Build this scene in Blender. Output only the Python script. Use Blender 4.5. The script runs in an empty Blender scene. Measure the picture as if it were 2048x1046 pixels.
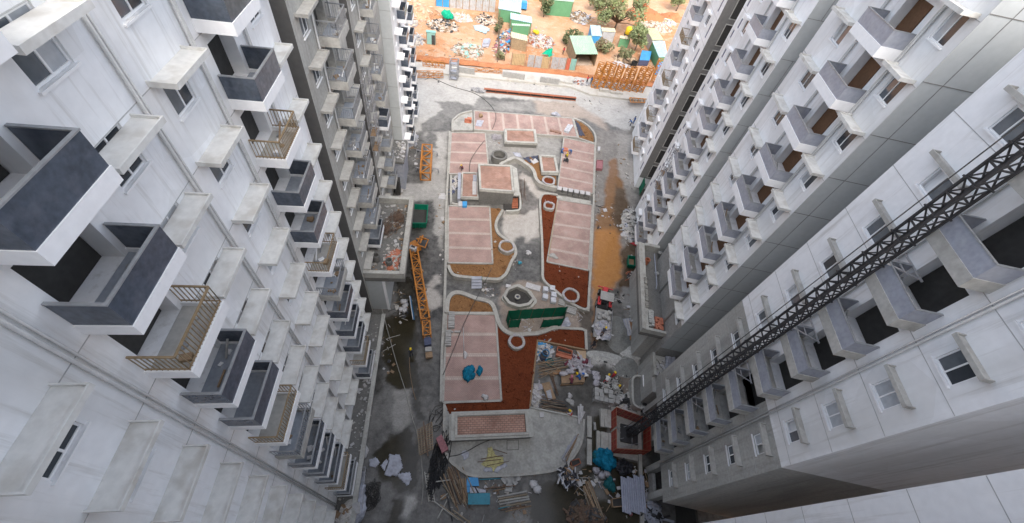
import bpy, math, random
import numpy as np
from mathutils import Vector, Matrix, noise
rnd = random.Random(7)
R = math.radians
S = bpy.context.scene
COL = S.collection

# ---------------------------------------------------------------- camera
CAM_H = 42.0
FPX = 787.0                                   # focal length in photograph pixels
AX = Vector((0.97627, 0.16956, 0.13471)); AU = Vector((-0.21656, 0.76440, 0.60728)); AW = Vector((0.0, 0.62204, -0.78298))
cam = bpy.data.cameras.new('camera'); camo = bpy.data.objects.new('camera', cam); COL.objects.link(camo)
m = Matrix.Identity(4)
for i in range(3):
    m[i][0] = AX[i]; m[i][1] = AU[i]; m[i][2] = -AW[i]
m[2][3] = CAM_H
camo.matrix_world = m
cam.sensor_fit = 'HORIZONTAL'; cam.sensor_width = 36.0; cam.lens = FPX * 36.0 / 2048.0
cam.clip_start = 0.1; cam.clip_end = 3000.0
S.camera = camo

# ---------------------------------------------------------------- sky and sun
SUN_EL, SUN_AZ = 50.0, 165.0                   # azimuth clockwise from +Y
w = bpy.data.worlds.new('World'); S.world = w; w.use_nodes = True
nt = w.node_tree; nt.nodes.clear()
sky = nt.nodes.new('ShaderNodeTexSky'); sky.sky_type = 'NISHITA'; sky.sun_disc = False
sky.sun_elevation = R(SUN_EL); sky.sun_rotation = R(SUN_AZ); sky.air_density = 1.0; sky.dust_density = 5.0; sky.ozone_density = 1.0
hs = nt.nodes.new('ShaderNodeHueSaturation'); hs.inputs['Saturation'].default_value = 0.55
bg = nt.nodes.new('ShaderNodeBackground'); bg.inputs['Strength'].default_value = 0.15
wo = nt.nodes.new('ShaderNodeOutputWorld')
nt.links.new(sky.outputs[0], hs.inputs['Color']); nt.links.new(hs.outputs[0], bg.inputs['Color']); nt.links.new(bg.outputs[0], wo.inputs['Surface'])
sl = bpy.data.lights.new('sun', 'SUN'); sl.energy = 0.55; sl.angle = R(75); sl.color = (1.0, 0.95, 0.88)
so = bpy.data.objects.new('sun', sl); COL.objects.link(so)
sd = Vector((math.sin(R(SUN_AZ)) * math.cos(R(SUN_EL)), math.cos(R(SUN_AZ)) * math.cos(R(SUN_EL)), math.sin(R(SUN_EL))))
so.rotation_euler = sd.to_track_quat('Z', 'Y').to_euler(); so.location = (60, 60, 120)
S.view_settings.view_transform = 'Standard'; S.view_settings.look = 'None'
S.view_settings.exposure = 1.68; S.view_settings.gamma = 1.0; S.view_settings.use_curve_mapping = False
S.render.engine = 'CYCLES'

# ---------------------------------------------------------------- survey: a sighted point on the level z -> plan position
def G(x, y, z=0.0):
    d = AX * ((x - 1024) / FPX) + AU * (-(y - 523) / FPX) + AW
    t = (z - CAM_H) / d.z
    return Vector((d.x * t, d.y * t, z))
def GP(pts, z=0.0): return [G(x, y, z) for x, y in pts]
LA = R(13.5); LC, LS = math.cos(LA), math.sin(LA)
def LN(u, n, z=0.0): return Vector((-LS * u + LC * n, LC * u + LS * n, z))   # frame of the left-hand block

# ---------------------------------------------------------------- materials
MATS = {}
def _nodes(name):
    mt = bpy.data.materials.new(name); mt.use_nodes = True
    t = mt.node_tree; b = t.nodes['Principled BSDF']; return mt, t, b
def M(name, col, rough=0.85, var=0.25, scale=0.5, fine=6.0, bump=0.0, metal=0.0, stain=None, stainamt=0.0, spec=0.3, alpha=1.0, streak=False, drip=0.0, dripcol=(0.3, 0.28, 0.25)):
    if name in MATS: return MATS[name]
    mt, t, b = _nodes(name); N, K = t.nodes, t.links
    geo = N.new('ShaderNodeNewGeometry'); src = geo.outputs['Position']
    if streak:
        mp = N.new('ShaderNodeMapping'); mp.inputs['Scale'].default_value = (1, 1, 0.18); K.new(src, mp.inputs[0]); src2 = mp.outputs[0]
    else: src2 = src
    n1 = N.new('ShaderNodeTexNoise'); n1.inputs['Scale'].default_value = scale; n1.inputs['Detail'].default_value = 5; n1.inputs['Roughness'].default_value = 0.62; K.new(src2, n1.inputs['Vector'])
    n2 = N.new('ShaderNodeTexNoise'); n2.inputs['Scale'].default_value = fine; n2.inputs['Detail'].default_value = 3; K.new(src, n2.inputs['Vector'])
    ad = N.new('ShaderNodeMath'); ad.operation = 'ADD'; K.new(n1.outputs[0], ad.inputs[0]); K.new(n2.outputs[0], ad.inputs[1])
    mr = N.new('ShaderNodeMapRange'); mr.inputs['From Min'].default_value = 0.6; mr.inputs['From Max'].default_value = 1.4
    mr.inputs['To Min'].default_value = 1 - var; mr.inputs['To Max'].default_value = 1 + var; K.new(ad.outputs[0], mr.inputs['Value'])
    vm = N.new('ShaderNodeVectorMath'); vm.operation = 'SCALE'; vm.inputs[0].default_value = col; K.new(mr.outputs[0], vm.inputs['Scale'])
    out = vm.outputs[0]
    if stain is not None:
        n3 = N.new('ShaderNodeTexNoise'); n3.inputs['Scale'].default_value = scale * 1.7; n3.inputs['Detail'].default_value = 6; K.new(src2, n3.inputs['Vector'])
        cr = N.new('ShaderNodeMapRange'); cr.inputs['From Min'].default_value = 0.5; cr.inputs['From Max'].default_value = 0.68; cr.inputs['To Max'].default_value = stainamt; K.new(n3.outputs[0], cr.inputs['Value'])
        mx = N.new('ShaderNodeMix'); mx.data_type = 'RGBA'; K.new(cr.outputs[0], mx.inputs[0]); K.new(out, mx.inputs[6]); mx.inputs[7].default_value = (*stain, 1); out = mx.outputs[2]
    if drip:
        m3 = N.new('ShaderNodeMapping'); m3.inputs['Scale'].default_value = (3.2, 3.2, 0.16); K.new(src, m3.inputs[0])
        n4 = N.new('ShaderNodeTexNoise'); n4.inputs['Scale'].default_value = 1.0; n4.inputs['Detail'].default_value = 5; n4.inputs['Roughness'].default_value = 0.7; K.new(m3.outputs[0], n4.inputs['Vector'])
        c4 = N.new('ShaderNodeMapRange'); c4.inputs['From Min'].default_value = 0.53; c4.inputs['From Max'].default_value = 0.72; c4.inputs['To Max'].default_value = drip; K.new(n4.outputs[0], c4.inputs['Value'])
        m4 = N.new('ShaderNodeMix'); m4.data_type = 'RGBA'; K.new(c4.outputs[0], m4.inputs[0]); K.new(out, m4.inputs[6]); m4.inputs[7].default_value = (*dripcol, 1); out = m4.outputs[2]
        n5 = N.new('ShaderNodeTexVoronoi'); n5.inputs['Scale'].default_value = 0.45; n5.inputs['Randomness'].default_value = 1.0; K.new(src, n5.inputs['Vector'])
        sp = N.new('ShaderNodeSeparateColor'); K.new(n5.outputs['Color'], sp.inputs[0])
        c5 = N.new('ShaderNodeMapRange'); c5.inputs['From Min'].default_value = 0.80; c5.inputs['From Max'].default_value = 0.82; c5.inputs['To Max'].default_value = 0.28; K.new(sp.outputs[0], c5.inputs['Value'])
        m5 = N.new('ShaderNodeMix'); m5.data_type = 'RGBA'; K.new(c5.outputs[0], m5.inputs[0]); K.new(out, m5.inputs[6]); m5.inputs[7].default_value = (col[0] * .78, col[1] * .77, col[2] * .74, 1); out = m5.outputs[2]
    K.new(out, b.inputs['Base Color'])
    b.inputs['Roughness'].default_value = rough; b.inputs['Metallic'].default_value = metal; b.inputs['Specular IOR Level'].default_value = spec
    if bump:
        bp = N.new('ShaderNodeBump'); bp.inputs['Strength'].default_value = bump; bp.inputs['Distance'].default_value = 0.05; K.new(n2.outputs[0], bp.inputs['Height']); K.new(bp.outputs[0], b.inputs['Normal'])
    if alpha < 1: b.inputs['Alpha'].default_value = alpha
    MATS[name] = mt; return mt
def M_brick(name, c1, c2, mortar, bw=0.3, bh=0.15, rot=0.0, rough=0.85, var=0.35, msize=0.02, wet=None, wetamt=0.0):
    mt, t, b = _nodes(name); N, K = t.nodes, t.links
    geo = N.new('ShaderNodeNewGeometry'); mp = N.new('ShaderNodeMapping'); mp.inputs['Rotation'].default_value = (0, 0, rot); K.new(geo.outputs['Position'], mp.inputs[0])
    br = N.new('ShaderNodeTexBrick'); br.inputs['Scale'].default_value = 1.0; br.inputs['Brick Width'].default_value = bw; br.inputs['Row Height'].default_value = bh
    br.inputs['Mortar Size'].default_value = msize; br.inputs['Color1'].default_value = (*c1, 1); br.inputs['Color2'].default_value = (*c2, 1); br.inputs['Mortar'].default_value = (*mortar, 1); br.inputs['Bias'].default_value = 0.0
    K.new(mp.outputs[0], br.inputs['Vector'])
    n1 = N.new('ShaderNodeTexNoise'); n1.inputs['Scale'].default_value = 0.55; n1.inputs['Detail'].default_value = 6; K.new(geo.outputs['Position'], n1.inputs['Vector'])
    mr = N.new('ShaderNodeMapRange'); mr.inputs['From Min'].default_value = 0.3; mr.inputs['From Max'].default_value = 0.7; mr.inputs['To Min'].default_value = 1 - var; mr.inputs['To Max'].default_value = 1 + var; K.new(n1.outputs[0], mr.inputs['Value'])
    vm = N.new('ShaderNodeVectorMath'); vm.operation = 'SCALE'; K.new(br.outputs['Color'], vm.inputs[0]); K.new(mr.outputs[0], vm.inputs['Scale'])
    out = vm.outputs[0]
    if wet is not None:
        n3 = N.new('ShaderNodeTexNoise'); n3.inputs['Scale'].default_value = 0.9; n3.inputs['Detail'].default_value = 7; n3.inputs['Roughness'].default_value = 0.65; K.new(geo.outputs['Position'], n3.inputs['Vector'])
        cr = N.new('ShaderNodeMapRange'); cr.inputs['From Min'].default_value = 0.52; cr.inputs['From Max'].default_value = 0.7; cr.inputs['To Max'].default_value = wetamt; K.new(n3.outputs[0], cr.inputs['Value'])
        mx = N.new('ShaderNodeMix'); mx.data_type = 'RGBA'; K.new(cr.outputs[0], mx.inputs[0]); K.new(out, mx.inputs[6]); mx.inputs[7].default_value = (*wet, 1); out = mx.outputs[2]
    K.new(out, b.inputs['Base Color']); b.inputs['Roughness'].default_value = rough; b.inputs['Specular IOR Level'].default_value = 0.3
    bp = N.new('ShaderNodeBump'); bp.inputs['Strength'].default_value = 0.4; bp.inputs['Distance'].default_value = 0.02; bp.invert = True; K.new(br.outputs['Fac'], bp.inputs['Height']); K.new(bp.outputs[0], b.inputs['Normal'])
    MATS[name] = mt; return mt
def M_corr(name, col, rot, pitch=0.2, rough=0.5, var=0.15, metal=0.0, rust=None):
    mt, t, b = _nodes(name); N, K = t.nodes, t.links
    geo = N.new('ShaderNodeNewGeometry')
    n1 = N.new('ShaderNodeTexNoise'); n1.inputs['Scale'].default_value = 0.9; n1.inputs['Detail'].default_value = 6; K.new(geo.outputs['Position'], n1.inputs['Vector'])
    mr = N.new('ShaderNodeMapRange'); mr.inputs['From Min'].default_value = 0.3; mr.inputs['From Max'].default_value = 0.7; mr.inputs['To Min'].default_value = 1 - var; mr.inputs['To Max'].default_value = 1 + var; K.new(n1.outputs[0], mr.inputs['Value'])
    vm = N.new('ShaderNodeVectorMath'); vm.operation = 'SCALE'; vm.inputs[0].default_value = col; K.new(mr.outputs[0], vm.inputs['Scale']); out = vm.outputs[0]
    if rust:
        cr = N.new('ShaderNodeMapRange'); cr.inputs['From Min'].default_value = 0.54; cr.inputs['From Max'].default_value = 0.68; cr.inputs['To Max'].default_value = 0.8; K.new(n1.outputs[0], cr.inputs['Value'])
        mx = N.new('ShaderNodeMix'); mx.data_type = 'RGBA'; K.new(cr.outputs[0], mx.inputs[0]); K.new(out, mx.inputs[6]); mx.inputs[7].default_value = (*rust, 1); out = mx.outputs[2]
    K.new(out, b.inputs['Base Color']); b.inputs['Roughness'].default_value = rough; b.inputs['Metallic'].default_value = metal
    MATS[name] = mt; return mt

M('white_paint', (0.80, 0.805, 0.81), 0.8, 0.07, 0.25, 3.0, streak=True, stain=(0.5, 0.49, 0.46), stainamt=0.45, drip=0.5, dripcol=(0.42, 0.40, 0.36))
M('white_trim', (0.82, 0.82, 0.82), 0.75, 0.06, 0.5, 4.0)
M('chajja', (0.62, 0.615, 0.585), 0.85, 0.15, 0.8, 4.0, stain=(0.4, 0.37, 0.32), stainamt=0.5)
M('bare_render', (0.38, 0.375, 0.35), 0.9, 0.25, 0.35, 5.0, streak=True, stain=(0.22, 0.215, 0.2), stainamt=0.6, drip=0.45, dripcol=(0.17, 0.165, 0.15))
M('bare_slab', (0.42, 0.41, 0.38), 0.9, 0.22, 0.8, 5.0, stain=(0.27, 0.255, 0.23), stainamt=0.5)
M('grey_paint', (0.43, 0.45, 0.45), 0.8, 0.08, 0.2, 3.0, streak=True)
M('slot_shade', (0.115, 0.112, 0.108), 0.85, 0.15, 0.3, 3.0, streak=True)  # dark wall colour that carries the shade of the narrow slots
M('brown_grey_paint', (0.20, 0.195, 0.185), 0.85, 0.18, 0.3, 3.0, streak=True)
M('block_wall', (0.29, 0.285, 0.27), 0.95, 0.3, 0.7, 6.0)
M('concrete', (0.38, 0.375, 0.345), 0.9, 0.25, 0.6, 6.0, stain=(0.24, 0.23, 0.2), stainamt=0.6)
M('kerb_concrete', (0.35, 0.34, 0.31), 0.9, 0.25, 0.8, 6.0, stain=(0.25, 0.235, 0.2), stainamt=0.5)
M('dark_concrete', (0.15, 0.147, 0.137), 0.9, 0.3, 0.6, 6.0)
M('glass_dark', (0.035, 0.042, 0.05), 0.15, 0.2, 0.5, 2.0, spec=0.6)
M('glass_film', (0.42, 0.44, 0.46), 0.3, 0.2, 0.8, 4.0)
M('glass_sky', (0.11, 0.125, 0.14), 0.08, 0.2, 0.8, 4.0, spec=0.8)
M('glass_tint', (0.07, 0.085, 0.11), 0.22, 0.35, 1.2, 6.0, spec=0.5, stain=(0.14, 0.15, 0.18), stainamt=0.4)
M('panel_grey', (0.30, 0.315, 0.36), 0.45, 0.2, 0.9, 5.0, stain=(0.42, 0.43, 0.45), stainamt=0.4)
M('steel_rail', (0.33, 0.34, 0.35), 0.5, 0.2, 1.0, 6.0, metal=0.4)
M('brown_rail', (0.26, 0.19, 0.11), 0.7, 0.25, 1.0, 6.0)
M('door_brown', (0.16, 0.085, 0.045), 0.7, 0.25, 1.0, 6.0)
M('blue_strip', (0.055, 0.06, 0.14), 0.35, 0.15, 1.0, 4.0)
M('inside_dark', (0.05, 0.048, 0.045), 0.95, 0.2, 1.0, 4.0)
M('joint_grey', (0.40, 0.40, 0.39), 0.9, 0.2, 1.0, 4.0)
M('pipe_grey', (0.48, 0.48, 0.47), 0.6, 0.12, 1.0, 4.0); M('timber_scrap', (0.30, 0.21, 0.13), 0.9, 0.3, 2.0, 6.0); M('cement_scrap', (0.36, 0.355, 0.34), 0.9, 0.3, 2.0, 6.0)
M('tile_floor', (0.30, 0.33, 0.37), 0.6, 0.2, 1.0, 6.0)

# ---------------------------------------------------------------- mesh building
def setp(o, label=None, cat=None, group=None, kind=None):
    if label: o['label'] = label
    if cat: o['category'] = cat
    if group: o['group'] = group
    if kind: o['kind'] = kind
    return o
TF = {}
def thing(name, label, cat, loc=(0, 0, 0), rz=0.0, group=None, kind=None):
    o = bpy.data.objects.new(name, None); COL.objects.link(o); o.empty_display_size = 0.3
    o.location = loc; o.rotation_euler = (0, 0, rz)
    TF[o.name] = Matrix.Translation(Vector(loc)) @ Matrix.Rotation(rz, 4, 'Z')
    return setp(o, label, cat, group, kind)
class MB:
    def __init__(s): s.v = []; s.f = []; s.mi = []; s.cm = 0
    def add(s, vs, fs):
        b = len(s.v); s.v.extend([tuple(p) for p in vs]); s.f.extend([tuple(b + i for i in f) for f in fs]); s.mi.extend([s.cm] * len(fs)); return s
    def box(s, x0, x1, y0, y1, z0, z1):
        return s.add([(x0, y0, z0), (x1, y0, z0), (x1, y1, z0), (x0, y1, z0), (x0, y0, z1), (x1, y0, z1), (x1, y1, z1), (x0, y1, z1)],
                     [(0, 3, 2, 1), (4, 5, 6, 7), (0, 1, 5, 4), (1, 2, 6, 5), (2, 3, 7, 6), (3, 0, 4, 7)])
    def cbox(s, c, sz, rz=0.0, rx=0.0, ry=0.0):
        mt = Matrix.Translation(Vector(c)) @ Matrix.Rotation(rz, 4, 'Z') @ Matrix.Rotation(ry, 4, 'Y') @ Matrix.Rotation(rx, 4, 'X')
        hx, hy, hz = sz[0] / 2, sz[1] / 2, sz[2] / 2
        vs = [mt @ Vector(p) for p in [(-hx, -hy, -hz), (hx, -hy, -hz), (hx, hy, -hz), (-hx, hy, -hz), (-hx, -hy, hz), (hx, -hy, hz), (hx, hy, hz), (-hx, hy, hz)]]
        return s.add(vs, [(0, 3, 2, 1), (4, 5, 6, 7), (0, 1, 5, 4), (1, 2, 6, 5), (2, 3, 7, 6), (3, 0, 4, 7)])
    def prism(s, poly, z0, z1):
        P = [Vector((p[0], p[1], 0)) for p in poly]; n = len(P)
        ar = sum(P[i].x * P[(i + 1) % n].y - P[(i + 1) % n].x * P[i].y for i in range(n))
        if ar < 0: P.reverse()
        vs = [(p.x, p.y, z0) for p in P] + [(p.x, p.y, z1) for p in P]
        fs = [tuple(range(n - 1, -1, -1)), tuple(range(n, 2 * n))] + [(i, (i + 1) % n, n + (i + 1) % n, n + i) for i in range(n)]
        return s.add(vs, fs)
    def beam(s, p, q, wd, ht=None, up=(0, 0, 1)):
        p, q = Vector(p), Vector(q); ht = wd if ht is None else ht
        d = (q - p); L = d.length
        if L < 1e-6: return s
        d /= L; up = Vector(up)
        if abs(d.dot(up)) > 0.95: up = Vector((0, 1, 0)) if abs(d.y) < 0.9 else Vector((1, 0, 0))
        x = d.cross(up).normalized() * (wd / 2); y = x.cross(d).normalized() * (ht / 2)
        return s.add([p - x - y, p + x - y, p + x + y, p - x + y, q - x - y, q + x - y, q + x + y, q - x + y],
                     [(0, 1, 2, 3), (7, 6, 5, 4), (0, 4, 5, 1), (1, 5, 6, 2), (2, 6, 7, 3), (3, 7, 4, 0)])
    def tube(s, pts, r, n=6, r2=None, cap=True):
        pts = [Vector(p) for p in pts]; rings = []; b0 = len(s.v)
        for i, p in enumerate(pts):
            d = (pts[min(i + 1, len(pts) - 1)] - pts[max(i - 1, 0)]).normalized()
            up = Vector((0, 0, 1)) if abs(d.z) < 0.9 else Vector((1, 0, 0))
            x = d.cross(up).normalized(); y = d.cross(x).normalized()
            rr = r if r2 is None else r + (r2 - r) * i / max(1, len(pts) - 1)
            if callable(r): rr = r(i / max(1, len(pts) - 1))
            rings.append([p + x * (rr * math.cos(2 * math.pi * k / n)) + y * (rr * math.sin(2 * math.pi * k / n)) for k in range(n)])
        vs = [q for g in rings for q in g]; fs = []
        for i in range(len(rings) - 1):
            for k in range(n): fs.append((i * n + k, i * n + (k + 1) % n, (i + 1) * n + (k + 1) % n, (i + 1) * n + k))
        if cap: fs += [tuple(range(n - 1, -1, -1)), tuple((len(rings) - 1) * n + k for k in range(n))]
        return s.add(vs, fs)
    def pipe(s, p, q, r, wall=0.2, n=10):
        """hollow tube from p to q"""
        p, q = Vector(p), Vector(q); d = (q - p).normalized(); up = Vector((0, 0, 1)) if abs(d.z) < 0.9 else Vector((1, 0, 0))
        x = d.cross(up).normalized(); y = d.cross(x).normalized(); vs = []
        for c_, rr in ((p, r), (q, r), (q, r * (1 - wall)), (p, r * (1 - wall))):
            vs += [c_ + x * (rr * math.cos(2 * math.pi * k / n)) + y * (rr * math.sin(2 * math.pi * k / n)) for k in range(n)]
        fs = []
        for g in range(4):
            for k in range(n): fs.append((g * n + k, g * n + (k + 1) % n, ((g + 1) % 4) * n + (k + 1) % n, ((g + 1) % 4) * n + k))
        return s.add(vs, fs)
    def ribbon(s, path, wd, z0, z1, closed=False, off=0.0):
        """a wall of width wd along a plan path (mitred), from z0 to z1"""
        P = [Vector((p[0], p[1])) for p in path]; n = len(P); Lf, Rt = [], []
        for i in range(n):
            if closed: a, b = P[i - 1], P[(i + 1) % n]
            else: a, b = P[max(i - 1, 0)], P[min(i + 1, n - 1)]
            d1 = (P[i] - a); d2 = (b - P[i])
            if d1.length < 1e-6: d1 = d2
            if d2.length < 1e-6: d2 = d1
            d1.normalize(); d2.normalize(); nn = Vector((-d1.y - d2.y, d1.x + d2.x))
            if nn.length < 1e-6: nn = Vector((-d1.y, d1.x))
            nn.normalize(); k = 1 / max(0.4, nn.dot(Vector((-d1.y, d1.x))))
            Lf.append(P[i] + nn * k * (wd / 2 + off)); Rt.append(P[i] - nn * k * (wd / 2 - off))
        m_ = n if closed else n - 1; vs = []
        for i in range(n): vs += [(Lf[i].x, Lf[i].y, z0), (Rt[i].x, Rt[i].y, z0), (Rt[i].x, Rt[i].y, z1), (Lf[i].x, Lf[i].y, z1)]
        fs = []
        for i in range(m_):
            a = 4 * i; b = 4 * ((i + 1) % n)
            for k in range(4): fs.append((a + k, b + k, b + (k + 1) % 4, a + (k + 1) % 4))
        if not closed: fs += [(0, 1, 2, 3), (4 * n - 1, 4 * n - 2, 4 * n - 3, 4 * n - 4)]
        return s.add(vs, fs)
    def blob(s, c, rad, sub=2, jit=0.2, seed=0, flat=None, sc=1.2):
        import bmesh
        bm = bmesh.new(); bmesh.ops.create_icosphere(bm, subdivisions=sub, radius=1.0)
        c = Vector(c); vs = []
        for v in bm.verts:
            k = 1 + jit * noise.noise(v.co * sc + Vector((seed * 7.3, seed * 3.1, seed)))*2
            p = Vector((v.co.x * rad[0] * k, v.co.y * rad[1] * k, v.co.z * rad[2] * k))
            if flat is not None and p.z < flat: p.z = flat
            vs.append(c + p)
        fs = [tuple(v.index for v in f.verts) for f in bm.faces]; bm.free()
        return s.add(vs, fs)
    def build(s, name, mat, parent=None, label=None, cat=None, group=None, kind=None, smooth=False, world=True):
        """one mesh object; vertices are in plan coordinates unless world is False (then local to the parent)"""
        me = bpy.data.meshes.new(name); vs = s.v; loc = None
        if parent is not None and world:
            inv = TF[parent.name].inverted(); vs = [tuple(inv @ Vector(p)) for p in vs]
        elif parent is None:
            a = np.array(vs); loc = Vector(((a[:, 0].min() + a[:, 0].max()) / 2, (a[:, 1].min() + a[:, 1].max()) / 2, a[:, 2].min()))
            vs = [(p[0] - loc.x, p[1] - loc.y, p[2] - loc.z) for p in vs]
        me.from_pydata(vs, [], s.f)
        for mm in (mat if isinstance(mat, (list, tuple)) else [mat]): me.materials.append(MATS[mm] if isinstance(mm, str) else mm)
        if any(s.mi): me.polygons.foreach_set('material_index', s.mi)
        if smooth: me.polygons.foreach_set('use_smooth', [True] * len(s.f))
        o = bpy.data.objects.new(name, me); COL.objects.link(o)
        if parent is not None:
            o.parent = parent; TF[o.name] = TF[parent.name]
        else:
            o.location = loc; TF[o.name] = Matrix.Translation(loc)
        return setp(o, label, cat, group, kind)
    def mesh(s, name, mat, smooth=False):
        me = bpy.data.meshes.new(name); me.from_pydata([tuple(p) for p in s.v], [], s.f)
        for mm in (mat if isinstance(mat, (list, tuple)) else [mat]): me.materials.append(MATS[mm])
        if any(s.mi): me.polygons.foreach_set('material_index', s.mi)
        if smooth: me.polygons.foreach_set('use_smooth', [True] * len(s.f))
        return me
def inst(name, me, parent, loc=(0, 0, 0), rz=0.0, kind=None):
    """a child that shares mesh data, placed in the parent's own space"""
    o = bpy.data.objects.new(name, me); COL.objects.link(o); o.parent = parent; o.location = loc; o.rotation_euler = (0, 0, rz)
    TF[o.name] = TF.get(parent.name, Matrix.Identity(4)) @ Matrix.Translation(Vector(loc)) @ Matrix.Rotation(rz, 4, 'Z')
    if kind: o['kind'] = kind
    return o
def copy_tree(o, parent=None, loc=None, rz=None, label=None):
    c = o.copy(); COL.objects.link(c); c.parent = parent
    if loc is not None: c.location = loc
    if rz is not None: c.rotation_euler = (c.rotation_euler.x, c.rotation_euler.y, rz)
    if label: c['label'] = label
    for ch in [q for q in bpy.data.objects if q.parent == o]: copy_tree(ch, c)
    return c
def smooth_path(pts, n=6, closed=False):
    """Catmull-Rom through plan points"""
    P = [Vector((p[0], p[1], p[2] if len(p) > 2 else 0)) for p in pts]; out = []; N_ = len(P)
    for i in range(N_ if closed else N_ - 1):
        p0 = P[i - 1] if (closed or i > 0) else P[0]; p1 = P[i]; p2 = P[(i + 1) % N_]; p3 = P[(i + 2) % N_] if (closed or i + 2 < N_) else P[-1]
        for k in range(n):
            t = k / n; out.append(0.5 * ((2 * p1) + (p2 - p0) * t + (2 * p0 - 5 * p1 + 4 * p2 - p3) * t * t + (3 * p1 - p0 - 3 * p2 + p3) * t ** 3))
    if not closed: out.append(P[-1])
    return out
# ================================================================ GROUND
def M_ground():
    mt, t, b = _nodes('yard_concrete'); N, K = t.nodes, t.links
    geo = N.new('ShaderNodeNewGeometry'); P = geo.outputs['Position']
    at = N.new('ShaderNodeAttribute'); at.attribute_name = 'cover'; sep = N.new('ShaderNodeSeparateColor'); K.new(at.outputs['Color'], sep.inputs[0])
    def nz(sc, det=6, ro=0.6):
        n = N.new('ShaderNodeTexNoise'); n.inputs['Scale'].default_value = sc; n.inputs['Detail'].default_value = det; n.inputs['Roughness'].default_value = ro; K.new(P, n.inputs['Vector']); return n.outputs[0]
    def mrange(v, a, b_, c, d):
        r_ = N.new('ShaderNodeMapRange'); r_.inputs['From Min'].default_value = a; r_.inputs['From Max'].default_value = b_; r_.inputs['To Min'].default_value = c; r_.inputs['To Max'].default_value = d; K.new(v, r_.inputs['Value']); return r_.outputs[0]
    def mix(f, a, b_):
        mx = N.new('ShaderNodeMix'); mx.data_type = 'RGBA'; K.new(f, mx.inputs[0])
        for i, v in ((6, a), (7, b_)):
            if isinstance(v, tuple): mx.inputs[i].default_value = (*v, 1)
            else: K.new(v, mx.inputs[i])
        return mx.outputs[2]
    def math_(op, a, b_):
        n = N.new('ShaderNodeMath'); n.operation = op; n.use_clamp = True
        for i, v in enumerate((a, b_)):
            if isinstance(v, (int, float)): n.inputs[i].default_value = v
            else: K.new(v, n.inputs[i])
        return n.outputs[0]
    n_big, n_mid, n_fine = nz(0.35), nz(1.6), nz(7.0, 4)
    tone = math_('ADD', sep.outputs[0], mrange(n_mid, 0.25, 0.75, -0.13, 0.13))
    tone = math_('ADD', tone, mrange(n_big, 0.3, 0.7, -0.10, 0.10))
    base = mix(tone, (0.032, 0.030, 0.027), (0.47, 0.455, 0.425))
    base = mix(sep.outputs[1], base, mix(mrange(n_mid, 0.3, 0.7, 0, 1), (0.33, 0.15, 0.045), (0.40, 0.19, 0.062)))
    base = mix(sep.outputs[2], base, mix(mrange(n_big, 0.3, 0.7, 0, 1), (0.022, 0.018, 0.010), (0.045, 0.039, 0.024)))
    sc = N.new('ShaderNodeVectorMath'); sc.operation = 'SCALE'; K.new(base, sc.inputs[0]); K.new(mrange(n_fine, 0.25, 0.75, 0.78, 1.22), sc.inputs['Scale'])
    K.new(sc.outputs[0], b.inputs['Base Color'])
    rg = mrange(sep.outputs[0], 0.05, 0.5, 0.28, 0.88); mxw = math_('MAXIMUM', sep.outputs[2], sep.outputs[1])
    rr = N.new('ShaderNodeMix'); rr.data_type = 'FLOAT'; K.new(mxw, rr.inputs[0]); K.new(rg, rr.inputs[2]); rr.inputs[3].default_value = 0.1; K.new(rr.outputs[0], b.inputs['Roughness'])
    b.inputs['Specular IOR Level'].default_value = 0.35
    bp = N.new('ShaderNodeBump'); bp.inputs['Strength'].default_value = 0.25; bp.inputs['Distance'].default_value = 0.03
    hh = math_('MULTIPLY', n_fine, mrange(mxw, 0, 1, 1, 0.05)); K.new(hh, bp.inputs['Height']); K.new(bp.outputs[0], b.inputs['Normal'])
    MATS['yard_concrete'] = mt
M_ground()
def M_earth(name, c1, c2, c3):
    mt, t, b = _nodes(name); N, K = t.nodes, t.links
    geo = N.new('ShaderNodeNewGeometry'); P = geo.outputs['Position']; o = None
    ns = []
    for sc, d in ((0.06, 5), (0.5, 7), (5.0, 5)):
        n = N.new('ShaderNodeTexNoise'); n.inputs['Scale'].default_value = sc; n.inputs['Detail'].default_value = d; n.inputs['Roughness'].default_value = 0.65; K.new(P, n.inputs['Vector']); ns.append(n.outputs[0])
    def mr(v, a, b_, c=0, d=1):
        r_ = N.new('ShaderNodeMapRange'); r_.inputs['From Min'].default_value = a; r_.inputs['From Max'].default_value = b_; r_.inputs['To Min'].default_value = c; r_.inputs['To Max'].default_value = d; K.new(v, r_.inputs['Value']); return r_.outputs[0]
    mx = N.new('ShaderNodeMix'); mx.data_type = 'RGBA'; K.new(mr(ns[0], 0.4, 0.62), mx.inputs[0]); mx.inputs[6].default_value = (*c1, 1); mx.inputs[7].default_value = (*c2, 1)
    m2 = N.new('ShaderNodeMix'); m2.data_type = 'RGBA'; K.new(mr(ns[1], 0.48, 0.66, 0, 0.7), m2.inputs[0]); K.new(mx.outputs[2], m2.inputs[6]); m2.inputs[7].default_value = (*c3, 1)
    vm = N.new('ShaderNodeVectorMath'); vm.operation = 'SCALE'; K.new(m2.outputs[2], vm.inputs[0]); K.new(mr(ns[2], 0.3, 0.7, 0.75, 1.2), vm.inputs['Scale'])
    K.new(vm.outputs[0], b.inputs['Base Color']); b.inputs['Roughness'].default_value = 0.95; b.inputs['Specular IOR Level'].default_value = 0.15
    bp = N.new('ShaderNodeBump'); bp.inputs['Strength'].default_value = 0.6; bp.inputs['Distance'].default_value = 0.12; K.new(ns[2], bp.inputs['Height']); K.new(bp.outputs[0], b.inputs['Normal'])
    MATS[name] = mt
M_earth('orange_earth', (0.40, 0.20, 0.10), (0.47, 0.30, 0.19), (0.50, 0.37, 0.27))
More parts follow.
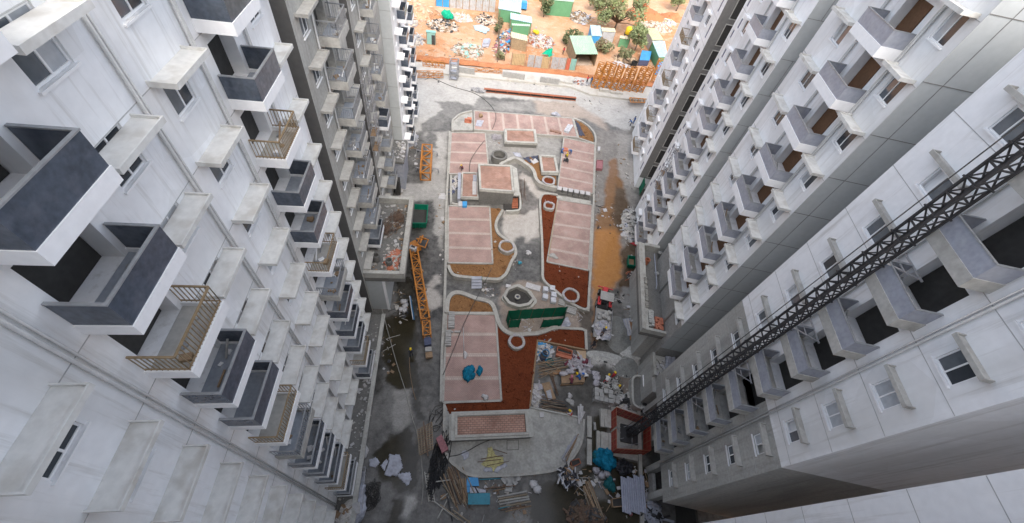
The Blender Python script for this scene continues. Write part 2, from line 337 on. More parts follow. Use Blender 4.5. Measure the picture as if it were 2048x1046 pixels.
M_earth('red_soil', (0.116, 0.030, 0.012), (0.144, 0.038, 0.015), (0.080, 0.020, 0.009))
M_earth('brown_soil', (0.203, 0.105, 0.046), (0.232, 0.124, 0.056), (0.165, 0.083, 0.038))
M_earth('sand_grey', (0.198, 0.201, 0.189), (0.252, 0.252, 0.234), (0.156, 0.159, 0.150))
M_earth('red_mound_earth', (0.36, 0.15, 0.07), (0.42, 0.19, 0.10), (0.30, 0.12, 0.06))

def poly_paint(X, Y, poly, val, cur, feather):
    """soft-edged fill of a plan polygon into the array cur"""
    P = np.array([(p.x, p.y) for p in poly]); n = len(P); inside = np.zeros(X.shape, bool); d2 = np.full(X.shape, 1e9)
    for i in range(n):
        x1, y1 = P[i]; x2, y2 = P[(i + 1) % n]
        cnd = ((y1 > Y) != (y2 > Y)); xi = (x2 - x1) * (Y - y1) / ((y2 - y1) if abs(y2 - y1) > 1e-9 else 1e-9) + x1
        inside ^= cnd & (X < xi)
        dx, dy = x2 - x1, y2 - y1; tt = np.clip(((X - x1) * dx + (Y - y1) * dy) / (dx * dx + dy * dy + 1e-12), 0, 1)
        d2 = np.minimum(d2, (X - x1 - tt * dx) ** 2 + (Y - y1 - tt * dy) ** 2)
    sdist = np.where(inside, np.sqrt(d2), -np.sqrt(d2)); wgt = np.clip(sdist / feather + 0.5, 0, 1); wgt = wgt * wgt * (3 - 2 * wgt)
    return cur * (1 - wgt) + val * wgt
MUD = (0.3, 0.96, 0.0)
LAYERS = [  # outline in survey sights, (dryness, orange silt, dark standing water), edge softness
    ([(812, 115), (1330, 185), (1310, 250), (1285, 275), (1240, 262), (1190, 236), (1155, 208), (1060, 200), (962, 190), (945, 212), (905, 205), (876, 205), (886, 222), (862, 238), (846, 244), (840, 260), (826, 264), (818, 200)], (0.76, 0, 0), 0.9),
    ([(1068, 200), (1150, 203), (1205, 240), (1218, 268), (1175, 240), (1120, 236), (1072, 228)], (0.62, 0.22, 0), 1.5),
    ([(960, 205), (1065, 203), (1070, 226), (950, 222)], (0.45, 0.0, 0.0), 1.5),
    ([(848, 262), (900, 262), (895, 400), (888, 500), (868, 500), (862, 440), (866, 405), (795, 400), (800, 362), (846, 358), (848, 320)], (0.58, 0, 0), 0.7),
    ([(808, 300), (848, 300), (848, 356), (806, 360)], (0.14, 0, 0), 0.8),
    ([(815, 405), (866, 405), (868, 470), (885, 500), (890, 620), (890, 800), (840, 800), (835, 640), (815, 600)], (0.10, 0, 0), 1.2),
    ([(866, 580), (858, 576), (872, 556), (884, 554), (885, 568), (872, 580), (887, 600), (884, 620), (866, 624), (850, 615), (848, 585)], (0.72, 0.04, 0), 0.5),
    ([(760, 632), (838, 632), (838, 690), (836, 770), (812, 792), (775, 770), (765, 700)], (0.1, 0.03, 1.0), 0.6),
    ([(838, 690), (888, 650), (885, 790), (860, 800), (838, 800)], (0.16, 0, 0.1), 0.8),
    ([(735, 790), (780, 770), (778, 842), (745, 870), (728, 930), (722, 924)], (0.30, 0, 0), 0.8),
    ([(779, 786), (817, 780), (818, 820), (812, 866), (793, 873), (779, 842)], (0.55, 0, 0), 0.5),
    ([(746, 905), (782, 875), (812, 868), (835, 905), (825, 975), (790, 972), (760, 940)], (0.08, 0, 0.9), 0.4),
    ([(735, 945), (790, 975), (782, 1040), (718, 1060), (720, 1000)], (0.30, 0, 0), 0.7),
    ([(803, 1030), (812, 985), (830, 982), (832, 1004), (812, 1032)], (0.78, 0, 0), 0.35),
    ([(785, 985), (804, 985), (800, 1046), (775, 1060)], (0.08, 0, 0.85), 0.3),
    ([(835, 985), (900, 1000), (930, 1060), (840, 1060)], (0.28, 0, 0), 0.8),
    ([(1000, 1010), (1015, 975), (1078, 960), (1062, 1060), (1000, 1060)], (0.40, 0, 0), 0.4),
    ([(1056, 965), (1110, 950), (1165, 935), (1178, 870), (1190, 835), (1210, 835), (1215, 900), (1305, 935), (1310, 1060), (1056, 1060)], (0.2, 0.0, 0.95), 0.5),
    ([(1195, 930), (1225, 950), (1215, 990), (1175, 990), (1180, 955)], (0.22, 0.0, 0.3), 0.6),
    ([(1005, 975), (1015, 985), (1012, 1040), (985, 1050), (960, 1020), (975, 1010), (990, 1030), (1000, 1010)], (0.16, 0, 0.55), 0.4),
    ([(862, 405), (868, 405), (868, 440), (872, 470), (884, 492), (890, 500), (890, 560), (862, 540), (858, 470)], (0.12, 0, 0.05), 0.25),
    ([(880, 262), (893, 300), (889, 330), (872, 340), (868, 300), (872, 280)], (0.70, 0, 0), 0.5),
    ([(858, 262), (872, 265), (870, 300), (852, 300), (848, 280)], (0.22, 0, 0), 0.35),
    ([(905, 206), (944, 213), (958, 196), (1000, 203), (995, 216), (945, 217), (922, 223), (905, 235), (880, 255), (850, 262), (843, 252), (862, 239), (888, 222), (880, 206)], (0.32, 0, 0), 0.35),
    ([(855, 640), (888, 640), (886, 700), (862, 690), (848, 665)], (0.20, 0, 0.1), 0.4),
    ([(828, 745), (838, 742), (842, 800), (838, 850), (825, 840)], (0.08, 0, 0.7), 0.3),
    ([(790, 560), (815, 560), (832, 600), (828, 632), (795, 632), (785, 600)], (0.08, 0, 0.6), 0.5),
    ([(742, 640), (760, 640), (766, 760), (752, 800), (738, 790)], (0.14, 0, 0.25), 0.4),
    ([(840, 905), (885, 905), (905, 950), (880, 1000), (845, 960)], (0.10, 0, 0.45), 0.4),
    ([(985, 952), (1055, 952), (1040, 975), (1000, 985), (985, 970)], (0.10, 0, 0.5), 0.3),
    # right-hand lane
    ([(1196, 262), (1275, 262), (1270, 480), (1182, 600), (1188, 300)], (0.36, 0.04, 0), 1.0),
    ([(1232, 268), (1272, 275), (1272, 378), (1248, 370), (1236, 340), (1240, 300)], (0.58, 0.04, 0), 0.6),
    ([(1226, 322), (1236, 318), (1240, 345), (1252, 375), (1258, 420), (1250, 475), (1184, 475), (1194, 432), (1210, 402), (1214, 370), (1222, 345)], (0.15, 0.62, 0.25), 0.7),
    ([(1236, 372), (1256, 378), (1260, 420), (1248, 470), (1225, 440)], (0.12, 0.28, 0.55), 0.8),
    ([(1184, 460), (1236, 462), (1252, 520), (1246, 562), (1212, 585), (1182, 600)], MUD, 1.3),
    ([(1180, 590), (1190, 590), (1186, 690), (1178, 690)], (0.4, 0.75, 0), 0.5),
    ([(1245, 500), (1275, 480), (1282, 560), (1262, 590), (1245, 600), (1240, 570), (1250, 540)], (0.12, 0.25, 0.5), 0.8),
    ([(1245, 580), (1285, 575), (1288, 660), (1255, 650), (1243, 610)], (0.44, 0, 0), 0.5),
    ([(1180, 690), (1210, 640), (1255, 660), (1250, 690), (1200, 720)], (0.18, 0, 0.15), 0.6),
    ([(1180, 708), (1240, 705), (1280, 690), (1285, 730), (1255, 745), (1232, 745), (1215, 728), (1180, 722)], (0.70, 0, 0), 0.4),
    ([(1180, 725), (1212, 730), (1230, 750), (1235, 790), (1180, 790), (1150, 770)], (0.18, 0, 0.35), 0.5),
    ([(1235, 750), (1285, 735), (1295, 800), (1240, 800)], (0.26, 0.14, 0.2), 0.8),
    ([(1095, 790), (1165, 775), (1190, 790), (1180, 835), (1120, 825)], (0.15, 0.0, 0.35), 0.6),
    # paths inside the garden island
    ([(1000, 425), (1085, 400), (1085, 475), (1060, 482), (1030, 475), (1015, 490), (1000, 460)], (0.78, 0.07, 0), 0.6),
    ([(1035, 345), (1062, 360), (1085, 390), (1082, 418), (1055, 435), (1030, 432), (1040, 400)], (0.22, 0.04, 0), 0.4),
    ([(1050, 345), (1075, 365), (1080, 378), (1110, 388), (1080, 400), (1060, 365), (1040, 355)], (0.78, 0.10, 0), 0.5),
    ([(1020, 495), (1038, 474), (1060, 480), (1088, 510), (1090, 565), (1040, 580), (1010, 575), (1000, 570), (1025, 540)], (0.14, 0.0, 0), 0.5),
    ([(895, 560), (1000, 558), (1005, 575), (1000, 605), (960, 590), (895, 590)], (0.14, 0, 0), 0.5),
    ([(1000, 580), (1040, 560), (1095, 565), (1170, 610), (1180, 660), (1120, 660), (1040, 670), (1005, 650), (995, 610)], (0.42, 0.20, 0), 0.7),
    ([(1150, 630), (1180, 620), (1180, 660), (1160, 660)], (0.2, 0.1, 0.45), 0.4),
    ([(972, 262), (1120, 262), (1118, 330), (1060, 330), (1000, 330), (972, 320)], (0.48, 0.0, 0), 0.8),
]
def build_yard():
    st = 0.25; xs = np.arange(-34, 26.01, st); ys = np.arange(-2, 100.01, st); nx, ny = len(xs), len(ys)
    X, Y = np.meshgrid(xs, ys); rs = np.random.RandomState(3)
    wx = np.zeros_like(X); wy = np.zeros_like(X)
    for k in range(14):
        fx, fy, ph = rs.randn() * (0.25 + 0.22 * k), rs.randn() * (0.25 + 0.22 * k), rs.rand() * 6.28; a_ = 0.35 / (1 + 0.35 * k)
        wx += a_ * np.sin(fx * X + fy * Y + ph); wy += a_ * np.cos(fy * X - fx * Y + ph * 1.7)
    ch = [np.full(X.shape, 0.20), np.zeros(X.shape), np.zeros(X.shape)]
    for poly, val, fe in LAYERS:
        pl = GP(poly); sc = 0.7
        for i in range(3): ch[i] = poly_paint(X + wx * sc, Y + wy * sc, pl, val[i], ch[i], fe)
    A, B = G(805, 122), G(1340, 189)
    keepv = (X - A.x) * (B.y - A.y) - (Y - A.y) * (B.x - A.x) > 0
    idx = np.arange(nx * ny).reshape(ny, nx)
    q = np.stack([idx[:-1, :-1], idx[:-1, 1:], idx[1:, 1:], idx[1:, :-1]], -1).reshape(-1, 4)
    kq = keepv.ravel()[q].all(1); q = q[kq]
    me = bpy.data.meshes.new('yard_ground'); v = np.stack([X.ravel(), Y.ravel(), np.zeros(X.size)], 1)
    me.vertices.add(len(v)); me.vertices.foreach_set('co', v.ravel()); me.loops.add(q.size); me.loops.foreach_set('vertex_index', q.ravel())
    me.polygons.add(len(q)); me.polygons.foreach_set('loop_start', np.arange(0, q.size, 4)); me.polygons.foreach_set('loop_total', np.full(len(q), 4))
    me.update(calc_edges=True); me.validate()
    at = me.color_attributes.new('cover', 'FLOAT_COLOR', 'POINT'); cc = np.stack([c_.ravel() for c_ in ch] + [np.ones(X.size)], 1); at.data.foreach_set('color', cc.ravel())
    me.materials.append(MATS['yard_concrete']); o = bpy.data.objects.new('yard_ground', me); COL.objects.link(o); o['kind'] = 'structure'
build_yard()
MB().add([(-1500, -1200, -0.03), (1500, -1200, -0.03), (1500, 1800, -0.03), (-1500, 1800, -0.03)], [(0, 1, 2, 3)]).build('earth_ground', 'orange_earth', kind='structure')

# ================================================================ APARTMENT BLOCKS
class Frame:
    """a straight facade: a runs along it, o points out of it"""
    def __init__(s, fn, rz, sgn): s.fn = fn; s.rz = rz; s.sg = sgn
    def __call__(s, a, o, z): return s.fn(a, o, z)
def left_frame(nw): return Frame(lambda a, o, z: LN(a, nw + o, z), LA, 1)
def right_frame(xw): return Frame(lambda a, o, z: Vector((xw - o, a, z)), math.pi, -1)

def wall_with_openings(fr, a0, a1, z0, z1, holes, depth=0.28, back=6.0, ends=True):
    """front sheet with real openings and reveals, side returns, top and back"""
    mb = MB(); A = sorted(set([a0, a1] + [h[0] for h in holes] + [h[1] for h in holes])); Z = sorted(set([z0, z1] + [h[2] for h in holes] + [h[3] for h in holes]))
    A = [x for x in A if a0 <= x <= a1]; Z = [x for x in Z if z0 <= x <= z1]
    fl = fr.sg > 0
    def quad(p): mb.add(p if fl else p[::-1], [(0, 1, 2, 3)])
    hs = set()
    for i in range(len(A) - 1):
        for j in range(len(Z) - 1):
            ca, cz = (A[i] + A[i + 1]) / 2, (Z[j] + Z[j + 1]) / 2
            if any(h[0] < ca < h[1] and h[2] < cz < h[3] for h in holes): continue
            quad([fr(A[i], 0, Z[j]), fr(A[i + 1], 0, Z[j]), fr(A[i + 1], 0, Z[j + 1]), fr(A[i], 0, Z[j + 1])])
    for h in holes:
        if h[2] < z0 or h[3] > z1: continue
        b0, b1, c0, c1 = h[:4]; dp = -(h[4] if len(h) > 4 else depth)
        quad([fr(b0, 0, c0), fr(b0, dp, c0), fr(b1, dp, c0), fr(b1, 0, c0)]); quad([fr(b0, 0, c1), fr(b1, 0, c1), fr(b1, dp, c1), fr(b0, dp, c1)])
        quad([fr(b0, 0, c0), fr(b0, 0, c1), fr(b0, dp, c1), fr(b0, dp, c0)]); quad([fr(b1, 0, c0), fr(b1, dp, c0), fr(b1, dp, c1), fr(b1, 0, c1)])
        quad([fr(b0, dp, c0), fr(b0, dp, c1), fr(b1, dp, c1), fr(b1, dp, c0)])
    quad([fr(a0, 0, z1), fr(a1, 0, z1), fr(a1, -back, z1), fr(a0, -back, z1)]); quad([fr(a0, 0, z0), fr(a0, -back, z0), fr(a1, -back, z0), fr(a1, 0, z0)])
    if ends:
        quad([fr(a0, 0, z0), fr(a0, 0, z1), fr(a0, -back, z1), fr(a0, -back, z0)]); quad([fr(a1, 0, z0), fr(a1, -back, z0), fr(a1, -back, z1), fr(a1, 0, z1)])
    quad([fr(a0, -back, z0), fr(a0, -back, z1), fr(a1, -back, z1), fr(a1, -back, z0)])
    return mb

PROTO = {}
def proto(key, fn):
    if key not in PROTO: PROTO[key] = fn()
    return PROTO[key]
def window_meshes(wd, ht, panes=2, matf='white_trim'):
    def mk():
        fr_ = MB(); e = 0.06
        fr_.box(-0.14, -0.06, -wd / 2, wd / 2, 0, e); fr_.box(-0.14, -0.06, -wd / 2, wd / 2, ht - e, ht)
        fr_.box(-0.14, -0.06, -wd / 2, -wd / 2 + e, e, ht - e); fr_.box(-0.14, -0.06, wd / 2 - e, wd / 2, e, ht - e)
        ws = []; inner = wd - 2 * e; pw = (inner - e * (panes - 1)) / panes
        for k in range(panes):
            y0 = -wd / 2 + e + k * (pw + e); ws.append((y0 + pw / 2, pw))
            if k < panes - 1: fr_.box(-0.14, -0.06, y0 + pw, y0 + pw + e, e, ht - e)
        pm = [MB().box(-0.115, -0.09, -pw / 2, pw / 2, e, ht - e).mesh('pane', g_) for g_ in ('glass_dark', 'glass_sky', 'glass_dark', 'glass_film')]
        sill = MB().box(-0.05, 0.08, -wd / 2 - 0.08, wd / 2 + 0.08, -0.07, -0.005).mesh('sill', 'white_trim' if matf == 'white_trim' else 'bare_slab')
        return fr_.mesh('window', matf), pm, ws, sill
    return proto(('win', wd, ht, panes, matf), mk)
def add_window(fr, par, a, z, wd, ht, panes=2, matf='white_trim', o=0.0):
    f, pm, ws, sill = window_meshes(wd, ht, panes, matf)
    wobj = inst('window', f, par, tuple(fr(a, o, z) - Vector(par.location)), fr.rz)
    for y, pw in ws:
        if rnd.random() > .06: inst('pane', pm[rnd.choice((0, 0, 1, 1, 2, 3))], wobj, (0, y, 0))
    inst('sill', sill, wobj)
    return wobj
def add_chajja(fr, par, a, z, wd, dep, mat='chajja', rim=True):
    def mk():
        mb = MB().box(0.002, dep, -wd / 2, wd / 2, -0.09, 0.0)
        if rim:
            mb.box(dep - 0.05, dep, -wd / 2, wd / 2, 0.0, 0.1); mb.box(0.002, dep - 0.05, -wd / 2, -wd / 2 + 0.05, 0.0, 0.1); mb.box(0.002, dep - 0.05, wd / 2 - 0.05, wd / 2, 0.0, 0.1)
        return mb.mesh('sunshade', mat)
    return inst('sunshade', proto(('ch', wd, dep, mat, rim), mk), par, tuple(fr(a, 0, z) - Vector(par.location)), fr.rz)
def balcony_meshes(wd, dep, style):
    def mk():
        body = MB(); w2 = wd / 2; parts = []
        base = {'rail': 'bare_slab', 'glass': 'white_trim', 'solid': 'white_trim', 'bare_solid': 'bare_slab', 'dusty_rail': 'white_trim'}[style]
        ft = {'rail': 0.62, 'glass': 0.45, 'solid': 0.55, 'bare_solid': 0.55, 'dusty_rail': 0.5}[style]
        body.box(0.002, dep, -w2, w2, 0.0, 0.28)                       # slab
        body.box(dep - 0.12, dep, -w2, w2, 0.28, ft); body.box(0.002, dep - 0.12, -w2, -w2 + 0.12, 0.28, ft); body.box(0.002, dep - 0.12, w2 - 0.12, w2, 0.28, ft)
        fl = MB().box(0.01, dep - 0.125, -w2 + 0.125, w2 - 0.125, 0.281, 0.30).mesh('floor_tiles', 'tile_floor' if style in ('rail', 'glass') else 'bare_slab')
        parts.append(('floor_tiles', fl))
        if style in ('rail', 'dusty_rail'):
            top = ft + 0.95
            for seg in (((dep - 0.06, -w2 + 0.06), (dep - 0.06, w2 - 0.06)), ((0.05, -w2 + 0.06), (dep - 0.06, -w2 + 0.06)), ((0.05, w2 - 0.06), (dep - 0.06, w2 - 0.06))):
                rb = MB(); (x0, y0), (x1, y1) = seg
                for zz, th in ((top, 0.06), (ft + 0.08, 0.04)): rb.beam((x0, y0, zz), (x1, y1, zz), th)
                L = math.hypot(x1 - x0, y1 - y0); k = max(2, int(L / 0.14))
                for i in range(k + 1): rb.beam((x0 + (x1 - x0) * i / k, y0 + (y1 - y0) * i / k, ft - 0.05), (x0 + (x1 - x0) * i / k, y0 + (y1 - y0) * i / k, top), 0.025)
                parts.append(('railing', rb.mesh('railing', 'steel_rail' if style == 'rail' else 'brown_rail')))
        else:
            pm = 'glass_tint' if style == 'glass' else 'panel_grey'; top = ft + (0.95 if style == 'glass' else 0.75)
            parts.append(('parapet_panel', MB().box(dep - 0.08, dep - 0.03, -w2 + 0.03, w2 - 0.03, ft, top).mesh('parapet_panel', pm)))
            for sg in (-1, 1): parts.append(('parapet_panel', MB().box(0.02, dep - 0.085, sg * (w2 - 0.055) - 0.025, sg * (w2 - 0.055) + 0.025, ft, top).mesh('parapet_panel', pm if style == 'glass' else 'panel_grey')))
            rl = MB(); rl.box(dep - 0.1, dep - 0.01, -w2 + 0.01, w2 - 0.01, top, top + 0.04)
            for sg in (-1, 1): rl.box(0.02, dep - 0.1, sg * (w2 - 0.055) - 0.045, sg * (w2 - 0.055) + 0.045, top, top + 0.04)
            parts.append(('handrail', rl.mesh('handrail', 'steel_rail')))
        return body.mesh('balcony', base), parts
    return proto(('bal', wd, dep, style), mk)
def add_balcony(fr, par, a, z, wd, dep, style):
    b, parts = balcony_meshes(wd, dep, style)
    bo = inst('balcony', b, par, tuple(fr(a, 0, z) - Vector(par.location)), fr.rz)
    for nm, me in parts: inst(nm, me, bo)
    return bo
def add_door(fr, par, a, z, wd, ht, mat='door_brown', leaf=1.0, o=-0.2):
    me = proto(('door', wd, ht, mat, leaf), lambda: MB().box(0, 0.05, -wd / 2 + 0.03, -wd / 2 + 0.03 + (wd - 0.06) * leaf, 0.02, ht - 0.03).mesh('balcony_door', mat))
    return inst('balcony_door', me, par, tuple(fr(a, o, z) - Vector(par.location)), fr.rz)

def wing(name, label, fr, a0, a1, z0, z1, zk0, bays, paint, ztop_detail=40.0, back=16.0, paint_split=None, zdet0=None, pipes=(), clutter=True):
    """bays: (kind, a_lo, a_hi, extra). One storey is 3 m; zk0 is the level of the first slab."""
    par = thing(name, label, 'building', tuple(fr((a0 + a1) / 2, 0, 0)), 0.0)
    holes = []; ks = []
    z = zk0
    while z < ztop_detail:
        if z >= (zdet0 if zdet0 is not None else z0): ks.append(z)
        z += 3.0
    for zk in ks:
        for kind, lo, hi, ex in bays:
            c_ = (lo + hi) / 2
            if kind in ('win', 'winsmall', 'slit', 'tallwin'):
                ww = ex.get('w', 1.3); wz0, wz1 = zk + ex.get('z0', -1.5), zk + ex.get('z1', -0.15)
                if wz0 > z0: holes.append((c_ - ww / 2, c_ + ww / 2, wz0, wz1))
            elif kind == 'bal' and ex.get('door', True):
                dw = min(hi - lo - 0.6, 2.2); holes.append((c_ - dw / 2, c_ + dw / 2, zk + 0.3, zk + 2.45, 0.7))
    if paint_split:
        zs, lowpaint = paint_split
        wall_with_openings(fr, a0, a1, z0, zs, [h for h in holes if h[2] < zs], back=back).build('wall', lowpaint, par)
        wall_with_openings(fr, a0, a1, zs + 0.001, z1, [h for h in holes if h[2] >= zs], back=back).build('wall', paint, par)
    else:
        wall_with_openings(fr, a0, a1, z0, z1, holes, back=back).build('wall', paint, par)
    for zk in ks:
        for kind, lo, hi, ex in bays:
            c_ = (lo + hi) / 2
            if kind in ('win', 'winsmall', 'tallwin'):
                ww = ex.get('w', 1.3); wz0, wz1 = zk + ex.get('z0', -1.5), zk + ex.get('z1', -0.15)
                if wz0 <= z0: continue
                add_window(fr, par, c_, wz0, ww, wz1 - wz0, ex.get('p', 2), ex.get('mf', 'white_trim'))
                if ex.get('ch', True): add_chajja(fr, par, c_, zk + ex.get('cz', 0.0), hi - lo, ex.get('d', 0.85), ex.get('cm', 'chajja'))
            elif kind == 'slit':
                ww = ex.get('w', 0.5); me = proto(('slit', ww, ex['z1'] - ex['z0']), lambda: MB().box(-0.12, -0.06, -ww / 2 + 0.01, ww / 2 - 0.01, 0.01, ex['z1'] - ex['z0'] - 0.01).mesh('louvre_strip', 'blue_strip'))
                inst('louvre_strip', me, par, tuple(fr(c_, 0, zk + ex['z0']) - Vector(par.location)), fr.rz)
            elif kind == 'bal':
                st = ex['st']
                if callable(st): st = st(zk)
                add_balcony(fr, par, c_, zk, hi - lo, ex.get('d', 1.35), st)
                dw = min(hi - lo - 0.6, 2.2)
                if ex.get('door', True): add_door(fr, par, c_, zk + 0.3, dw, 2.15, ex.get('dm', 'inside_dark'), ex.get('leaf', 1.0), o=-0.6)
    for ap in pipes:
        MB().tube([fr(ap, .09, max(z0, .3)), fr(ap, .09, min(z1, 39))], .055, 7).build('drain_pipe', 'pipe_grey', par, smooth=True)
        MB().tube([fr(ap + .18, .07, max(z0, .3)), fr(ap + .18, .07, min(z1, 39))], .04, 6).build('drain_pipe', 'pipe_grey', par, smooth=True)
    if clutter:
        rr_ = random.Random(int(a0 * 10)); cb_ = MB()
        for zk in ks:
            for kind, lo, hi, ex in bays:
                if kind != 'bal' or rr_.random() > .75: continue
                for _ in range(rr_.randrange(3, 9)):
                    cb_.cm = rr_.randrange(4); a_ = rr_.uniform(lo + .35, hi - .35); o_ = rr_.uniform(.25, ex.get('d', 1.35) - .35); s_ = rr_.uniform(.12, .4); p_ = fr(a_, o_, zk + .31 + s_ * .2)
                    if rr_.random() < .35: q_ = fr(min(hi - .2, a_ + rr_.uniform(.4, 1.2)), o_ + rr_.uniform(-.1, .1), zk + .33 + rr_.choice((0, .6))); cb_.beam(p_, q_, .07, .05)
                    else: cb_.cbox(p_, (s_, s_ * .7, s_ * .4), rr_.random() * 6.28)
        if cb_.v: cb_.build('stored_scraps', ['timber_scrap', 'cement_scrap', 'white_trim', 'steel_rail'], par, kind='stuff')
    jl = MB()
    A_, B_ = fr(a0 + .02, .004, 0), fr(a1 - .02, .004, 0); off = Vector(par.location); jl.beam(A_ - off, B_ - off, .012, .03); jm = jl.mesh('joint_line', 'joint_grey')
    for zk in ks: inst('joint_line', jm, par, (0, 0, zk - .13))
    return par

# ---- left-hand block ------------------------------------------------------
FL = left_frame(-9.3); FLE = left_frame(-8.05)
ZT = 39.2
def near_style(z): return 'dusty_rail' if (abs(z - 4.5) < 0.1 or abs(z - 19.5) < 0.1 or abs(z - 28.5) < 0.1) else ('rail' if abs(z - 16.5) < .1 else 'glass')
wing('apartment_wing', 'white painted wing with dark glass balconies and sloping tray sunshades nearest on the left', FL, -14, 22.3, 0.0, 40.5, 1.5,
     [('win', 19.4, 21.5, {}), ('bal', 15.6, 18.2, {'st': near_style}), ('win', 12.06, 14.4, {}), ('win', 8.5, 10.85, {'cz': -0.3}), ('bal', 5.3, 7.9, {'st': near_style}), ('win', 1.7, 4.0, {}), ('win', -2.2, 0.2, {}), ('bal', -6.0, -3.2, {'st': near_style})], 'white_paint', pipes=(14.9, 11.3, 4.6, 18.8))
wing('apartment_wing', 'bare grey wing with railed balconies above the rubbish strewn podium roof on the left', FL, 24.3, 34.6, 0.0, ZT, 1.5,
     [('win', 25.0, 27.4, {'d': 0.75, 'cm': 'bare_slab', 'mf': 'white_trim'}), ('bal', 27.95, 30.95, {'st': lambda z: 'glass' if abs(z - 7.5) < .1 else 'rail'}), ('win', 32.1, 34.1, {'d': 0.6, 'cm': 'bare_slab'})], 'bare_render', zdet0=7.0, pipes=(27.6, 31.5))
wing('apartment_wing', 'bare grey wing with small railed balconies beside the tall blank end wall on the left', FL, 36.9, 50.2, 0.0, ZT, 1.5,
     [('win', 37.5, 39.6, {'d': 0.75, 'cm': 'bare_slab'}), ('bal', 40.6, 42.9, {'st': lambda z: 'glass' if abs(z - 13.5) < .1 else 'rail', 'd': 1.25}), ('winsmall', 45.0, 46.4, {'ch': False, 'w': 1.1})], 'bare_render', zdet0=4.0, pipes=(40.1, 44.2))
ew = wing('apartment_wing', 'far left wing with tall blank pale grey end wall and white sunshades', FLE, 50.25, 66.0, 0.0, ZT, 1.5,
     [('win', 51.6, 53.2, {'d': 0.85, 'w': 1.0, 'cm': 'white_trim'}), ('bal', 54.8, 57.6, {'st': 'glass', 'd': 1.0}), ('win', 59.4, 61.2, {'d': 0.8, 'w': 1.0, 'cm': 'white_trim'}), ('bal', 62.2, 65.0, {'st': 'glass', 'd': 1.0})], 'white_paint')
MB().add([FLE(50.23, 0.002, 0), FLE(50.23, -2.5, 0), FLE(50.23, -2.5, ZT), FLE(50.23, 0.002, ZT)], [(0, 1, 2, 3)]).build('end_wall', 'grey_paint', ew, label='tall blank pale grey end wall')
g = MB()
for zz in range(3, 40, 3): g.beam(FLE(50.222, -2.4, zz + 1.5), FLE(50.222, 0.0, zz + 1.5), 0.03, 0.02)
g.build('joint_lines', 'brown_grey_paint', ew)
# narrow slots between the wings, their shade put into a dark wall colour
for a_, b_, nm in ((22.31, 24.29, 'recess between the white wing and the bare wing with its shade painted on'), (34.61, 36.89, 'recess between the two bare wings on the left with its shade painted on')):
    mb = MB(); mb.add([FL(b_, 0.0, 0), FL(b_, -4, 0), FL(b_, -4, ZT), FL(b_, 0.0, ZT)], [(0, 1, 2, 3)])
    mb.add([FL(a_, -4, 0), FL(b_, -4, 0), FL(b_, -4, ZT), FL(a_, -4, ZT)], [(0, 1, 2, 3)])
    mb.build('wall_recess', 'slot_shade', label=nm, cat='wall')

# ---- right-hand block -----------------------------------------------------
FR = right_frame(17.6)
wing('apartment_wing', 'far right white wing with dark blue louvre strips and brown balcony doors', FR, 55.0, 71.5, 0.0, 39.2, 2.2,
     [('slit', 56.2, 56.8, {'w': 0.55, 'z0': 0.35, 'z1': 2.05}), ('win', 58.0, 59.6, {'z0': 1.0, 'z1': 2.25, 'cz': 2.5, 'd': 0.35, 'cm': 'white_trim'}), ('bal', 61.0, 64.4, {'st': lambda z: 'solid' if int(z) % 2 else 'dusty_rail', 'd': 1.2, 'dm': 'door_brown'}), ('win', 66.4, 67.8, {'z0': 1.0, 'z1': 2.2, 'cz': 2.45, 'd': 0.35, 'w': 1.0, 'cm': 'white_trim'}), ('win', 69.2, 70.6, {'z0': 1.0, 'z1': 2.2, 'ch': False, 'w': 0.7})], 'white_paint')
wing('apartment_wing', 'middle right white wing with grey boxed balconies and scaffold hanging on it', FR, 35.9, 49.4, 0.0, 39.2, 2.5,
     [('slit', 48.2, 48.8, {'w': 0.45, 'z0': 0.2, 'z1': 1.0}), ('slit', 47.6, 48.2, {'w': 0.45, 'z0': 1.35, 'z1': 2.3}), ('win', 45.4, 46.8, {'z0': -1.5, 'z1': -0.3, 'd': 0.5, 'w': 1.1, 'cm': 'white_trim'}), ('bal', 39.2, 42.6, {'st': 'solid', 'd': 1.25, 'dm': 'door_brown', 'leaf': 0.65}), ('win', 36.3, 38.5, {'d': 0.75, 'w': 1.2, 'cm': 'chajja'})], 'white_paint', pipes=(43.2, 38.8))
wing('apartment_wing', 'right white wing with grey boxed balconies standing behind the walled podium roof', FR, 22.0, 33.5, 0.0, 39.2, 1.8,
     [('win', 29.4, 32.2, {'d': 0.8, 'w': 1.3, 'cm': 'chajja'}), ('bal', 24.6, 28.0, {'st': 'solid', 'd': 1.25, 'dm': 'door_brown', 'leaf': 0.6}), ('win', 22.3, 24.3, {'d': 0.8, 'w': 1.2, 'cm': 'chajja'})], 'white_paint', paint_split=(10.2, 'block_wall'), zdet0=10.0, pipes=(28.6, 24.4))
wing('apartment_wing', 'nearest right wing of bare beige concrete with fin walled balconies beside the hoist mast', FR, 7.6, 19.2, 3.7, 40.5, 2.2,
     [('win', 15.4, 17.9, {'z0': 0.2, 'z1': 1.25, 'cz': 1.55, 'd': 0.4, 'w': 1.25, 'cm': 'bare_slab'}), ('bal', 11.2, 13.9, {'st': 'bare_solid', 'd': 1.2, 'dm': 'inside_dark'}), ('win', 8.3, 10.2, {'z0': 0.2, 'z1': 1.25, 'cz': 1.55, 'd': 0.4, 'w': 1.2, 'cm': 'bare_slab'})], 'white_paint', paint_split=(19.3, 'bare_render'), zdet0=5.0, pipes=(14.6, 10.6))
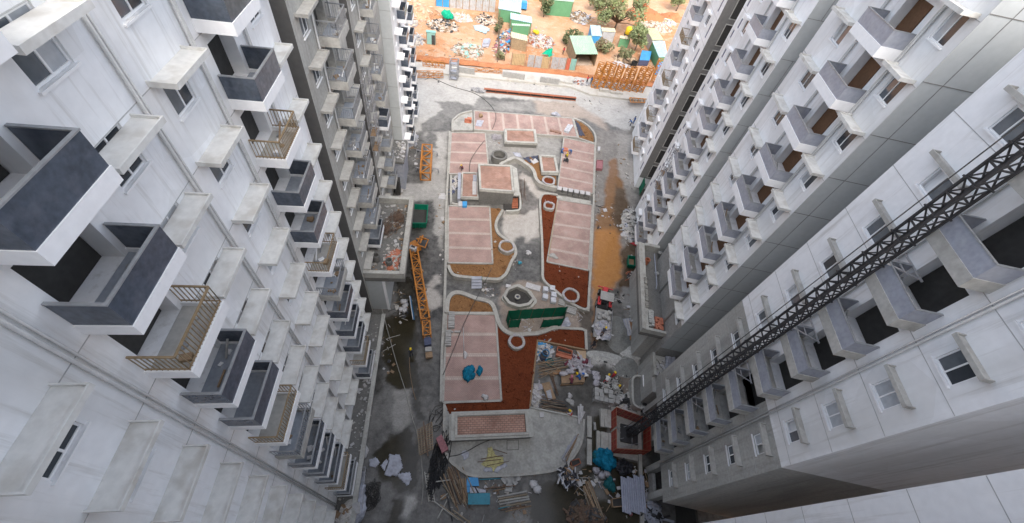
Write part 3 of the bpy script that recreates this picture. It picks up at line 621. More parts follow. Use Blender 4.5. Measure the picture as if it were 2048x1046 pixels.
wing('apartment_wing', 'white wing at the lower right edge, beyond a narrow gap from the hoist', FR, -16, 5.6, 3.7, 40.5, 2.2,
     [('bal', 0.6, 3.8, {'st': 'solid', 'd': 1.2, 'dm': 'door_brown'}), ('win', -3.0, -0.8, {'d': 0.75}), ('bal', -7, -4, {'st': 'solid', 'd': 1.2})], 'white_paint', zdet0=8.0)
# recess walls between the right-hand wings
rw = thing('wall_recess', 'brown grey return wall with a column of big dark openings at the far right', 'wall', (19.5, 54.9, 0))
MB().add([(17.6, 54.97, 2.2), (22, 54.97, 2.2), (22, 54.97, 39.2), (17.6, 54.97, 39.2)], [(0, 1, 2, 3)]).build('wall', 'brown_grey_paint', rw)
for k in range(13):
    z = 2.6 + 3 * k
    f = MB(); f.beam((18.75, 54.93, z), (18.75, 54.93, z + 2.3), 0.1, 0.08); f.beam((20.9, 54.93, z), (20.9, 54.93, z + 2.3), 0.1, 0.08); f.box(18.7, 20.95, 54.88, 54.965, z - 0.1, z); f.box(18.7, 20.95, 54.88, 54.965, z + 2.3, z + 2.4)
    fo = f.build('opening_frame', 'bare_slab', rw)
    MB().box(18.8, 20.85, 54.94, 54.966, z, z + 2.3).build('dark_opening', 'inside_dark', fo)
MB().add([(22, 49.4, 0), (22, 54.97, 0), (22, 54.97, 39.2), (22, 49.4, 39.2)], [(0, 1, 2, 3)]).build('back_wall', 'bare_render', rw)
r2 = thing('wall_recess', 'plain grey return wall between the two white wings on the right', 'wall', (18.5, 35.85, 0))
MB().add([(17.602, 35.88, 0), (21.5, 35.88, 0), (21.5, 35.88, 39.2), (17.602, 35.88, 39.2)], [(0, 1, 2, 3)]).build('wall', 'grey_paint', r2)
gj = MB()
for k in range(14):
    z = 6 + 3 * k; gj.box(17.62, 21.0, 35.865, 35.879, z, z + 0.03)
    if k % 2: gj.box(18.6, 18.63, 35.865, 35.879, z + 0.03, z + 3)
gj.build('joint_lines', 'brown_grey_paint', r2)
MB().add([(21.5, 33.5, 0), (21.5, 35.88, 0), (21.5, 35.88, 39.2), (21.5, 33.5, 39.2)], [(0, 1, 2, 3)]).build('back_wall', 'slot_shade', r2)
r3 = thing('wall_recess', 'plain grey return wall with panel joints above the small littered terrace on the right', 'wall', (19.5, 21.95, 0))
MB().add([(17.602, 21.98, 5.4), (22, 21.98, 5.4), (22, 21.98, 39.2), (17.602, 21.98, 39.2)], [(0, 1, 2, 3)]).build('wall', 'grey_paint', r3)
gj = MB()
for k in range(12):
    z = 8 + 3 * k; gj.box(17.62, 22, 21.965, 21.979, z, z + 0.035)
gj.box(18.6, 18.63, 21.964, 21.978, 5.4, 40)
gj.build('joint_lines', 'brown_grey_paint', r3)
MB().add([(22, 19.2, 0), (22, 21.98, 0), (22, 21.98, 39.2), (22, 19.2, 39.2)], [(0, 1, 2, 3)]).build('back_wall', 'bare_render', r3)
# unseen end block at the viewpoint, added and sized to shade the near court
MB().box(-9.0, 17.0, -16, -2.2, 0, 50).build('apartment_wing', 'white_paint', label='white unseen end block added behind the viewpoint to shade the courtyard', cat='building')

# ---- left podium (roof terrace with parapet), plinth, porch
pod = thing('podium_block', 'concrete podium with parapet roof holding rebar and bricks on the left', 'podium', tuple(LN(30.5, -7.5)))
def lquad(u0, u1, n0, n1): return [LN(u0, n0), LN(u1, n0), LN(u1, n1), LN(u0, n1)]
MB().prism(lquad(24.7, 36.0, -9.29, -7.35), 0, 5.95).build('lower_wall', 'grey_paint', pod)
MB().prism(lquad(24.6, 36.2, -9.29, -5.15), 5.952, 6.55).build('roof_slab', 'dark_concrete', pod)
pp = MB(); pp.prism(lquad(24.6, 36.2, -5.6, -5.15), 6.552, 7.45); pp.prism(lquad(24.6, 25.0, -9.29, -5.602), 6.552, 7.4); pp.prism(lquad(35.75, 36.2, -9.29, -5.602), 6.552, 7.4)
pp.build('parapet', 'concrete', pod)
pc = MB(); pc.prism(lquad(24.55, 36.25, -5.65, -5.1), 7.452, 7.52); pc.build('coping', 'kerb_concrete', pod)
MB().prism(lquad(24.64, 24.69, -7.6, -7.3), 0, 5.95).build('column_edge', 'white_trim', pod)
pl = thing('plinth', 'long low concrete plinth with raised edge below the white left wing', 'plinth', tuple(LN(9, -8.6)))
MB().prism(lquad(-6, 23.3, -9.29, -7.75), 0, 1.15).build('slab', 'dark_concrete', pl)
MB().prism(lquad(-6, 23.3, -7.95, -7.55), 1.152, 1.35).build('kerb', 'concrete', pl)
po = thing('porch', 'small grey porch with rubble on its roof under the blank end wall', 'porch', tuple(LN(48, -8.4)))
MB().prism(lquad(45.5, 50.2, -9.29, -7.6), 0, 5.0).build('wall', 'panel_grey', po)
MB().prism(lquad(45.2, 50.2, -9.29, -7.4), 5.002, 5.35).build('roof_slab', 'dark_concrete', po)
MB().prism(lquad(44.2, 45.2, -8.9, -8.2), 0, 2.6).build('lean_to', 'inside_dark', po)
# ---- right podium
pod2 = thing('podium_block', 'concrete podium with thick parapet and stacked blocks on its roof on the right', 'podium', (16.4, 29, 0))
MB().box(16.4, 17.59, 23.2, 35.0, 0, 5.75).build('lower_wall', 'bare_render', pod2)
MB().box(15.0, 17.59, 22.8, 35.2, 5.752, 6.3).build('roof_slab', 'dark_concrete', pod2)
pp = MB(); pp.box(15.0, 15.7, 22.8, 35.2, 6.302, 7.0); pp.box(15.702, 17.59, 22.8, 23.1, 6.302, 7.0); pp.box(15.702, 17.59, 34.8, 35.2, 6.302, 7.2); pp.build('parapet', 'concrete', pod2)
MB().box(14.94, 15.35, 22.78, 35.22, 7.002, 7.1).build('coping', 'kerb_concrete', pod2)
# ---- terrace and open ground storey under the nearest right wing
te = thing('terrace_block', 'low wing with littered terrace and a small window between the right wings', 'building', (18.5, 20, 0))
MB().box(17.2, 21.9, 17.6, 21.9, 0, 3.69).build('wall', 'bare_render', te)
MB().box(17.2, 17.5, 19.25, 21.9, 3.692, 4.3).build('parapet', 'concrete', te)
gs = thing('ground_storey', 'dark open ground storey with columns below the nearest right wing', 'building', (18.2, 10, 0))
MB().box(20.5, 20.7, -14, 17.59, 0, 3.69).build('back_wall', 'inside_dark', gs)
cl = None
for i, y in enumerate((16.6, 13.2, 10.6, 8.2, 3.6, 0.2)):
    MB().box(17.7, 18.4, y, y + 0.55, 0, 3.69).build('column', 'bare_render', gs)
for y0, y1 in ((13.8, 16.5), (8.8, 10.5)): MB().box(17.9, 18.2, y0, y1, 0, 1.1).build('infill_wall', 'block_wall', gs)
MB().box(16.9, 17.25, 4.5, 17.5, 0, 0.3).build('kerb', 'kerb_concrete', kind='structure')
# ================================================================ GARDEN ISLAND
M_brick('pavers_pink_left', (0.396, 0.268, 0.233), (0.338, 0.227, 0.201), (0.253, 0.181, 0.161), 0.24, 0.12, -LA, var=0.2, wet=(0.304, 0.238, 0.210), wetamt=0.55)
M_brick('pavers_pink_right', (0.396, 0.268, 0.233), (0.338, 0.227, 0.201), (0.253, 0.181, 0.161), 0.24, 0.12, R(6), var=0.2, wet=(0.405, 0.339, 0.291), wetamt=0.6)
M_brick('pavers_cream', (0.463, 0.377, 0.328), (0.410, 0.335, 0.290), (0.309, 0.252, 0.222), 0.24, 0.24, -LA, var=0.12)
M_brick('pavers_red', (0.381, 0.238, 0.186), (0.332, 0.190, 0.143), (0.194, 0.127, 0.104), 0.42, 0.21, -LA, var=0.25, msize=0.03, wet=(0.189, 0.092, 0.064), wetamt=0.65)
M('plastic_white', (0.34, 0.325, 0.345), 0.45, 0.45, 2.0, 8.0, stain=(0.33, 0.31, 0.35), stainamt=0.7)
M('tarp_navy', (0.045, 0.05, 0.075), 0.55, 0.4, 1.5, 6.0)
M('green_net', (0.0, 0.115, 0.062), 0.75, 0.3, 1.2, 8.0)
M('rebar', (0.13, 0.085, 0.06), 0.8, 0.35, 2.0, 8.0)
M('timber', (0.25, 0.17, 0.105), 0.85, 0.3, 1.5, 8.0)
M('timber_pale', (0.38, 0.28, 0.185), 0.85, 0.25, 1.5, 8.0)
M('bamboo', (0.25, 0.205, 0.15), 0.8, 0.3, 1.5, 8.0)
M('tile_stack', (0.46, 0.47, 0.50), 0.8, 0.2, 2.0, 8.0)
M('cement_grey', (0.32, 0.315, 0.30), 0.9, 0.25, 1.5, 8.0)
M('orange_steel', (0.42, 0.165, 0.03), 0.5, 0.25, 1.5, 6.0, stain=(0.30, 0.14, 0.05), stainamt=0.5)
M('dark_steel', (0.035, 0.035, 0.037), 0.55, 0.3, 1.5, 6.0)
M('grey_steel', (0.30, 0.30, 0.31), 0.5, 0.25, 1.5, 6.0, metal=0.3)
M('rust_steel', (0.28, 0.10, 0.055), 0.75, 0.3, 1.5, 6.0)

def lerp(a, b, t): return a + (b - a) * t
def paved_panel(TL, TR, BR, BL, bands, mat, zt=0.42, across=True, bw=0.42, kerb=True, side='left'):
    c4 = [G(*p, zt) for p in (TL, TR, BR, BL)]; TLw, TRw, BRw, BLw = c4; cen = sum(c4, Vector()) / 4
    par = thing('paved_panel', None, None, (cen.x, cen.y, 0), 0, kind='structure')
    def tpar(p, a, b): d = b - a; return max(0, min(1, (p - a).dot(d) / d.dot(d)))
    if across: e0, e1, f0, f1 = TLw, BLw, TRw, BRw       # bands run left to right
    else: e0, e1, f0, f1 = TLw, TRw, BLw, BRw
    cuts = [(0.0, 0.0)]; L0, L1 = (e1 - e0).length, (f1 - f0).length
    for p, q in bands:
        t0, t1 = tpar(G(*p, zt), e0, e1), tpar(G(*q, zt), f0, f1)
        cuts += [(t0 - bw / 2 / L0, t1 - bw / 2 / L1), (t0 + bw / 2 / L0, t1 + bw / 2 / L1)]
    cuts.append((1.0, 1.0))
    for i in range(len(cuts) - 1):
        (a0, a1), (b0, b1) = cuts[i], cuts[i + 1]; band = i % 2 == 1; dz = 0.004 if band else 0.0
        mb = MB().prism([lerp(e0, e1, a0), lerp(f0, f1, a1), lerp(f0, f1, b1), lerp(e0, e1, b0)], 0.0, zt + dz)
        mb.build('paving_band' if band else 'paving_bay', 'pavers_cream' if band else mat, par)
    if kerb:
        P4 = c4
        for i in range(4): MB().ribbon([P4[i], P4[(i + 1) % 4]], 0.22, 0.0, zt + 0.09).build('edging_kerb', 'kerb_concrete', par)
    return par
paved_panel((948.3, 221.5), (1146.6, 237), (1157, 274.8), (948.3, 259.3), [((977, 224), (980, 260)), ((1004.6, 225.8), (1008.5, 262)), ((1033.4, 228.4), (1038, 264)), ((1062.4, 231.8), (1067, 267)), ((1089, 233.5), (1096, 268)), ((1116.6, 236), (1124.3, 269.7))], 'pavers_pink_right', across=False)
paved_panel((902.7, 265.4), (970.6, 266.2), (978, 347), (897.5, 348), [((903.5, 284.3), (969.8, 286)), ((902.5, 304), (972, 306.5)), ((901.8, 324.7), (974, 327))], 'pavers_pink_left')
paved_panel((896.7, 412), (979.2, 413.5), (985.2, 527.4), (895.8, 525.7), [((897.5, 438), (980, 439.7)), ((896.7, 465.5), (981, 468)), ((895.8, 494.7), (982.7, 497.3))], 'pavers_pink_left')
paved_panel((893, 628), (991.3, 629), (1002.4, 801.5), (886, 805), [((892, 668.5), (993, 668.5)), ((890.6, 710), (995, 710)), ((888.8, 756.8), (998, 756))], 'pavers_pink_left')
paved_panel((1127.8, 275.7), (1189.7, 288.6), (1186, 388), (1115.7, 374), [((1126, 296), (1188.8, 308.4)), ((1123, 314), (1188, 326.5)), ((1121, 333.4), (1187, 347)), ((1119, 354), (1186, 367.8))], 'pavers_pink_right')
paved_panel((1115.7, 399.3), (1184.6, 410.4), (1177, 541), (1094.2, 524), [((1113, 421.6), (1183.8, 432)), ((1107, 447.5), (1183, 458.6)), ((1102.5, 471), (1181, 484.4)), ((1098, 497), (1178.5, 512.8))], 'pavers_pink_right')

# island edge kerbs
def kerb(pts, wd=0.3, h=0.45, name='island_kerb', z=0.0, smooth=5, mat='kerb_concrete', par=None, kind='structure', closed=False):
    pw = smooth_path(GP(pts, h), smooth, closed) if smooth else GP(pts, h)
    return MB().ribbon(pw, wd, z, h, closed).build(name, mat, par, kind=None if par else kind)
kerb([(905.3, 262), (905.3, 241.3), (910.4, 235), (921.6, 226.5), (944, 220.6)], 0.35, 0.5)
kerb([(1148, 236), (1164, 242), (1177.6, 251.6), (1188, 264), (1191.4, 275), (1191, 290)], 0.35, 0.5)
kerb([(1191, 290), (1188.5, 370), (1185.5, 451), (1182, 530), (1178.5, 582), (1176.5, 622)], 0.32, 0.4, smooth=0)
kerb([(899.5, 262), (896, 348), (892.5, 412), (891.5, 525), (888.5, 626), (884, 705), (882.5, 803)], 0.32, 0.4, smooth=0)
kerb([(889, 806), (888.5, 880), (895.8, 914), (913, 933), (933.7, 947), (956, 952), (1000, 951), (1050, 948), (1100, 942), (1122.6, 933.6), (1143, 918), (1158.8, 894), (1165.6, 871.6), (1168, 838)], 0.25, 0.4)
ap = smooth_path(GP([(890, 806), (890, 880), (897, 913), (914, 931), (934, 944), (956, 949), (1000, 948), (1050, 945), (1100, 939), (1121, 931), (1141, 916), (1156, 893), (1163.5, 871), (1166, 838)], 0.3), 4) + [G(1060, 815, 0.3)]
M('apron_concrete', (0.337, 0.332, 0.306), 0.8, 0.3, 0.5, 5.0, stain=(0.187, 0.182, 0.168), stainamt=0.6)
MB().prism(ap, 0.0, 0.3).build('island_apron', 'apron_concrete', kind='structure')

# planters: a low wall that follows the curve, with soil inside
def planter(label, soil, soilmat, walls, zs=0.33, wallw=0.42, h=0.55, name='planter'):
    pw = GP(soil, zs); cen = sum(pw, Vector()) / len(pw)
    par = thing(name, label, 'planter', (cen.x, cen.y, 0))
    mb = MB(); bm_pts = pw
    mb.prism(pw, 0.01, zs)
    so_ = mb.build('soil', soilmat, par)
    P2_ = [Vector((p.x, p.y)) for p in pw]; x0, x1 = min(p.x for p in P2_), max(p.x for p in P2_); y0, y1 = min(p.y for p in P2_), max(p.y for p in P2_); rr = random.Random(int(cen.x * 100)); cl_ = MB()
    def inside(x, y):
        c_ = False; j = len(P2_) - 1
        for i in range(len(P2_)):
            if (P2_[i].y > y) != (P2_[j].y > y) and x < (P2_[j].x - P2_[i].x) * (y - P2_[i].y) / (P2_[j].y - P2_[i].y + 1e-9) + P2_[i].x: c_ = not c_
            j = i
        return c_
    for _ in range(int((x1 - x0) * (y1 - y0) * 5)):
        x, y = rr.uniform(x0, x1), rr.uniform(y0, y1)
        if not inside(x, y): continue
        s_ = rr.uniform(.06, .16) * (1 + 1.6 * (rr.random() ** 8)); cl_.cm = 1 if rr.random() < .02 else 0; cl_.cbox((x, y, zs + s_ * .1), (s_ * 1.3, s_, s_ * .6), rr.random() * 6.28, rr.uniform(-.4, .4), rr.uniform(-.4, .4))
    if cl_.v: cl_.build('clods', [soilmat, 'cement_scrap'], par, kind='stuff')
    for wp, wd, hh, sm in walls:
        pth = smooth_path(GP(wp, hh), sm) if sm else GP(wp, hh)
        MB().ribbon(pth, wd, 0.0, hh).build('planter_wall', 'kerb_concrete', par)
    return par
W2 = [(979.5, 414), (1004, 418), (1006, 422), (999, 430), (992, 452.6), (997.3, 466.4), (1013, 478.4), (1027, 488), (1031.7, 506), (1023, 523), (1013, 545.5), (1007.7, 551), (997.3, 557.5), (973.3, 556.7), (916.5, 551.5), (902.7, 543.8), (897, 530), (897, 526)]
planter('curving planter of brown soil wrapped round the middle left paved panel', [(981, 416), (1003, 418), (997, 431), (990.5, 452.6), (995, 467), (1011, 479), (1026, 489), (1029.5, 506), (1021, 522), (1010, 546), (997, 555), (973, 554), (917, 549), (904, 542), (898.5, 528), (985, 528)], 'brown_soil',
        [([(1006, 419), (1001, 427), (994, 440), (992, 452.6), (997.3, 466.4), (1013, 478.4), (1027, 488), (1031.7, 506), (1023, 523), (1013, 545.5), (1007, 551.5), (997.3, 557.5), (973.3, 556.7), (916.5, 551.5), (902.7, 543.8), (897, 530)], 0.4, 0.6, 4)])
planter('triangular planter of brown soil at the top of the lower left paved panel', [(896.5, 624), (898, 600), (905, 588), (913, 586), (927, 588), (951, 597.5), (972, 603), (982, 611), (989, 624)], 'brown_soil',
        [([(893.5, 625), (896, 600), (903, 588), (913, 584), (926.8, 586), (951, 595.4), (973.3, 600.6), (985.3, 609), (992, 626.4), (997.3, 643.6), (1007.7, 659), (1025, 667.7), (1040, 668.5), (1057, 666.8), (1074.4, 666), (1091.6, 660.8), (1105.4, 655.6), (1116, 654.8)], 0.5, 0.6, 5),
         ([(895, 625.5), (989, 626)], 0.32, 0.55, 0)])
planter('long planter of dark red soil beside the lower left paved panel', [(993, 632), (999, 650), (1008, 663), (1025, 671), (1057, 670), (1074, 669), (1074, 678), (1060, 812), (1056, 826), (899, 828), (891, 808), (1003, 803)], 'red_soil', [], zs=0.37)
planter('planter of dark red soil above the littered storage yard', [(1075, 668), (1092, 663), (1106, 658), (1116, 657), (1164, 659), (1171, 663), (1172.5, 697), (1076, 679)], 'red_soil',
        [([(1116, 655), (1164, 657.4), (1171.6, 660.8), (1173.3, 698.7)], 0.32, 0.5, 0)])
planter('tapering planter of red soil along the right paved panel', [(1112, 391), (1097, 388.5), (1088, 390), (1083.5, 397), (1082.8, 413), (1086, 473), (1088, 542), (1088, 553), (1093.5, 562.5), (1114, 580), (1127.5, 592), (1144, 603.5), (1167, 615), (1174, 613), (1175.5, 582), (1177, 541), (1094, 524), (1115, 400)], 'red_soil',
        [([(1115.7, 389), (1096.8, 386.3), (1086.4, 388), (1081.3, 395.8), (1080.4, 413), (1083.8, 473), (1085.5, 530), (1085.6, 552), (1091.6, 564.4), (1112.3, 581.6), (1126, 593.6), (1143, 605.7), (1167.3, 617.8), (1176, 616)], 0.34, 0.55, 4)], zs=0.36)
planter('round ended planter with orange soil and dark plastic at the far right corner', [(1151, 240), (1163, 245), (1175, 254), (1184, 266), (1187.5, 275), (1187, 284), (1156, 274)], 'brown_soil',
        [([(1145.5, 237.5), (1156, 275)], 0.3, 0.55, 0), ([(1156, 275), (1190.5, 286.5)], 0.3, 0.55, 0)])
planter('small planter with brown soil behind the S shaped wall', [(1045, 322), (1078, 310), (1083, 347), (1084, 352), (1112, 352), (1113, 370), (1097, 367), (1081, 362), (1074, 353), (1070.5, 341), (1063, 331)], 'brown_soil',
        [([(1000.8, 328), (1010, 322), (1018, 318.7), (1028, 314.8), (1040, 318.7), (1060.7, 332.5), (1068.4, 342.8), (1071.8, 354.9), (1079.6, 364), (1096.8, 370.4), (1114, 373.8)], 0.55, 0.8, 4)])
# far left corner of the island: pale slab
MB().prism(smooth_path(GP([(907, 260), (907, 242), (912, 236), (923, 228), (945, 222.5)], 0.25), 4) + [G(946, 260, 0.25)], 0, 0.25).build('island_apron', 'apron_concrete', kind='structure')

# round tree planters and the well ring
def ring_planter(label, px, py, ro, h, soil, mats, wrap=True, wall=0.3, name='tree_ring', sq=0.0):
    c_ = G(px, py, h); par = thing(name, label, 'planter', (c_.x, c_.y, 0))
    n = 28; pr = []
    for k in range(n):
        a = 2 * math.pi * k / n; q = 1 + sq * (abs(math.sin(2 * a)) - 0.5); jj = 1 + (0.02 * math.sin(5 * a + px))
        pr.append(Vector((c_.x + math.cos(a) * (ro - wall / 2) * q * jj, c_.y + math.sin(a) * (ro - wall / 2) * q * jj, 0)))
    MB().ribbon(pr, wall, 0, h, True).build('ring_wall', mats, par)
    if soil: MB().prism([Vector((c_.x + (p.x - c_.x) * 0.86, c_.y + (p.y - c_.y) * 0.86)) for p in pr], 0.01, h - 0.18 if soil != 'inside_dark' else 0.05).build('soil' if soil != 'inside_dark' else 'shaft', soil, par)
    if wrap:
        mb = MB(); rr = random.Random(int(px))
        for k in range(n):
            if rr.random() < 0.38: continue
            p, q = pr[k], pr[(k + 1) % n]; ww = wall * (0.55 + rr.random() * 0.55)
            mb.ribbon([p, lerp(p, q, 1.06)], ww, h - 0.1 - rr.random() * 0.25, h + 0.015 + rr.random() * 0.05)
        mb.build('plastic_wrap', 'plastic_white', par, kind='stuff')
    return par
ring_planter('bare concrete well ring at the far end of the S shaped wall', 999, 309, 1.32, 1.15, 'inside_dark', 'dark_concrete', False, 0.3, 'well_ring')
ring_planter('small plastic wrapped tree ring tucked behind the S shaped wall', 1097.5, 360.5, 1.1, 0.95, 'red_soil', 'kerb_concrete', sq=0.1)
ring_planter('plastic wrapped tree ring with brown soil beside the middle left planter', 1013.7, 492, 1.15, 0.95, 'brown_soil', 'kerb_concrete')
ring_planter('plastic wrapped tree ring with red soil at the head of the tapering planter', 1098.5, 410.5, 0.9, 0.85, 'red_soil', 'kerb_concrete', sq=0.15)
ring_planter('broken edged tree ring in the red soil behind the red truck', 1142, 590, 1.15, 0.7, 'red_soil', 'kerb_concrete')
ring_planter('round plastic wrapped tree ring in the dark red soil', 1033.5, 682.5, 1.0, 0.85, 'red_soil', 'kerb_concrete')

# boxed structures with paver tops
def roofed_box(name, label, quad, z, rim=0.45, rimh=0.16, inset=None, wallmat='dark_concrete', rimmat='concrete', over=0.15, tile='pavers_red', step=False):
    q = GP(quad, z); cen = sum(q, Vector()) / 4; par = thing(name, label, 'structure', (cen.x, cen.y, 0))
    def shr(d): return [p + (cen - p).normalized() * d * 1.35 for p in q]
    MB().prism([Vector((p.x, p.y, 0)) for p in shr(over)], 0, z - 0.3).build('wall', wallmat, par)
    MB().prism(q, z - 0.298, z - 0.1).build('roof_slab', rimmat, par)
    inn = shr(rim)
    MB().ribbon([lerp(q[i], inn[i], 0.5) for i in range(4)], rim * 0.75, z - 0.098, z + rimh, True).build('roof_rim', rimmat, par)
    MB().prism(shr(rim * 0.95), z - 0.098, z - 0.02).build('paver_field', tile, par)
    if step: MB().ribbon([lerp(q[i], inn[i], 0.8) for i in range(4)], rim * 0.4, z + rimh - 0.1, z + rimh + 0.14, True).build('upper_rim', 'kerb_concrete', par)
    return par
roofed_box('pump_room', 'tall square concrete room with a tiled red roof in the island', [(956, 328), (1023.5, 330.8), (1028.5, 385), (958.6, 380)], 2.7, 0.4, 0.12, wallmat='dark_concrete', over=0.02)
roofed_box('planter_box', 'low annex with red pavers and a white door on top beside the tall square room', [(924, 344), (955, 345), (957, 397), (922, 396)], 1.05, 0.3, 0.12)
roofed_box('planter_box', 'wide pink topped concrete box below the far paved panel', [(1007.5, 258), (1072, 260), (1076, 288), (1008.3, 285)], 0.95, 0.55, 0.15)
roofed_box('planter_box', 'small pink topped concrete box beside the workers at the far right panel', [(1077.5, 310), (1110, 311.5), (1117.5, 348), (1083, 347)], 0.85, 0.5, 0.2)
roofed_box('planter_box', 'long red topped concrete box at the near end of the island', [(899.2, 827.3), (1063, 821.5), (1067.8, 872), (898.4, 879.5)], 1.5, 0.62, 0.18, step=True)
def ledge(name, label, cat, poly, z, mat, h=None):
    q = GP(poly, z); return MB().prism(q, 0.0 if h is None else z - h, z).build(name, mat, label=label, cat=cat)
ledge('stair_ledge', 'pale concrete ledge along the right side of the tall square room', 'ledge', [(1024, 331), (1034, 337), (1040, 391), (1008, 389), (1008, 384), (1029, 385)], 1.6, 'concrete', 0.25)
ledge('parapet_wall', 'pale blue grey wall top on the left of the low annex', 'wall', [(916, 345), (922, 345), (921, 397), (915, 397)], 1.0, 'panel_grey')
pit = thing('rebar_pit', 'littered pit with a rounded rim left of the low annex', 'pit', tuple(G(908, 375)))
MB().ribbon(smooth_path(GP([(902, 350), (902, 399), (904, 405), (912, 407.5), (924, 407.5)], 0.55), 4), 0.32, 0, 0.55).build('rim', 'kerb_concrete', pit)
MB().prism(GP([(903, 348), (916, 348), (916, 405), (904, 403)], 0.2), 0, 0.2).build('floor', 'dark_concrete', pit)
st = thing('stair_well', 'sunken stair well with curved rim beside the tall square room', 'stairs', tuple(G(1025, 405)))
MB().ribbon(smooth_path(GP([(1012, 421), (1030, 421), (1039, 418), (1041, 408), (1039, 385)], 0.7), 4), 0.3, 0, 0.7).build('rim', 'concrete', st)
MB().prism(GP([(1006, 392), (1038, 392), (1039, 416), (1008, 419)], 0.25), 0, 0.25).build('floor', 'inside_dark', st)
for i in range(5): MB().prism(GP([(1024, 396 + i * 4.2), (1036, 396 + i * 4.2), (1036, 399.5 + i * 4.2), (1024, 399.5 + i * 4.2)], 0.3 + 0.1 * (4 - i)), 0.252, 0.3 + 0.1 * (4 - i)).build('step', 'rust_steel', st)

# fountain basin
fb = thing('fountain_basin', 'two tier rounded concrete fountain basin with a centre pedestal', 'fountain', tuple(G(1037, 596)))
def sq_ring(pl, pr, pt, pb, z): 
    Lp, Rp, Tp, Bp = [G(*p, z) for p in (pl, pr, pt, pb)]
    def corner(a, b, c): return [lerp(a, b, 0.0)]
    ctr = (Lp + Rp + Tp + Bp) / 4; pts = []
    for a, b in ((Lp, Tp), (Tp, Rp), (Rp, Bp), (Bp, Lp)):
        mid = (a + b) / 2 + ((a + b) / 2 - ctr) * 0.34
        pts += [a, lerp(a, mid, 0.55) + (a - ctr) * 0.02, mid, lerp(mid, b, 0.45) + (b - ctr) * 0.02]
    return smooth_path(pts, 4, True)
MB().prism(sq_ring((1003, 596), (1074, 602), (1037, 568), (1040, 618), 0.28), 0, 0.28).build('outer_step', 'concrete', fb)
rp = sq_ring((1009, 594), (1066, 598), (1034, 573), (1037, 613), 0.6)
MB().ribbon(rp, 0.36, 0.282, 0.85, True).build('rim', 'kerb_concrete', fb)
MB().prism(rp, 0.282, 0.3).build('basin_floor', 'inside_dark', fb)
p0 = G(1035, 594, 0.75)
MB().tube([(p0.x, p0.y, 0.3), (p0.x, p0.y, 0.75)], 0.3, 14).build('pedestal', 'tarp_navy', fb)
MB().pipe((p0.x, p0.y, 0.7), (p0.x, p0.y, 0.88), 0.36, 0.45, 14).build('pedestal_cap', 'kerb_concrete', fb)

# green shade net screen: three panels on posts
gn = thing('green_screen', 'bright green shade net screen on three sides beside the fountain basin', 'screen', tuple(G(1070, 632)))
def net_panel(p, q, h, seg=6, par=gn, nm='net_panel'):
    mb = MB(); a, b = p, q; n = seg * 3; vs = []; fs = []
    nrm = Vector((-(b - a).y, (b - a).x, 0)).normalized()
    for j in range(5):
        for i in range(n + 1):
            t = i / n; s_ = j / 4; pt = lerp(a, b, t); wv = 0.06 * math.sin(i * 1.3 + j) * math.sin(math.pi * s_) + 0.03 * math.sin(i * 2.9)
            vs.append((pt.x + nrm.x * wv, pt.y + nrm.y * wv, 0.08 + s_ * h - (0.05 * abs(math.sin(math.pi * t * seg)) if j == 4 else 0)))
    for j in range(4):
        for i in range(n): k = j * (n + 1) + i; fs.append((k, k + 1, k + n + 2, k + n + 1))
    mb.add(vs, fs); return mb.build(nm, 'green_net', par, smooth=True)
bl, brr = G(1012, 641), G(1127, 633)
net_panel(bl, brr, 2.3); net_panel(bl, lerp(bl, G(1016, 655), 1), 2.1, 2); net_panel(G(1016, 656), G(1037, 655), 1.9, 2); net_panel(brr, G(1121, 652), 2.1, 2); net_panel(G(1121, 652.5), G(1080, 656), 1.9, 3)
for px, py in ((1012, 641.5), (1037, 639), (1060, 637.5), (1082, 636), (1104, 634.5), (1127, 633.5), (1016, 656.5), (1037, 655.8), (1121, 653), (1080, 656.5)):
    g0 = G(px, py); MB().tube([(g0.x, g0.y - 0.04, 0), (g0.x, g0.y - 0.04, 2.45)], 0.03, 6).build('post', 'rebar', gn)
# ================================================================ HELPERS FOR SITE OBJECTS
M('sheet_grey', (0.36, 0.37, 0.42), 0.4, 0.3, 1.2, 5.0, stain=(0.2, 0.2, 0.22), stainamt=0.6)
M('sheet_white', (0.43, 0.42, 0.42), 0.5, 0.2, 1.5, 6.0, stain=(0.4, 0.38, 0.37), stainamt=0.4)
M('sheet_cyan', (0.03, 0.20, 0.27), 0.45, 0.2, 1.2, 6.0)
M('sheet_blue', (0.05, 0.26, 0.52), 0.45, 0.2, 1.2, 6.0)
M('net_blue', (0.0, 0.13, 0.22), 0.8, 0.55, 2.5, 14.0, bump=0.8)
M('net_teal', (0.01, 0.10, 0.11), 0.8, 0.4, 2.5, 14.0, bump=0.8)
M('black_tarp', (0.018, 0.018, 0.022), 0.45, 0.5, 2.0, 8.0, stain=(0.2, 0.2, 0.23), stainamt=0.35)
M('yellow_cloth', (0.45, 0.41, 0.2), 0.8, 0.25, 2.0, 8.0, bump=0.5)
M('pink_steel', (0.28, 0.12, 0.13), 0.6, 0.25, 1.5, 6.0)
M('red_paint', (0.50, 0.05, 0.055), 0.45, 0.2, 1.5, 6.0)
M('green_paint', (0.0, 0.13, 0.075), 0.55, 0.25, 1.2, 6.0)
M('navy_steel', (0.06, 0.07, 0.12), 0.5, 0.3, 1.5, 6.0)
M('pvc_grey', (0.30, 0.315, 0.38), 0.4, 0.15, 1.5, 6.0)
M('brick_red', (0.43, 0.16, 0.10), 0.9, 0.3, 2.5, 8.0)
M('cable', (0.06, 0.057, 0.055), 0.6, 0.2, 1.0, 4.0)
M('cable_pale', (0.33, 0.32, 0.29), 0.7, 0.2, 1.0, 4.0)
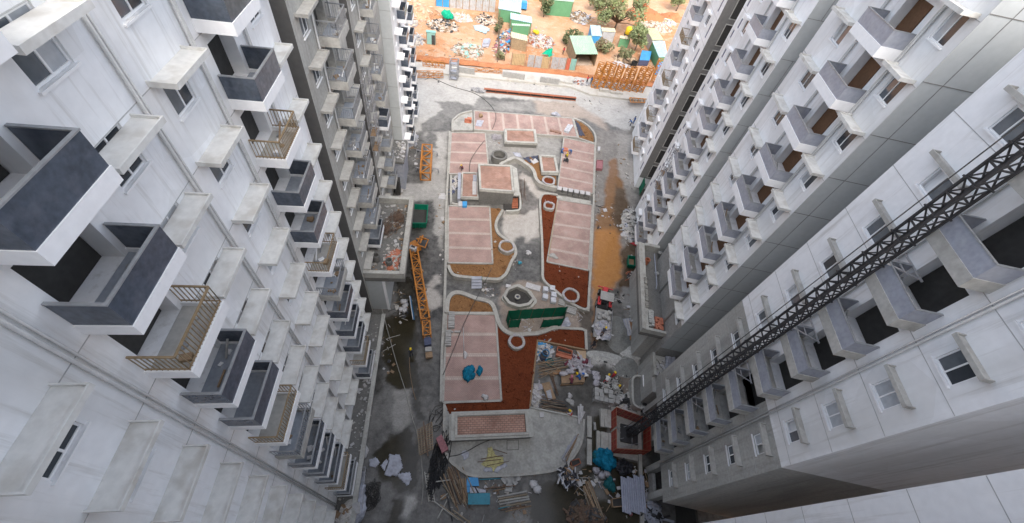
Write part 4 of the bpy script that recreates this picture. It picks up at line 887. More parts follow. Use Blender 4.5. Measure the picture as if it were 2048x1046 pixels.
M('rubble', (0.40, 0.38, 0.35), 0.95, 0.5, 1.5, 9.0)
M('skin', (0.16, 0.085, 0.055), 0.6, 0.1, 2.0, 6.0)
M('hair', (0.012, 0.01, 0.01), 0.6, 0.1, 2.0, 6.0)
M('cloth_dark', (0.05, 0.05, 0.06), 0.9, 0.25, 3.0, 9.0); M('cloth_blue', (0.03, 0.09, 0.24), 0.9, 0.25, 3.0, 9.0); M('cloth_red', (0.48, 0.05, 0.06), 0.9, 0.2, 3.0, 9.0)
M('cloth_white', (0.62, 0.60, 0.60), 0.9, 0.2, 3.0, 9.0); M('cloth_maroon', (0.13, 0.03, 0.045), 0.9, 0.2, 3.0, 9.0); M('cloth_yellow', (0.50, 0.38, 0.03), 0.9, 0.2, 3.0, 9.0); M('cloth_brown', (0.16, 0.10, 0.07), 0.9, 0.2, 3.0, 9.0)
M('helmet_yellow', (0.70, 0.48, 0.015), 0.35, 0.08, 2.0, 5.0); M('helmet_blue', (0.03, 0.12, 0.42), 0.35, 0.08, 2.0, 5.0); M('helmet_pink', (0.45, 0.14, 0.20), 0.4, 0.08, 2.0, 5.0)

def beam_set(par, name, segs, wd, mat, kind=None):
    mb = MB()
    for p, q in segs: mb.beam(p, q, wd)
    return mb.build(name, mat, par, kind=kind)
def lattice(label, cat, name, A, B, wd, ht, n, mat, brace=0.06, chord=0.12, up=(0, 0, 1), group=None, zig=True, par=None):
    """four chords and their bracing between A and B (centre of the lower face)"""
    A, B = Vector(A), Vector(B); d = (B - A).normalized(); up = Vector(up); x = d.cross(up).normalized(); y = x.cross(d).normalized()
    t = par or thing(name, label, cat, tuple(A), 0, group)
    cs = [(-wd / 2, 0), (wd / 2, 0), (wd / 2, ht), (-wd / 2, ht)]
    for a, b in cs: MB().beam(A + x * a + y * b, B + x * a + y * b, chord).build('chord', mat, t)
    seg = []
    for i in range(n + 1):
        p = lerp(A, B, i / n)
        for k in range(4):
            a, b = cs[k], cs[(k + 1) % 4]; seg.append((p + x * a[0] + y * a[1], p + x * b[0] + y * b[1]))
            if i < n and zig:
                q = lerp(A, B, (i + 1) / n); u, v = (a, b) if (i + k) % 2 else (b, a); seg.append((p + x * u[0] + y * u[1], q + x * v[0] + y * v[1]))
    beam_set(t, 'bracing', seg, brace, mat, kind='stuff')
    return t
def tube_thing(name, label, cat, pts, r, mat, n=6, sm=6, group=None, kind=None):
    return MB().tube(smooth_path(pts, sm) if sm else pts, r, n).build(name, mat, label=label, cat=cat, group=group, kind=kind, smooth=True)
def crumple_sheet(name, label, cat, poly, z, mat, amp=0.08, n=14, seed=1, group=None, thick=0.015):
    """a flexible sheet lying on the ground: subdivided, rumpled, with thickness"""
    P = GP(poly, z); mnx, mxx = min(p.x for p in P), max(p.x for p in P); mny, mxy = min(p.y for p in P), max(p.y for p in P)
    def inside(x, y):
        c_ = False; j = len(P) - 1
        for i in range(len(P)):
            if (P[i].y > y) != (P[j].y > y) and x < (P[j].x - P[i].x) * (y - P[i].y) / (P[j].y - P[i].y + 1e-9) + P[i].x: c_ = not c_
            j = i
        return c_
    vs = {}; V = []; F = []
    def vid(i, j):
        if (i, j) not in vs:
            x = mnx + (mxx - mnx) * i / n; y = mny + (mxy - mny) * j / n; k = noise.noise(Vector((x * 1.4 + seed, y * 1.4, seed))) + 0.6 * noise.noise(Vector((x * 3.7, y * 3.7 + seed, seed)))
            vs[(i, j)] = len(V); V.append((x + 0.05 * k, y - 0.05 * k, z + 0.02 + amp * abs(k) * 1.6))
        return vs[(i, j)]
    for i in range(n):
        for j in range(n):
            if inside(mnx + (mxx - mnx) * (i + 0.5) / n, mny + (mxy - mny) * (j + 0.5) / n): F.append((vid(i, j), vid(i + 1, j), vid(i + 1, j + 1), vid(i, j + 1)))
    o = MB().add(V, F).build(name, mat, label=label, cat=cat, group=group, smooth=True)
    so_ = o.modifiers.new('thickness', 'SOLIDIFY'); so_.thickness = thick
    return o
def bundle(name, label, cat, c_, rads, mat, count=5, seed=1, jit=0.3, group=None, sub=3):
    """soft heap made of overlapping rumpled lobes"""
    rr = random.Random(seed); mb = MB()
    for i in range(count):
        a = 2 * math.pi * i / count + rr.random(); k = 0.0 if i == 0 else 0.6
        mb.blob((c_.x + math.cos(a) * rads[0] * k, c_.y + math.sin(a) * rads[1] * k, c_.z + rads[2] * 0.35), (rads[0] * (0.75 - 0.2 * (i > 0)) , rads[1] * (0.75 - 0.2 * (i > 0)), rads[2] * (0.6 + 0.4 * rr.random())), sub, jit, seed + i, flat=-rads[2] * 0.33, sc=2.2)
    return mb.build(name, mat, label=label, cat=cat, group=group, smooth=True)
def heap(name, label, cat, c_, rx, ry, h, mats, count, size, seed=1, rot=0.0, mound='rubble', kind='stuff'):
    """a mound covered in loose pieces nobody could count"""
    rr = random.Random(seed); mb = MB(); n = 18; V = []; F = []
    def hgt(x, y):
        r_ = math.hypot(x, y); return max(0.0, 1 - r_ ** 1.5) * (0.75 + 0.5 * noise.noise(Vector((x * 2 + seed, y * 2, seed))))
    cr, sr = math.cos(rot), math.sin(rot)
    def pos(x, y): return (c_.x + x * rx * cr - y * ry * sr, c_.y + x * rx * sr + y * ry * cr)
    for i in range(n + 1):
        for j in range(n + 1):
            x, y = -1 + 2 * i / n, -1 + 2 * j / n; m_ = max(abs(x), abs(y)); r_ = math.hypot(x, y)
            if r_ > 1e-6: x, y = x * m_ / r_, y * m_ / r_
            px, py = pos(x, y); V.append((px, py, c_.z + 0.004 + h * hgt(x, y)))
    for i in range(n):
        for j in range(n): k = i * (n + 1) + j; F.append((k, k + n + 1, k + n + 2, k + 1))
    mb.add(V, F)
    for _ in range(count):
        a, q = rr.random() * 6.283, math.sqrt(rr.random()) * 1.08; x, y = math.cos(a) * q, math.sin(a) * q; px, py = pos(x, y)
        s_ = size * (0.4 + rr.random() ** 2 * 1.6); mb.cm = 1 + rr.randrange(len(mats))
        ty_p = rr.random(); pz = c_.z + h * hgt(x, y)
        if ty_p < .3: mb.cbox((px, py, pz + .06), (s_ * 2.4, s_ * .22, s_ * .12), rr.random() * 6.28, rr.uniform(-.2, .2), rr.uniform(-.35, .35))
        elif ty_p < .55:
            a_ = rr.random() * 6.28; ca, sa = math.cos(a_), math.sin(a_); l_, w_ = s_ * .7, s_ * .45
            mb.add([(px + dx * ca - dy * sa, py + dx * sa + dy * ca, pz + dz) for dx, dy, dz in ((-l_, -w_ * .5, 0), (0, -w_, 0), (l_, -w_ * .6, 0), (l_ * 1.05, w_ * .5, 0), (0, w_, 0), (-l_, w_ * .6, 0), (-l_ * .6, -w_ * .2, s_ * .32), (l_ * .5, -w_ * .25, s_ * .4), (l_ * .55, w_ * .3, s_ * .3), (-l_ * .5, w_ * .3, s_ * .36))], [(0, 1, 7, 6), (1, 2, 7), (2, 3, 8, 7), (3, 4, 8), (4, 5, 9), (5, 0, 6, 9), (4, 9, 8), (6, 7, 8, 9)])
        else: mb.cbox((px, py, pz + s_ * 0.1), (s_, s_ * (0.3 + 0.6 * rr.random()), s_ * (0.12 + 0.35 * rr.random())), rr.random() * 6.28, rr.uniform(-.6, .6), rr.uniform(-.6, .6))
    return mb.build(name, [mound] + mats, label=label, cat=cat, kind=kind)
def scatter(name, label, areas, mats, count, size, seed, z=0.0, sticks=0.3):
    """litter: small scraps strewn over an area"""
    rr = random.Random(seed); mb = MB()
    for _ in range(count):
        (x0, y0), (x1, y1), wd = areas[rr.randrange(len(areas))]; t = rr.random(); g0 = G(x0 + (x1 - x0) * t + rr.gauss(0, wd), y0 + (y1 - y0) * t + rr.gauss(0, wd), z)
        mb.cm = rr.randrange(len(mats)); s_ = size * (0.35 + 1.5 * rr.random() ** 3)
        if rr.random() < sticks: mb.cbox((g0.x, g0.y, z + 0.04), (s_ * 3.5, 0.05, 0.04), rr.random() * 6.28, 0, rr.uniform(-.05, .05))
        else: mb.cbox((g0.x, g0.y, z + s_ * 0.15 + 0.01), (s_, s_ * (0.4 + 0.6 * rr.random()), s_ * 0.25), rr.random() * 6.28, rr.uniform(-.3, .3), rr.uniform(-.3, .3))
    return mb.build(name, mats, label=label, cat='litter', kind='stuff')
def poles(name, label, cat, ends, r, mat, jit=0.0, seed=1, nm='pole', z=0.08):
    rr = random.Random(seed); c_ = G(*ends[0][0]); t = thing(name, label, cat, (c_.x, c_.y, 0)); pile = 0
    for i, (p, q) in enumerate(ends):
        a, b = G(*p), G(*q); a.z = z + rr.random() * 0.35; b.z = z + rr.random() * 0.35
        MB().tube([a, b], r * (0.8 + 0.4 * rr.random()), 6).build(nm, mat if isinstance(mat, str) else mat[i % len(mat)], t)
    return t
def spread(p0, p1, q0, q1, n, jit, seed):
    rr = random.Random(seed); out = []
    for i in range(n):
        t = i / max(1, n - 1); out.append(((p0[0] + (p1[0] - p0[0]) * t + rr.gauss(0, jit), p0[1] + (p1[1] - p0[1]) * t + rr.gauss(0, jit)), (q0[0] + (q1[0] - q0[0]) * t + rr.gauss(0, jit), q0[1] + (q1[1] - q0[1]) * t + rr.gauss(0, jit))))
    return out
def stack(name, label, cat, px, py, rot, nx, ny, nz, sz, mat, z0=0.0, gap=0.03, seed=1, drop=0.0, at=None, tname=None):
    """bricks, blocks, boards in a stack: each piece a part that shares one mesh"""
    rr = random.Random(seed); c_ = at if at is not None else G(px, py, z0); me = MB().cbox((0, 0, sz[2] / 2), (sz[0] - gap, sz[1] - gap, sz[2] - 0.004)).mesh(name, mat)
    t = thing(tname or name + '_stack', label, cat, (c_.x, c_.y, z0), rot)
    for k in range(nz):
        for i in range(nx):
            for j in range(ny):
                if rr.random() < drop * (k + 1) / nz: continue
                o = inst(name, me, t, ((i - (nx - 1) / 2) * sz[0] + rr.gauss(0, 0.015), (j - (ny - 1) / 2) * sz[1] + rr.gauss(0, 0.015), k * sz[2]), rr.gauss(0, 0.03))
    return t
SACK = {}
def sack_mesh(mat, sz=(0.75, 0.45, 0.2)):
    if (mat, sz) not in SACK: SACK[(mat, sz)] = MB().blob((0, 0, sz[2] / 2), (sz[0] / 2, sz[1] / 2, sz[2] / 2), 3, 0.3, 3, sc=2.6).mesh('sack', mat, True)
    return SACK[(mat, sz)]
def sacks(label, group, spots, mat, sz=(0.75, 0.45, 0.2), z=0.0, cat='sack', name='sack'):
    for i, (px, py, rz_, dz) in enumerate(spots):
        c_ = G(px, py, z + dz); o = bpy.data.objects.new(name, sack_mesh(mat, sz)); COL.objects.link(o); o.location = (c_.x, c_.y, z + dz); o.rotation_euler = (0, 0, rz_)
        setp(o, label if isinstance(label, str) else label[i], cat, group)

# ---------------------------------------------------------------- people
POSES = {  # joint positions, metres, facing +Y: pelvis chest neck head, (shoulder elbow wrist) x2, (hip knee ankle toe) x2
 'stand': dict(pel=(0, 0, .92), chest=(0, .02, 1.28), neck=(0, .02, 1.45), head=(0, .05, 1.6), sl=(-.19, 0, 1.38), el=(-.26, .04, 1.1), wl=(-.22, .2, .92), sr=(.19, 0, 1.38), er=(.27, .06, 1.12), wr=(.2, .24, .98), hl=(-.1, 0, .88), kl=(-.11, .03, .48), al=(-.12, 0, .07), tl=(-.13, .15, .04), hr=(.1, 0, .88), kr=(.12, .05, .48), ar=(.13, 0, .07), tr=(.15, .15, .04)),
 'bend': dict(pel=(0, -.12, .86), chest=(0, .2, 1.08), neck=(0, .36, 1.14), head=(0, .5, 1.14), sl=(-.19, .28, 1.06), el=(-.24, .4, .8), wl=(-.16, .52, .58), sr=(.19, .28, 1.06), er=(.24, .42, .82), wr=(.16, .55, .6), hl=(-.1, -.1, .84), kl=(-.12, .04, .46), al=(-.14, -.08, .07), tl=(-.15, .08, .04), hr=(.1, -.1, .84), kr=(.13, .06, .46), ar=(.15, -.02, .07), tr=(.16, .14, .04)),
 'squat': dict(pel=(0, -.1, .32), chest=(0, .05, .66), neck=(0, .12, .82), head=(0, .2, .95), sl=(-.19, .08, .76), el=(-.26, .26, .56), wl=(-.14, .42, .4), sr=(.19, .08, .76), er=(.26, .26, .54), wr=(.14, .44, .38), hl=(-.1, -.06, .32), kl=(-.2, .28, .5), al=(-.16, .1, .07), tl=(-.18, .26, .04), hr=(.1, -.06, .32), kr=(.2, .28, .5), ar=(.16, .1, .07), tr=(.18, .26, .04)),
 'sit': dict(pel=(0, 0, .5), chest=(0, .06, .86), neck=(0, .1, 1.03), head=(0, .17, 1.17), sl=(-.19, .06, .96), el=(-.25, .2, .72), wl=(-.14, .38, .66), sr=(.19, .06, .96), er=(.25, .2, .72), wr=(.14, .4, .68), hl=(-.1, .04, .48), kl=(-.13, .42, .5), al=(-.13, .4, .08), tl=(-.14, .56, .05), hr=(.1, .04, .48), kr=(.13, .42, .5), ar=(.13, .36, .08), tr=(.14, .52, .05))}
PBODY = {}
def person_mesh(pose, shirt, pants):
    key = (pose, shirt, pants)
    if key in PBODY: return PBODY[key]
    J = {k: Vector(v) for k, v in POSES[pose].items()}
    V = []; E = []; Rr = []; ty = []
    def add(p, r_, par=None, seg='s'):
        V.append(p); Rr.append(r_); 
        if par is not None: E.append((par, len(V) - 1)); ty.append((V[par], p, seg))
        return len(V) - 1
    pe = add(J['pel'], .15); ch = add(J['chest'], .165, pe, 's'); nk = add(J['neck'], .06, ch, 's'); hd = add(J['head'], .095, nk, 'h'); add(J['head'] + (J['head'] - J['neck']).normalized() * .09, .075, hd, 'h')
    nose = add(J['head'] + Vector((0, .1, -.01)), .03, hd, 'h')
    for s_ in 'lr':
        sh = add(J['s' + s_], .075, ch, 's'); el = add(J['e' + s_], .048, sh, 's'); wr = add(J['w' + s_], .033, el, 'k')
        d = (J['w' + s_] - J['e' + s_]).normalized(); pm = add(J['w' + s_] + d * .07, .034, wr, 'k'); sx = 1 if s_ == 'l' else -1; side = d.cross(Vector((0, 0, 1))).normalized()
        for k in range(4):
            f1 = add(J['w' + s_] + d * (.13 - .008 * abs(k - 1)) + side * ((k - 1.5) * .022), .011, pm, 'k'); add(V[f1] + d * .03 + Vector((0, 0, -.025)), .008, f1, 'k')
        add(J['w' + s_] + d * .06 + side * sx * .06, .011, wr, 'k')
        hp = add(J['h' + s_], .1, pe, 'p'); kn = add(J['k' + s_], .065, hp, 'p'); an = add(J['a' + s_], .045, kn, 'p'); add(J['t' + s_], .04, an, 'f')
    me = bpy.data.meshes.new('body'); me.from_pydata(V, E, []); o = bpy.data.objects.new('body_tmp', me); COL.objects.link(o)
    mod = o.modifiers.new('skin', 'SKIN'); mod.use_smooth_shade = True
    for i, sv in enumerate(me.skin_vertices[0].data): sv.radius = (Rr[i], Rr[i] * (0.72 if i in (0, 1) else 1.0)); sv.use_root = (i == 0)
    sb = o.modifiers.new('sub', 'SUBSURF'); sb.levels = 1
    dg = bpy.context.evaluated_depsgraph_get(); ev = o.evaluated_get(dg); nm = bpy.data.meshes.new_from_object(ev); nm.name = 'body'
    COL.objects.unlink(o); bpy.data.objects.remove(o)
    nm.materials.clear()
    for mm in (shirt, pants, 'skin', 'cloth_dark'): nm.materials.append(MATS[mm])
    mp = {'s': 0, 'p': 1, 'k': 2, 'h': 2, 'f': 3}
    for p in nm.polygons:
        c_ = p.center; best = (9e9, 's')
        for a, b, sg in ty:
            ab = b - a; t = max(0, min(1, (c_ - a).dot(ab) / max(ab.dot(ab), 1e-9))); dd = (c_ - a - ab * t).length
            if dd < best[0]: best = (dd, sg)
        p.material_index = mp[best[1]]; p.use_smooth = True
    PBODY[key] = (nm, J); return PBODY[key]
def person(label, px, py, rz_, pose='stand', shirt='cloth_white', pants='cloth_dark', hat='helmet_yellow', z=0.0, vest=None):
    nm, J = person_mesh(pose, shirt, pants); g0 = G(px, py, z)
    t = thing('person', label, 'person', (g0.x, g0.y, z), rz_)
    inst('body', nm, t)
    hd = J['head']; mb = MB(); n = 14
    for k in range(4):
        ph = k / 3 * math.pi / 2 * 0.98; r_ = .128 * math.cos(ph)
        for i in range(n): mb.v.append((hd.x + r_ * math.cos(2 * math.pi * i / n), hd.y + r_ * 1.12 * math.sin(2 * math.pi * i / n), hd.z + .045 + .115 * math.sin(ph)))
    for k in range(3):
        for i in range(n): mb.f.append((k * n + i, k * n + (i + 1) % n, (k + 1) * n + (i + 1) % n, (k + 1) * n + i)); mb.mi.append(0)
    mb.f.append(tuple(3 * n + i for i in range(n))); mb.mi.append(0)
    if hat and hat.startswith('helmet'): mb.cbox((hd.x, hd.y + .14, hd.z + .05), (.2, .1, .015))
    inst('helmet' if hat and hat.startswith('helmet') else 'hair', mb.mesh('helmet', hat or 'hair', True), t)
    if vest:
        c_ = J['chest']; p_ = J['pel']; ax = (c_ - p_).normalized(); vb = MB(); prof = [(0.05, .175), (.2, .185), (.38, .19), (.5, .165)]; L = (c_ - p_).length + .12; m_ = 12
        sx = Vector((1, 0, 0)); sy = ax.cross(sx) * -1
        for f_, r_ in prof:
            for i in range(m_): a = 2 * math.pi * i / m_; q = p_ + ax * (L * f_ * 2 * .98 * .5 * 2) * .98 + sx * math.cos(a) * r_ * 1.1 + sy * math.sin(a) * r_ * .85; vb.v.append(tuple(q))
        for k in range(3):
            for i in range(m_): vb.f.append((k * m_ + i, k * m_ + (i + 1) % m_, (k + 1) * m_ + (i + 1) % m_, (k + 1) * m_ + i)); vb.mi.append(0)
        inst('vest', vb.mesh('vest', vest, True), t)
    return t

# ================================================================ LEFT LANE AND NEAR END
# lying crane jib
jb = lattice('long orange lattice crane jib lying along the left lane', 'crane part', 'crane_jib', G(828, 505, 0.4), G(851.5, 645, 0.4), 0.95, 1.0, 9, 'orange_steel', 0.09, 0.16)
lattice(None, None, None, G(852.5, 648, 0.4), G(854.5, 676, 0.4), 0.85, 0.8, 2, 'orange_steel', 0.08, 0.14, par=jb)
e0, e1 = G(855, 679, 0.5), G(858.5, 716, 0.5)
MB().beam(lerp(e0, e1, 0.0) + Vector((0, 0, .2)), lerp(e0, e1, 0.4) + Vector((0, 0, .2)), 0.75, 0.7).build('tip_box', 'navy_steel', jb); MB().beam(lerp(e0, e1, 0.45), lerp(e0, e1, 0.68), 0.7, 0.5).build('tip_weight', 'cement_grey', jb); MB().beam(lerp(e0, e1, 0.72), lerp(e0, e1, 1.0), 0.75, 0.4).build('tip_weight', 'timber', jb)
MB().beam(G(822, 487, 0.8), G(834, 501, 0.8), 1.3, 0.7).build('root_block', 'orange_steel', jb); c_ = G(826, 497, 1.4); MB().cbox((c_.x, c_.y, 1.4), (0.9, 0.6, 0.5), -0.2).build('winch_box', 'sheet_white', jb); MB().cbox((c_.x, c_.y + .1, 1.68), (0.5, 0.25, 0.1), -0.2).build('winch_hatch', 'inside_dark', jb)
for k in (0.28, 0.55, 0.85):
    p = lerp(G(828, 505, 0.2), G(851.5, 645, 0.2), k); MB().beam(p - Vector((.8, 0, 0)), p + Vector((.8, 0.1, 0)), 0.25, 0.38).build('packing_timber', 'timber', jb)
MB().beam(G(847.8, 602, 1.45), G(855, 601.5, 1.45), 0.22, 0.2).build('splice_bar', 'orange_steel', jb)
tf = lattice('upright orange crane turret frame at the far end of the lying jib', 'crane part', 'crane_turret', G(842, 492, 0.05), G(842, 492, 1.9), 1.1, 1.1, 2, 'orange_steel', 0.09, 0.14, up=(0, 1, 0))
MB().tube([G(840, 486, 1.9), G(846, 470, 2.6)], 0.12, 8).build('stub_mast', 'orange_steel', tf); MB().beam(G(833, 478, 1.1), G(852, 478, 1.1), 0.2).build('cross_bar', 'orange_steel', tf)
# standing mast section further up the lane
ms = lattice('orange crane mast section lying beside grey trestles on the upper left lane', 'crane part', 'crane_mast_section', G(851, 360, 0.15), G(855, 303, 0.15), 1.5, 1.4, 4, 'orange_steel', 0.12, 0.2)
for px, py in ((839, 310), (869, 312), (838, 345), (871, 346)):
    g0 = G(px, py); tr = MB(); tr.beam(g0 + Vector((-.5, 0, .9)), g0 + Vector((.5, 0, .9)), .1); tr.beam(g0 + Vector((-.5, -.25, 0)), g0 + Vector((-.4, 0, .9)), .07); tr.beam(g0 + Vector((.5, -.25, 0)), g0 + Vector((.4, 0, .9)), .07); tr.beam(g0 + Vector((-.5, .25, 0)), g0 + Vector((-.4, 0, .9)), .07); tr.beam(g0 + Vector((.5, .25, 0)), g0 + Vector((.4, 0, .9)), .07)
    tr.build('trestle', 'grey_steel', ms)
def skip(label, quad, z, mat, fill, name='skip'):
    q = GP(quad, z); cen = sum(q, Vector()) / 4; t = thing(name, label, 'skip', (cen.x, cen.y, 0)); inn = [p + (cen - p).normalized() * 0.12 for p in q]
    for i in range(4):
        a, b = q[i], q[(i + 1) % 4]; c0, c1 = cen + (a - cen) * 0.88, cen + (b - cen) * 0.88
        w_ = MB(); w_.add([(c0.x, c0.y, .12), (c1.x, c1.y, .12), (b.x, b.y, z), (a.x, a.y, z)], [(0, 1, 2, 3)]); o = w_.build('side', mat, t); s2 = o.modifiers.new('t', 'SOLIDIFY'); s2.thickness = 0.06; s2.offset = 0
    MB().ribbon(q, 0.12, z - 0.1, z + 0.02, True).build('rim', mat, t); MB().prism([cen + (p - cen) * 0.9 for p in q], 0.1, z * 0.35).build('contents', fill, t)
    for k in (0.25, 0.5, 0.75):
        a, b = lerp(q[3], q[2], k), lerp(q[3], q[2], k); MB().beam((a.x, a.y - 0.04, 0.15), (a.x, a.y - 0.04, z - 0.1), 0.08).build('rib', mat, t)
    return t
skip('dark green open skip beside the left podium corner', [(824, 408), (856, 410), (853, 446), (822, 446)], 1.3, 'green_paint', 'inside_dark')
b_ = thing('leaning_sheet', 'tall blue steel panel leaning beside the orange jib', 'steel sheet', tuple(G(822, 615)))
MB().add([G(821, 592, 0.05), G(829, 640, 0.05), G(826, 639, 1.2), G(819, 592, 1.2)], [(0, 1, 2, 3)]).build('sheet', 'sheet_blue', b_).modifiers.new('t', 'SOLIDIFY').thickness = 0.05
MB().beam(G(819, 592, 1.2), G(826, 639, 1.2), 0.08).build('edge_rail', 'sheet_white', b_)
person('worker in dark clothes and yellow helmet walking through the left lane puddle', 823, 712, 0.4, 'stand', 'cloth_dark', 'cloth_dark')
sacks('crumpled white sack lying by the left podium column', 'white sacks by the left podium column', [(808, 604, 0.4, 0), (811, 612, 1.2, 0), (804, 620, 0.2, 0), (809, 620, 2.0, 0.02)], 'sheet_white', (0.9, 0.6, 0.35))
tube_thing('hose', 'pale rope running down the left lane to the rebar mat', 'rope', [G(*p, 0.05) for p in ((764, 618), (775, 660), (790, 715), (804, 760), (812, 785), (824, 834), (832, 859), (838, 890), (843, 925), (846, 975), (843, 1010))], 0.035, 'cable_pale')
tube_thing('hose', 'thin brown hose lying across the muddy part of the left lane', 'hose', [G(*p, 0.05) for p in ((819, 715), (820, 745), (826, 780), (832, 800))], 0.03, 'timber')
tube_thing('cable', 'long dark cable stretched diagonally across the lower left paved panel', 'cable', [G(*p, 0.62) for p in ((984, 535), (962, 580), (945, 612), (926, 652), (905, 704), (886, 750))], 0.035, 'cable')
tube_thing('hose', 'black hose curving from the far edge over the far paved panel', 'hose', [G(*p, z) for p, z in (((850, 148), .05), ((902, 172), .05), ((945, 185), .05), ((970, 200), .05), ((987, 218), .3), ((992, 236), .52), ((985, 258), .52))], 0.05, 'cable')
tube_thing('hose', 'dark hose wandering across the upper left paved panel', 'hose', [G(*p, 0.52) for p in ((969, 281), (953, 301), (941, 322), (939, 343))], 0.05, 'cable')
# wet plastic sheets
crumple_sheet('plastic_sheet', 'largest wet grey plastic sheet lying in the near left puddle', 'plastic sheet', [(779, 908), (800, 910), (806, 935), (792, 953), (768, 950), (777, 925)], 0.03, 'sheet_grey', 0.05, 18, 2)
crumple_sheet('plastic_sheet', 'small rounded grey sheet left of the largest wet sheet', 'plastic sheet', [(739, 920), (752, 915), (760, 926), (750, 935), (738, 932)], 0.03, 'sheet_grey', 0.05, 12, 5)
crumple_sheet('plastic_sheet', 'narrow grey sheet under the left edge of the largest wet sheet', 'plastic sheet', [(761, 932), (772, 918), (777, 922), (769, 941)], 0.01, 'sheet_grey', 0.03, 10, 8)
crumple_sheet('plastic_sheet', 'bluish wet sheet nearest the camera side of the near left puddle', 'plastic sheet', [(794, 948), (820, 944), (824, 958), (815, 972), (800, 958)], 0.03, 'sheet_grey', 0.06, 12, 11)
# rebar mat on trestles
rm = thing('rebar_mat', 'brown mat of crossed bars standing in the near left lane', 'rebar mat', tuple(G(850, 880)))
a, b, c2, d2 = G(835, 860, 0.5), G(864, 845, 0.5), G(866, 898, 0.5), G(839, 910, 0.5)
for i in range(12):
    t_ = i / 11; MB().beam(lerp(a, d2, t_), lerp(b, c2, t_) + Vector((0, 0, 0.1)), 0.07).build('bar', 'timber', rm)
for i in range(6):
    t_ = i / 5; MB().beam(lerp(a, b, t_) + Vector((0, 0, .08)), lerp(d2, c2, t_) + Vector((0, 0, .08)), 0.08).build('bar', 'bamboo', rm)
MB().beam(G(847, 843, 0.65), G(856, 912, 0.65), 0.12).build('pole', 'rebar', rm)
# pink box, wire tangle
pb = thing('steel_box', 'pink ribbed steel box at the near left corner of the island', 'box', tuple(G(884, 895)))
q = GP([(872, 877), (883, 869), (897, 898), (884, 906)], 0.9); MB().prism(q, 0.1, 0.88).build('box', 'pink_steel', pb); MB().prism(q, 0.882, 0.95).build('lid', 'pink_steel', pb)
for k in (0.2, 0.4, 0.6, 0.8): MB().beam(lerp(q[0], q[3], k) + Vector((0, 0, .06)), lerp(q[1], q[2], k) + Vector((0, 0, .06)), 0.07, 0.04).build('rib', 'pink_steel', pb)
def tangle(name, label, cat, c_, rx, ry, h, n, r, mat, seed, turns=1):
    rr = random.Random(seed); mb = MB()
    for i in range(n):
        a0 = rr.random() * 6.28; pts = []
        for k in range(7):
            a = a0 + k * 0.55 * turns + rr.gauss(0, .2); q = rr.random() ** .6; pts.append((c_.x + math.cos(a) * rx * q, c_.y + math.sin(a) * ry * q, c_.z + 0.04 + rr.random() * h))
        mb.tube(smooth_path(pts, 3), r, 4)
    return mb.build(name, mat, label=label, cat=cat, kind='stuff')
tangle('wire_tangle', 'dark wire tangle beside the trough on the near left', 'wire', G(742, 990), 1.0, 1.3, 0.4, 34, 0.02, 'cable', 4)
tangle('wire_tangle', 'long tangle of dark bars beside the pink box', 'wire', G(878, 925), 0.9, 3.0, 0.5, 40, 0.03, 'dark_steel', 9, 0.6)
tangle('wire_tangle', 'thin dark coil of wire above the pink box', 'wire', G(873, 838), 0.9, 1.6, 0.1, 5, 0.03, 'cable', 12, 1.6)
poles('pole_pile', 'loose brown poles fanned out below the island corner', 'poles', spread((893, 940), (912, 935), (915, 1000), (938, 1000), 12, 2.5, 3) + spread((885, 960), (900, 950), (905, 1015), (925, 1012), 7, 4, 5), 0.045, ['bamboo', 'timber', 'rebar'], seed=2)
poles('pole_pile', 'tight bundle of thin canes left of the blue trays', 'poles', spread((915, 960), (931, 957), (924, 1006), (934, 1008), 13, 1.0, 7), 0.045, ['bamboo', 'timber'], seed=4)
poles('pole_pile', 'long scattered grey poles crossing at the near left foreground', 'poles', [((870, 965), (901, 961)), ((886, 971), (918, 1009)), ((862, 946), (863, 1003)), ((870, 1005), (917, 1040)), ((880, 1010), (928, 1046)), ((895, 995), (905, 1043)), ((875, 1038), (900, 990)), ((925, 935), (953, 997)), ((940, 958), (958, 990)), ((880, 1000), (898, 985)), ((905, 1020), (940, 1046))], 0.055, ['kerb_concrete', 'bamboo', 'dark_steel'], seed=6)
lad = thing('ladder', 'pale wooden ladder lying beside the scattered grey poles', 'ladder', tuple(G(860, 975)))
la, lb = G(855, 945, .1), G(864, 1005, .1); lx = Vector((0.28, 0, 0))
for s_ in (-1, 1): MB().beam(la + lx * s_, lb + lx * s_, 0.09).build('rail', 'kerb_concrete', lad)
for i in range(11): p = lerp(la, lb, (i + .5) / 11); MB().beam(p - lx, p + lx, 0.06).build('rung', 'kerb_concrete', lad)
# trays, boards, stones
def tray(label, quad, z, mat, name='steel_tray'):
    q = GP(quad, z); cen = sum(q, Vector()) / 4; t = thing(name, label, 'tray', (cen.x, cen.y, 0)); MB().prism(q, z - 0.1, z).build('deck', mat, t)
    for k in (0.2, 0.5, 0.8): MB().beam(lerp(q[0], q[1], k) + Vector((0, 0, .015)), lerp(q[3], q[2], k) + Vector((0, 0, .015)), 0.05, 0.03).build('rib', mat, t)
    for p in q: r_ = cen + (p - cen) * .9; MB().beam((r_.x, r_.y, 0), (r_.x, r_.y, z - 0.1), 0.1).build('foot', 'rebar', t)
    return t
tray('flat cyan steel deck lying in the near foreground', [(936, 987), (980, 986), (980, 1009), (936, 1009)], 0.55, 'sheet_cyan')
tray('lighter blue sheet under sticks behind the cyan deck', [(934, 955), (956, 954), (958, 972), (933, 972)], 0.35, 'sheet_blue')
tray('narrow blue strip sheet left of the cyan deck', [(931, 972), (940, 972), (939, 985), (933, 985)], 0.25, 'sheet_blue')
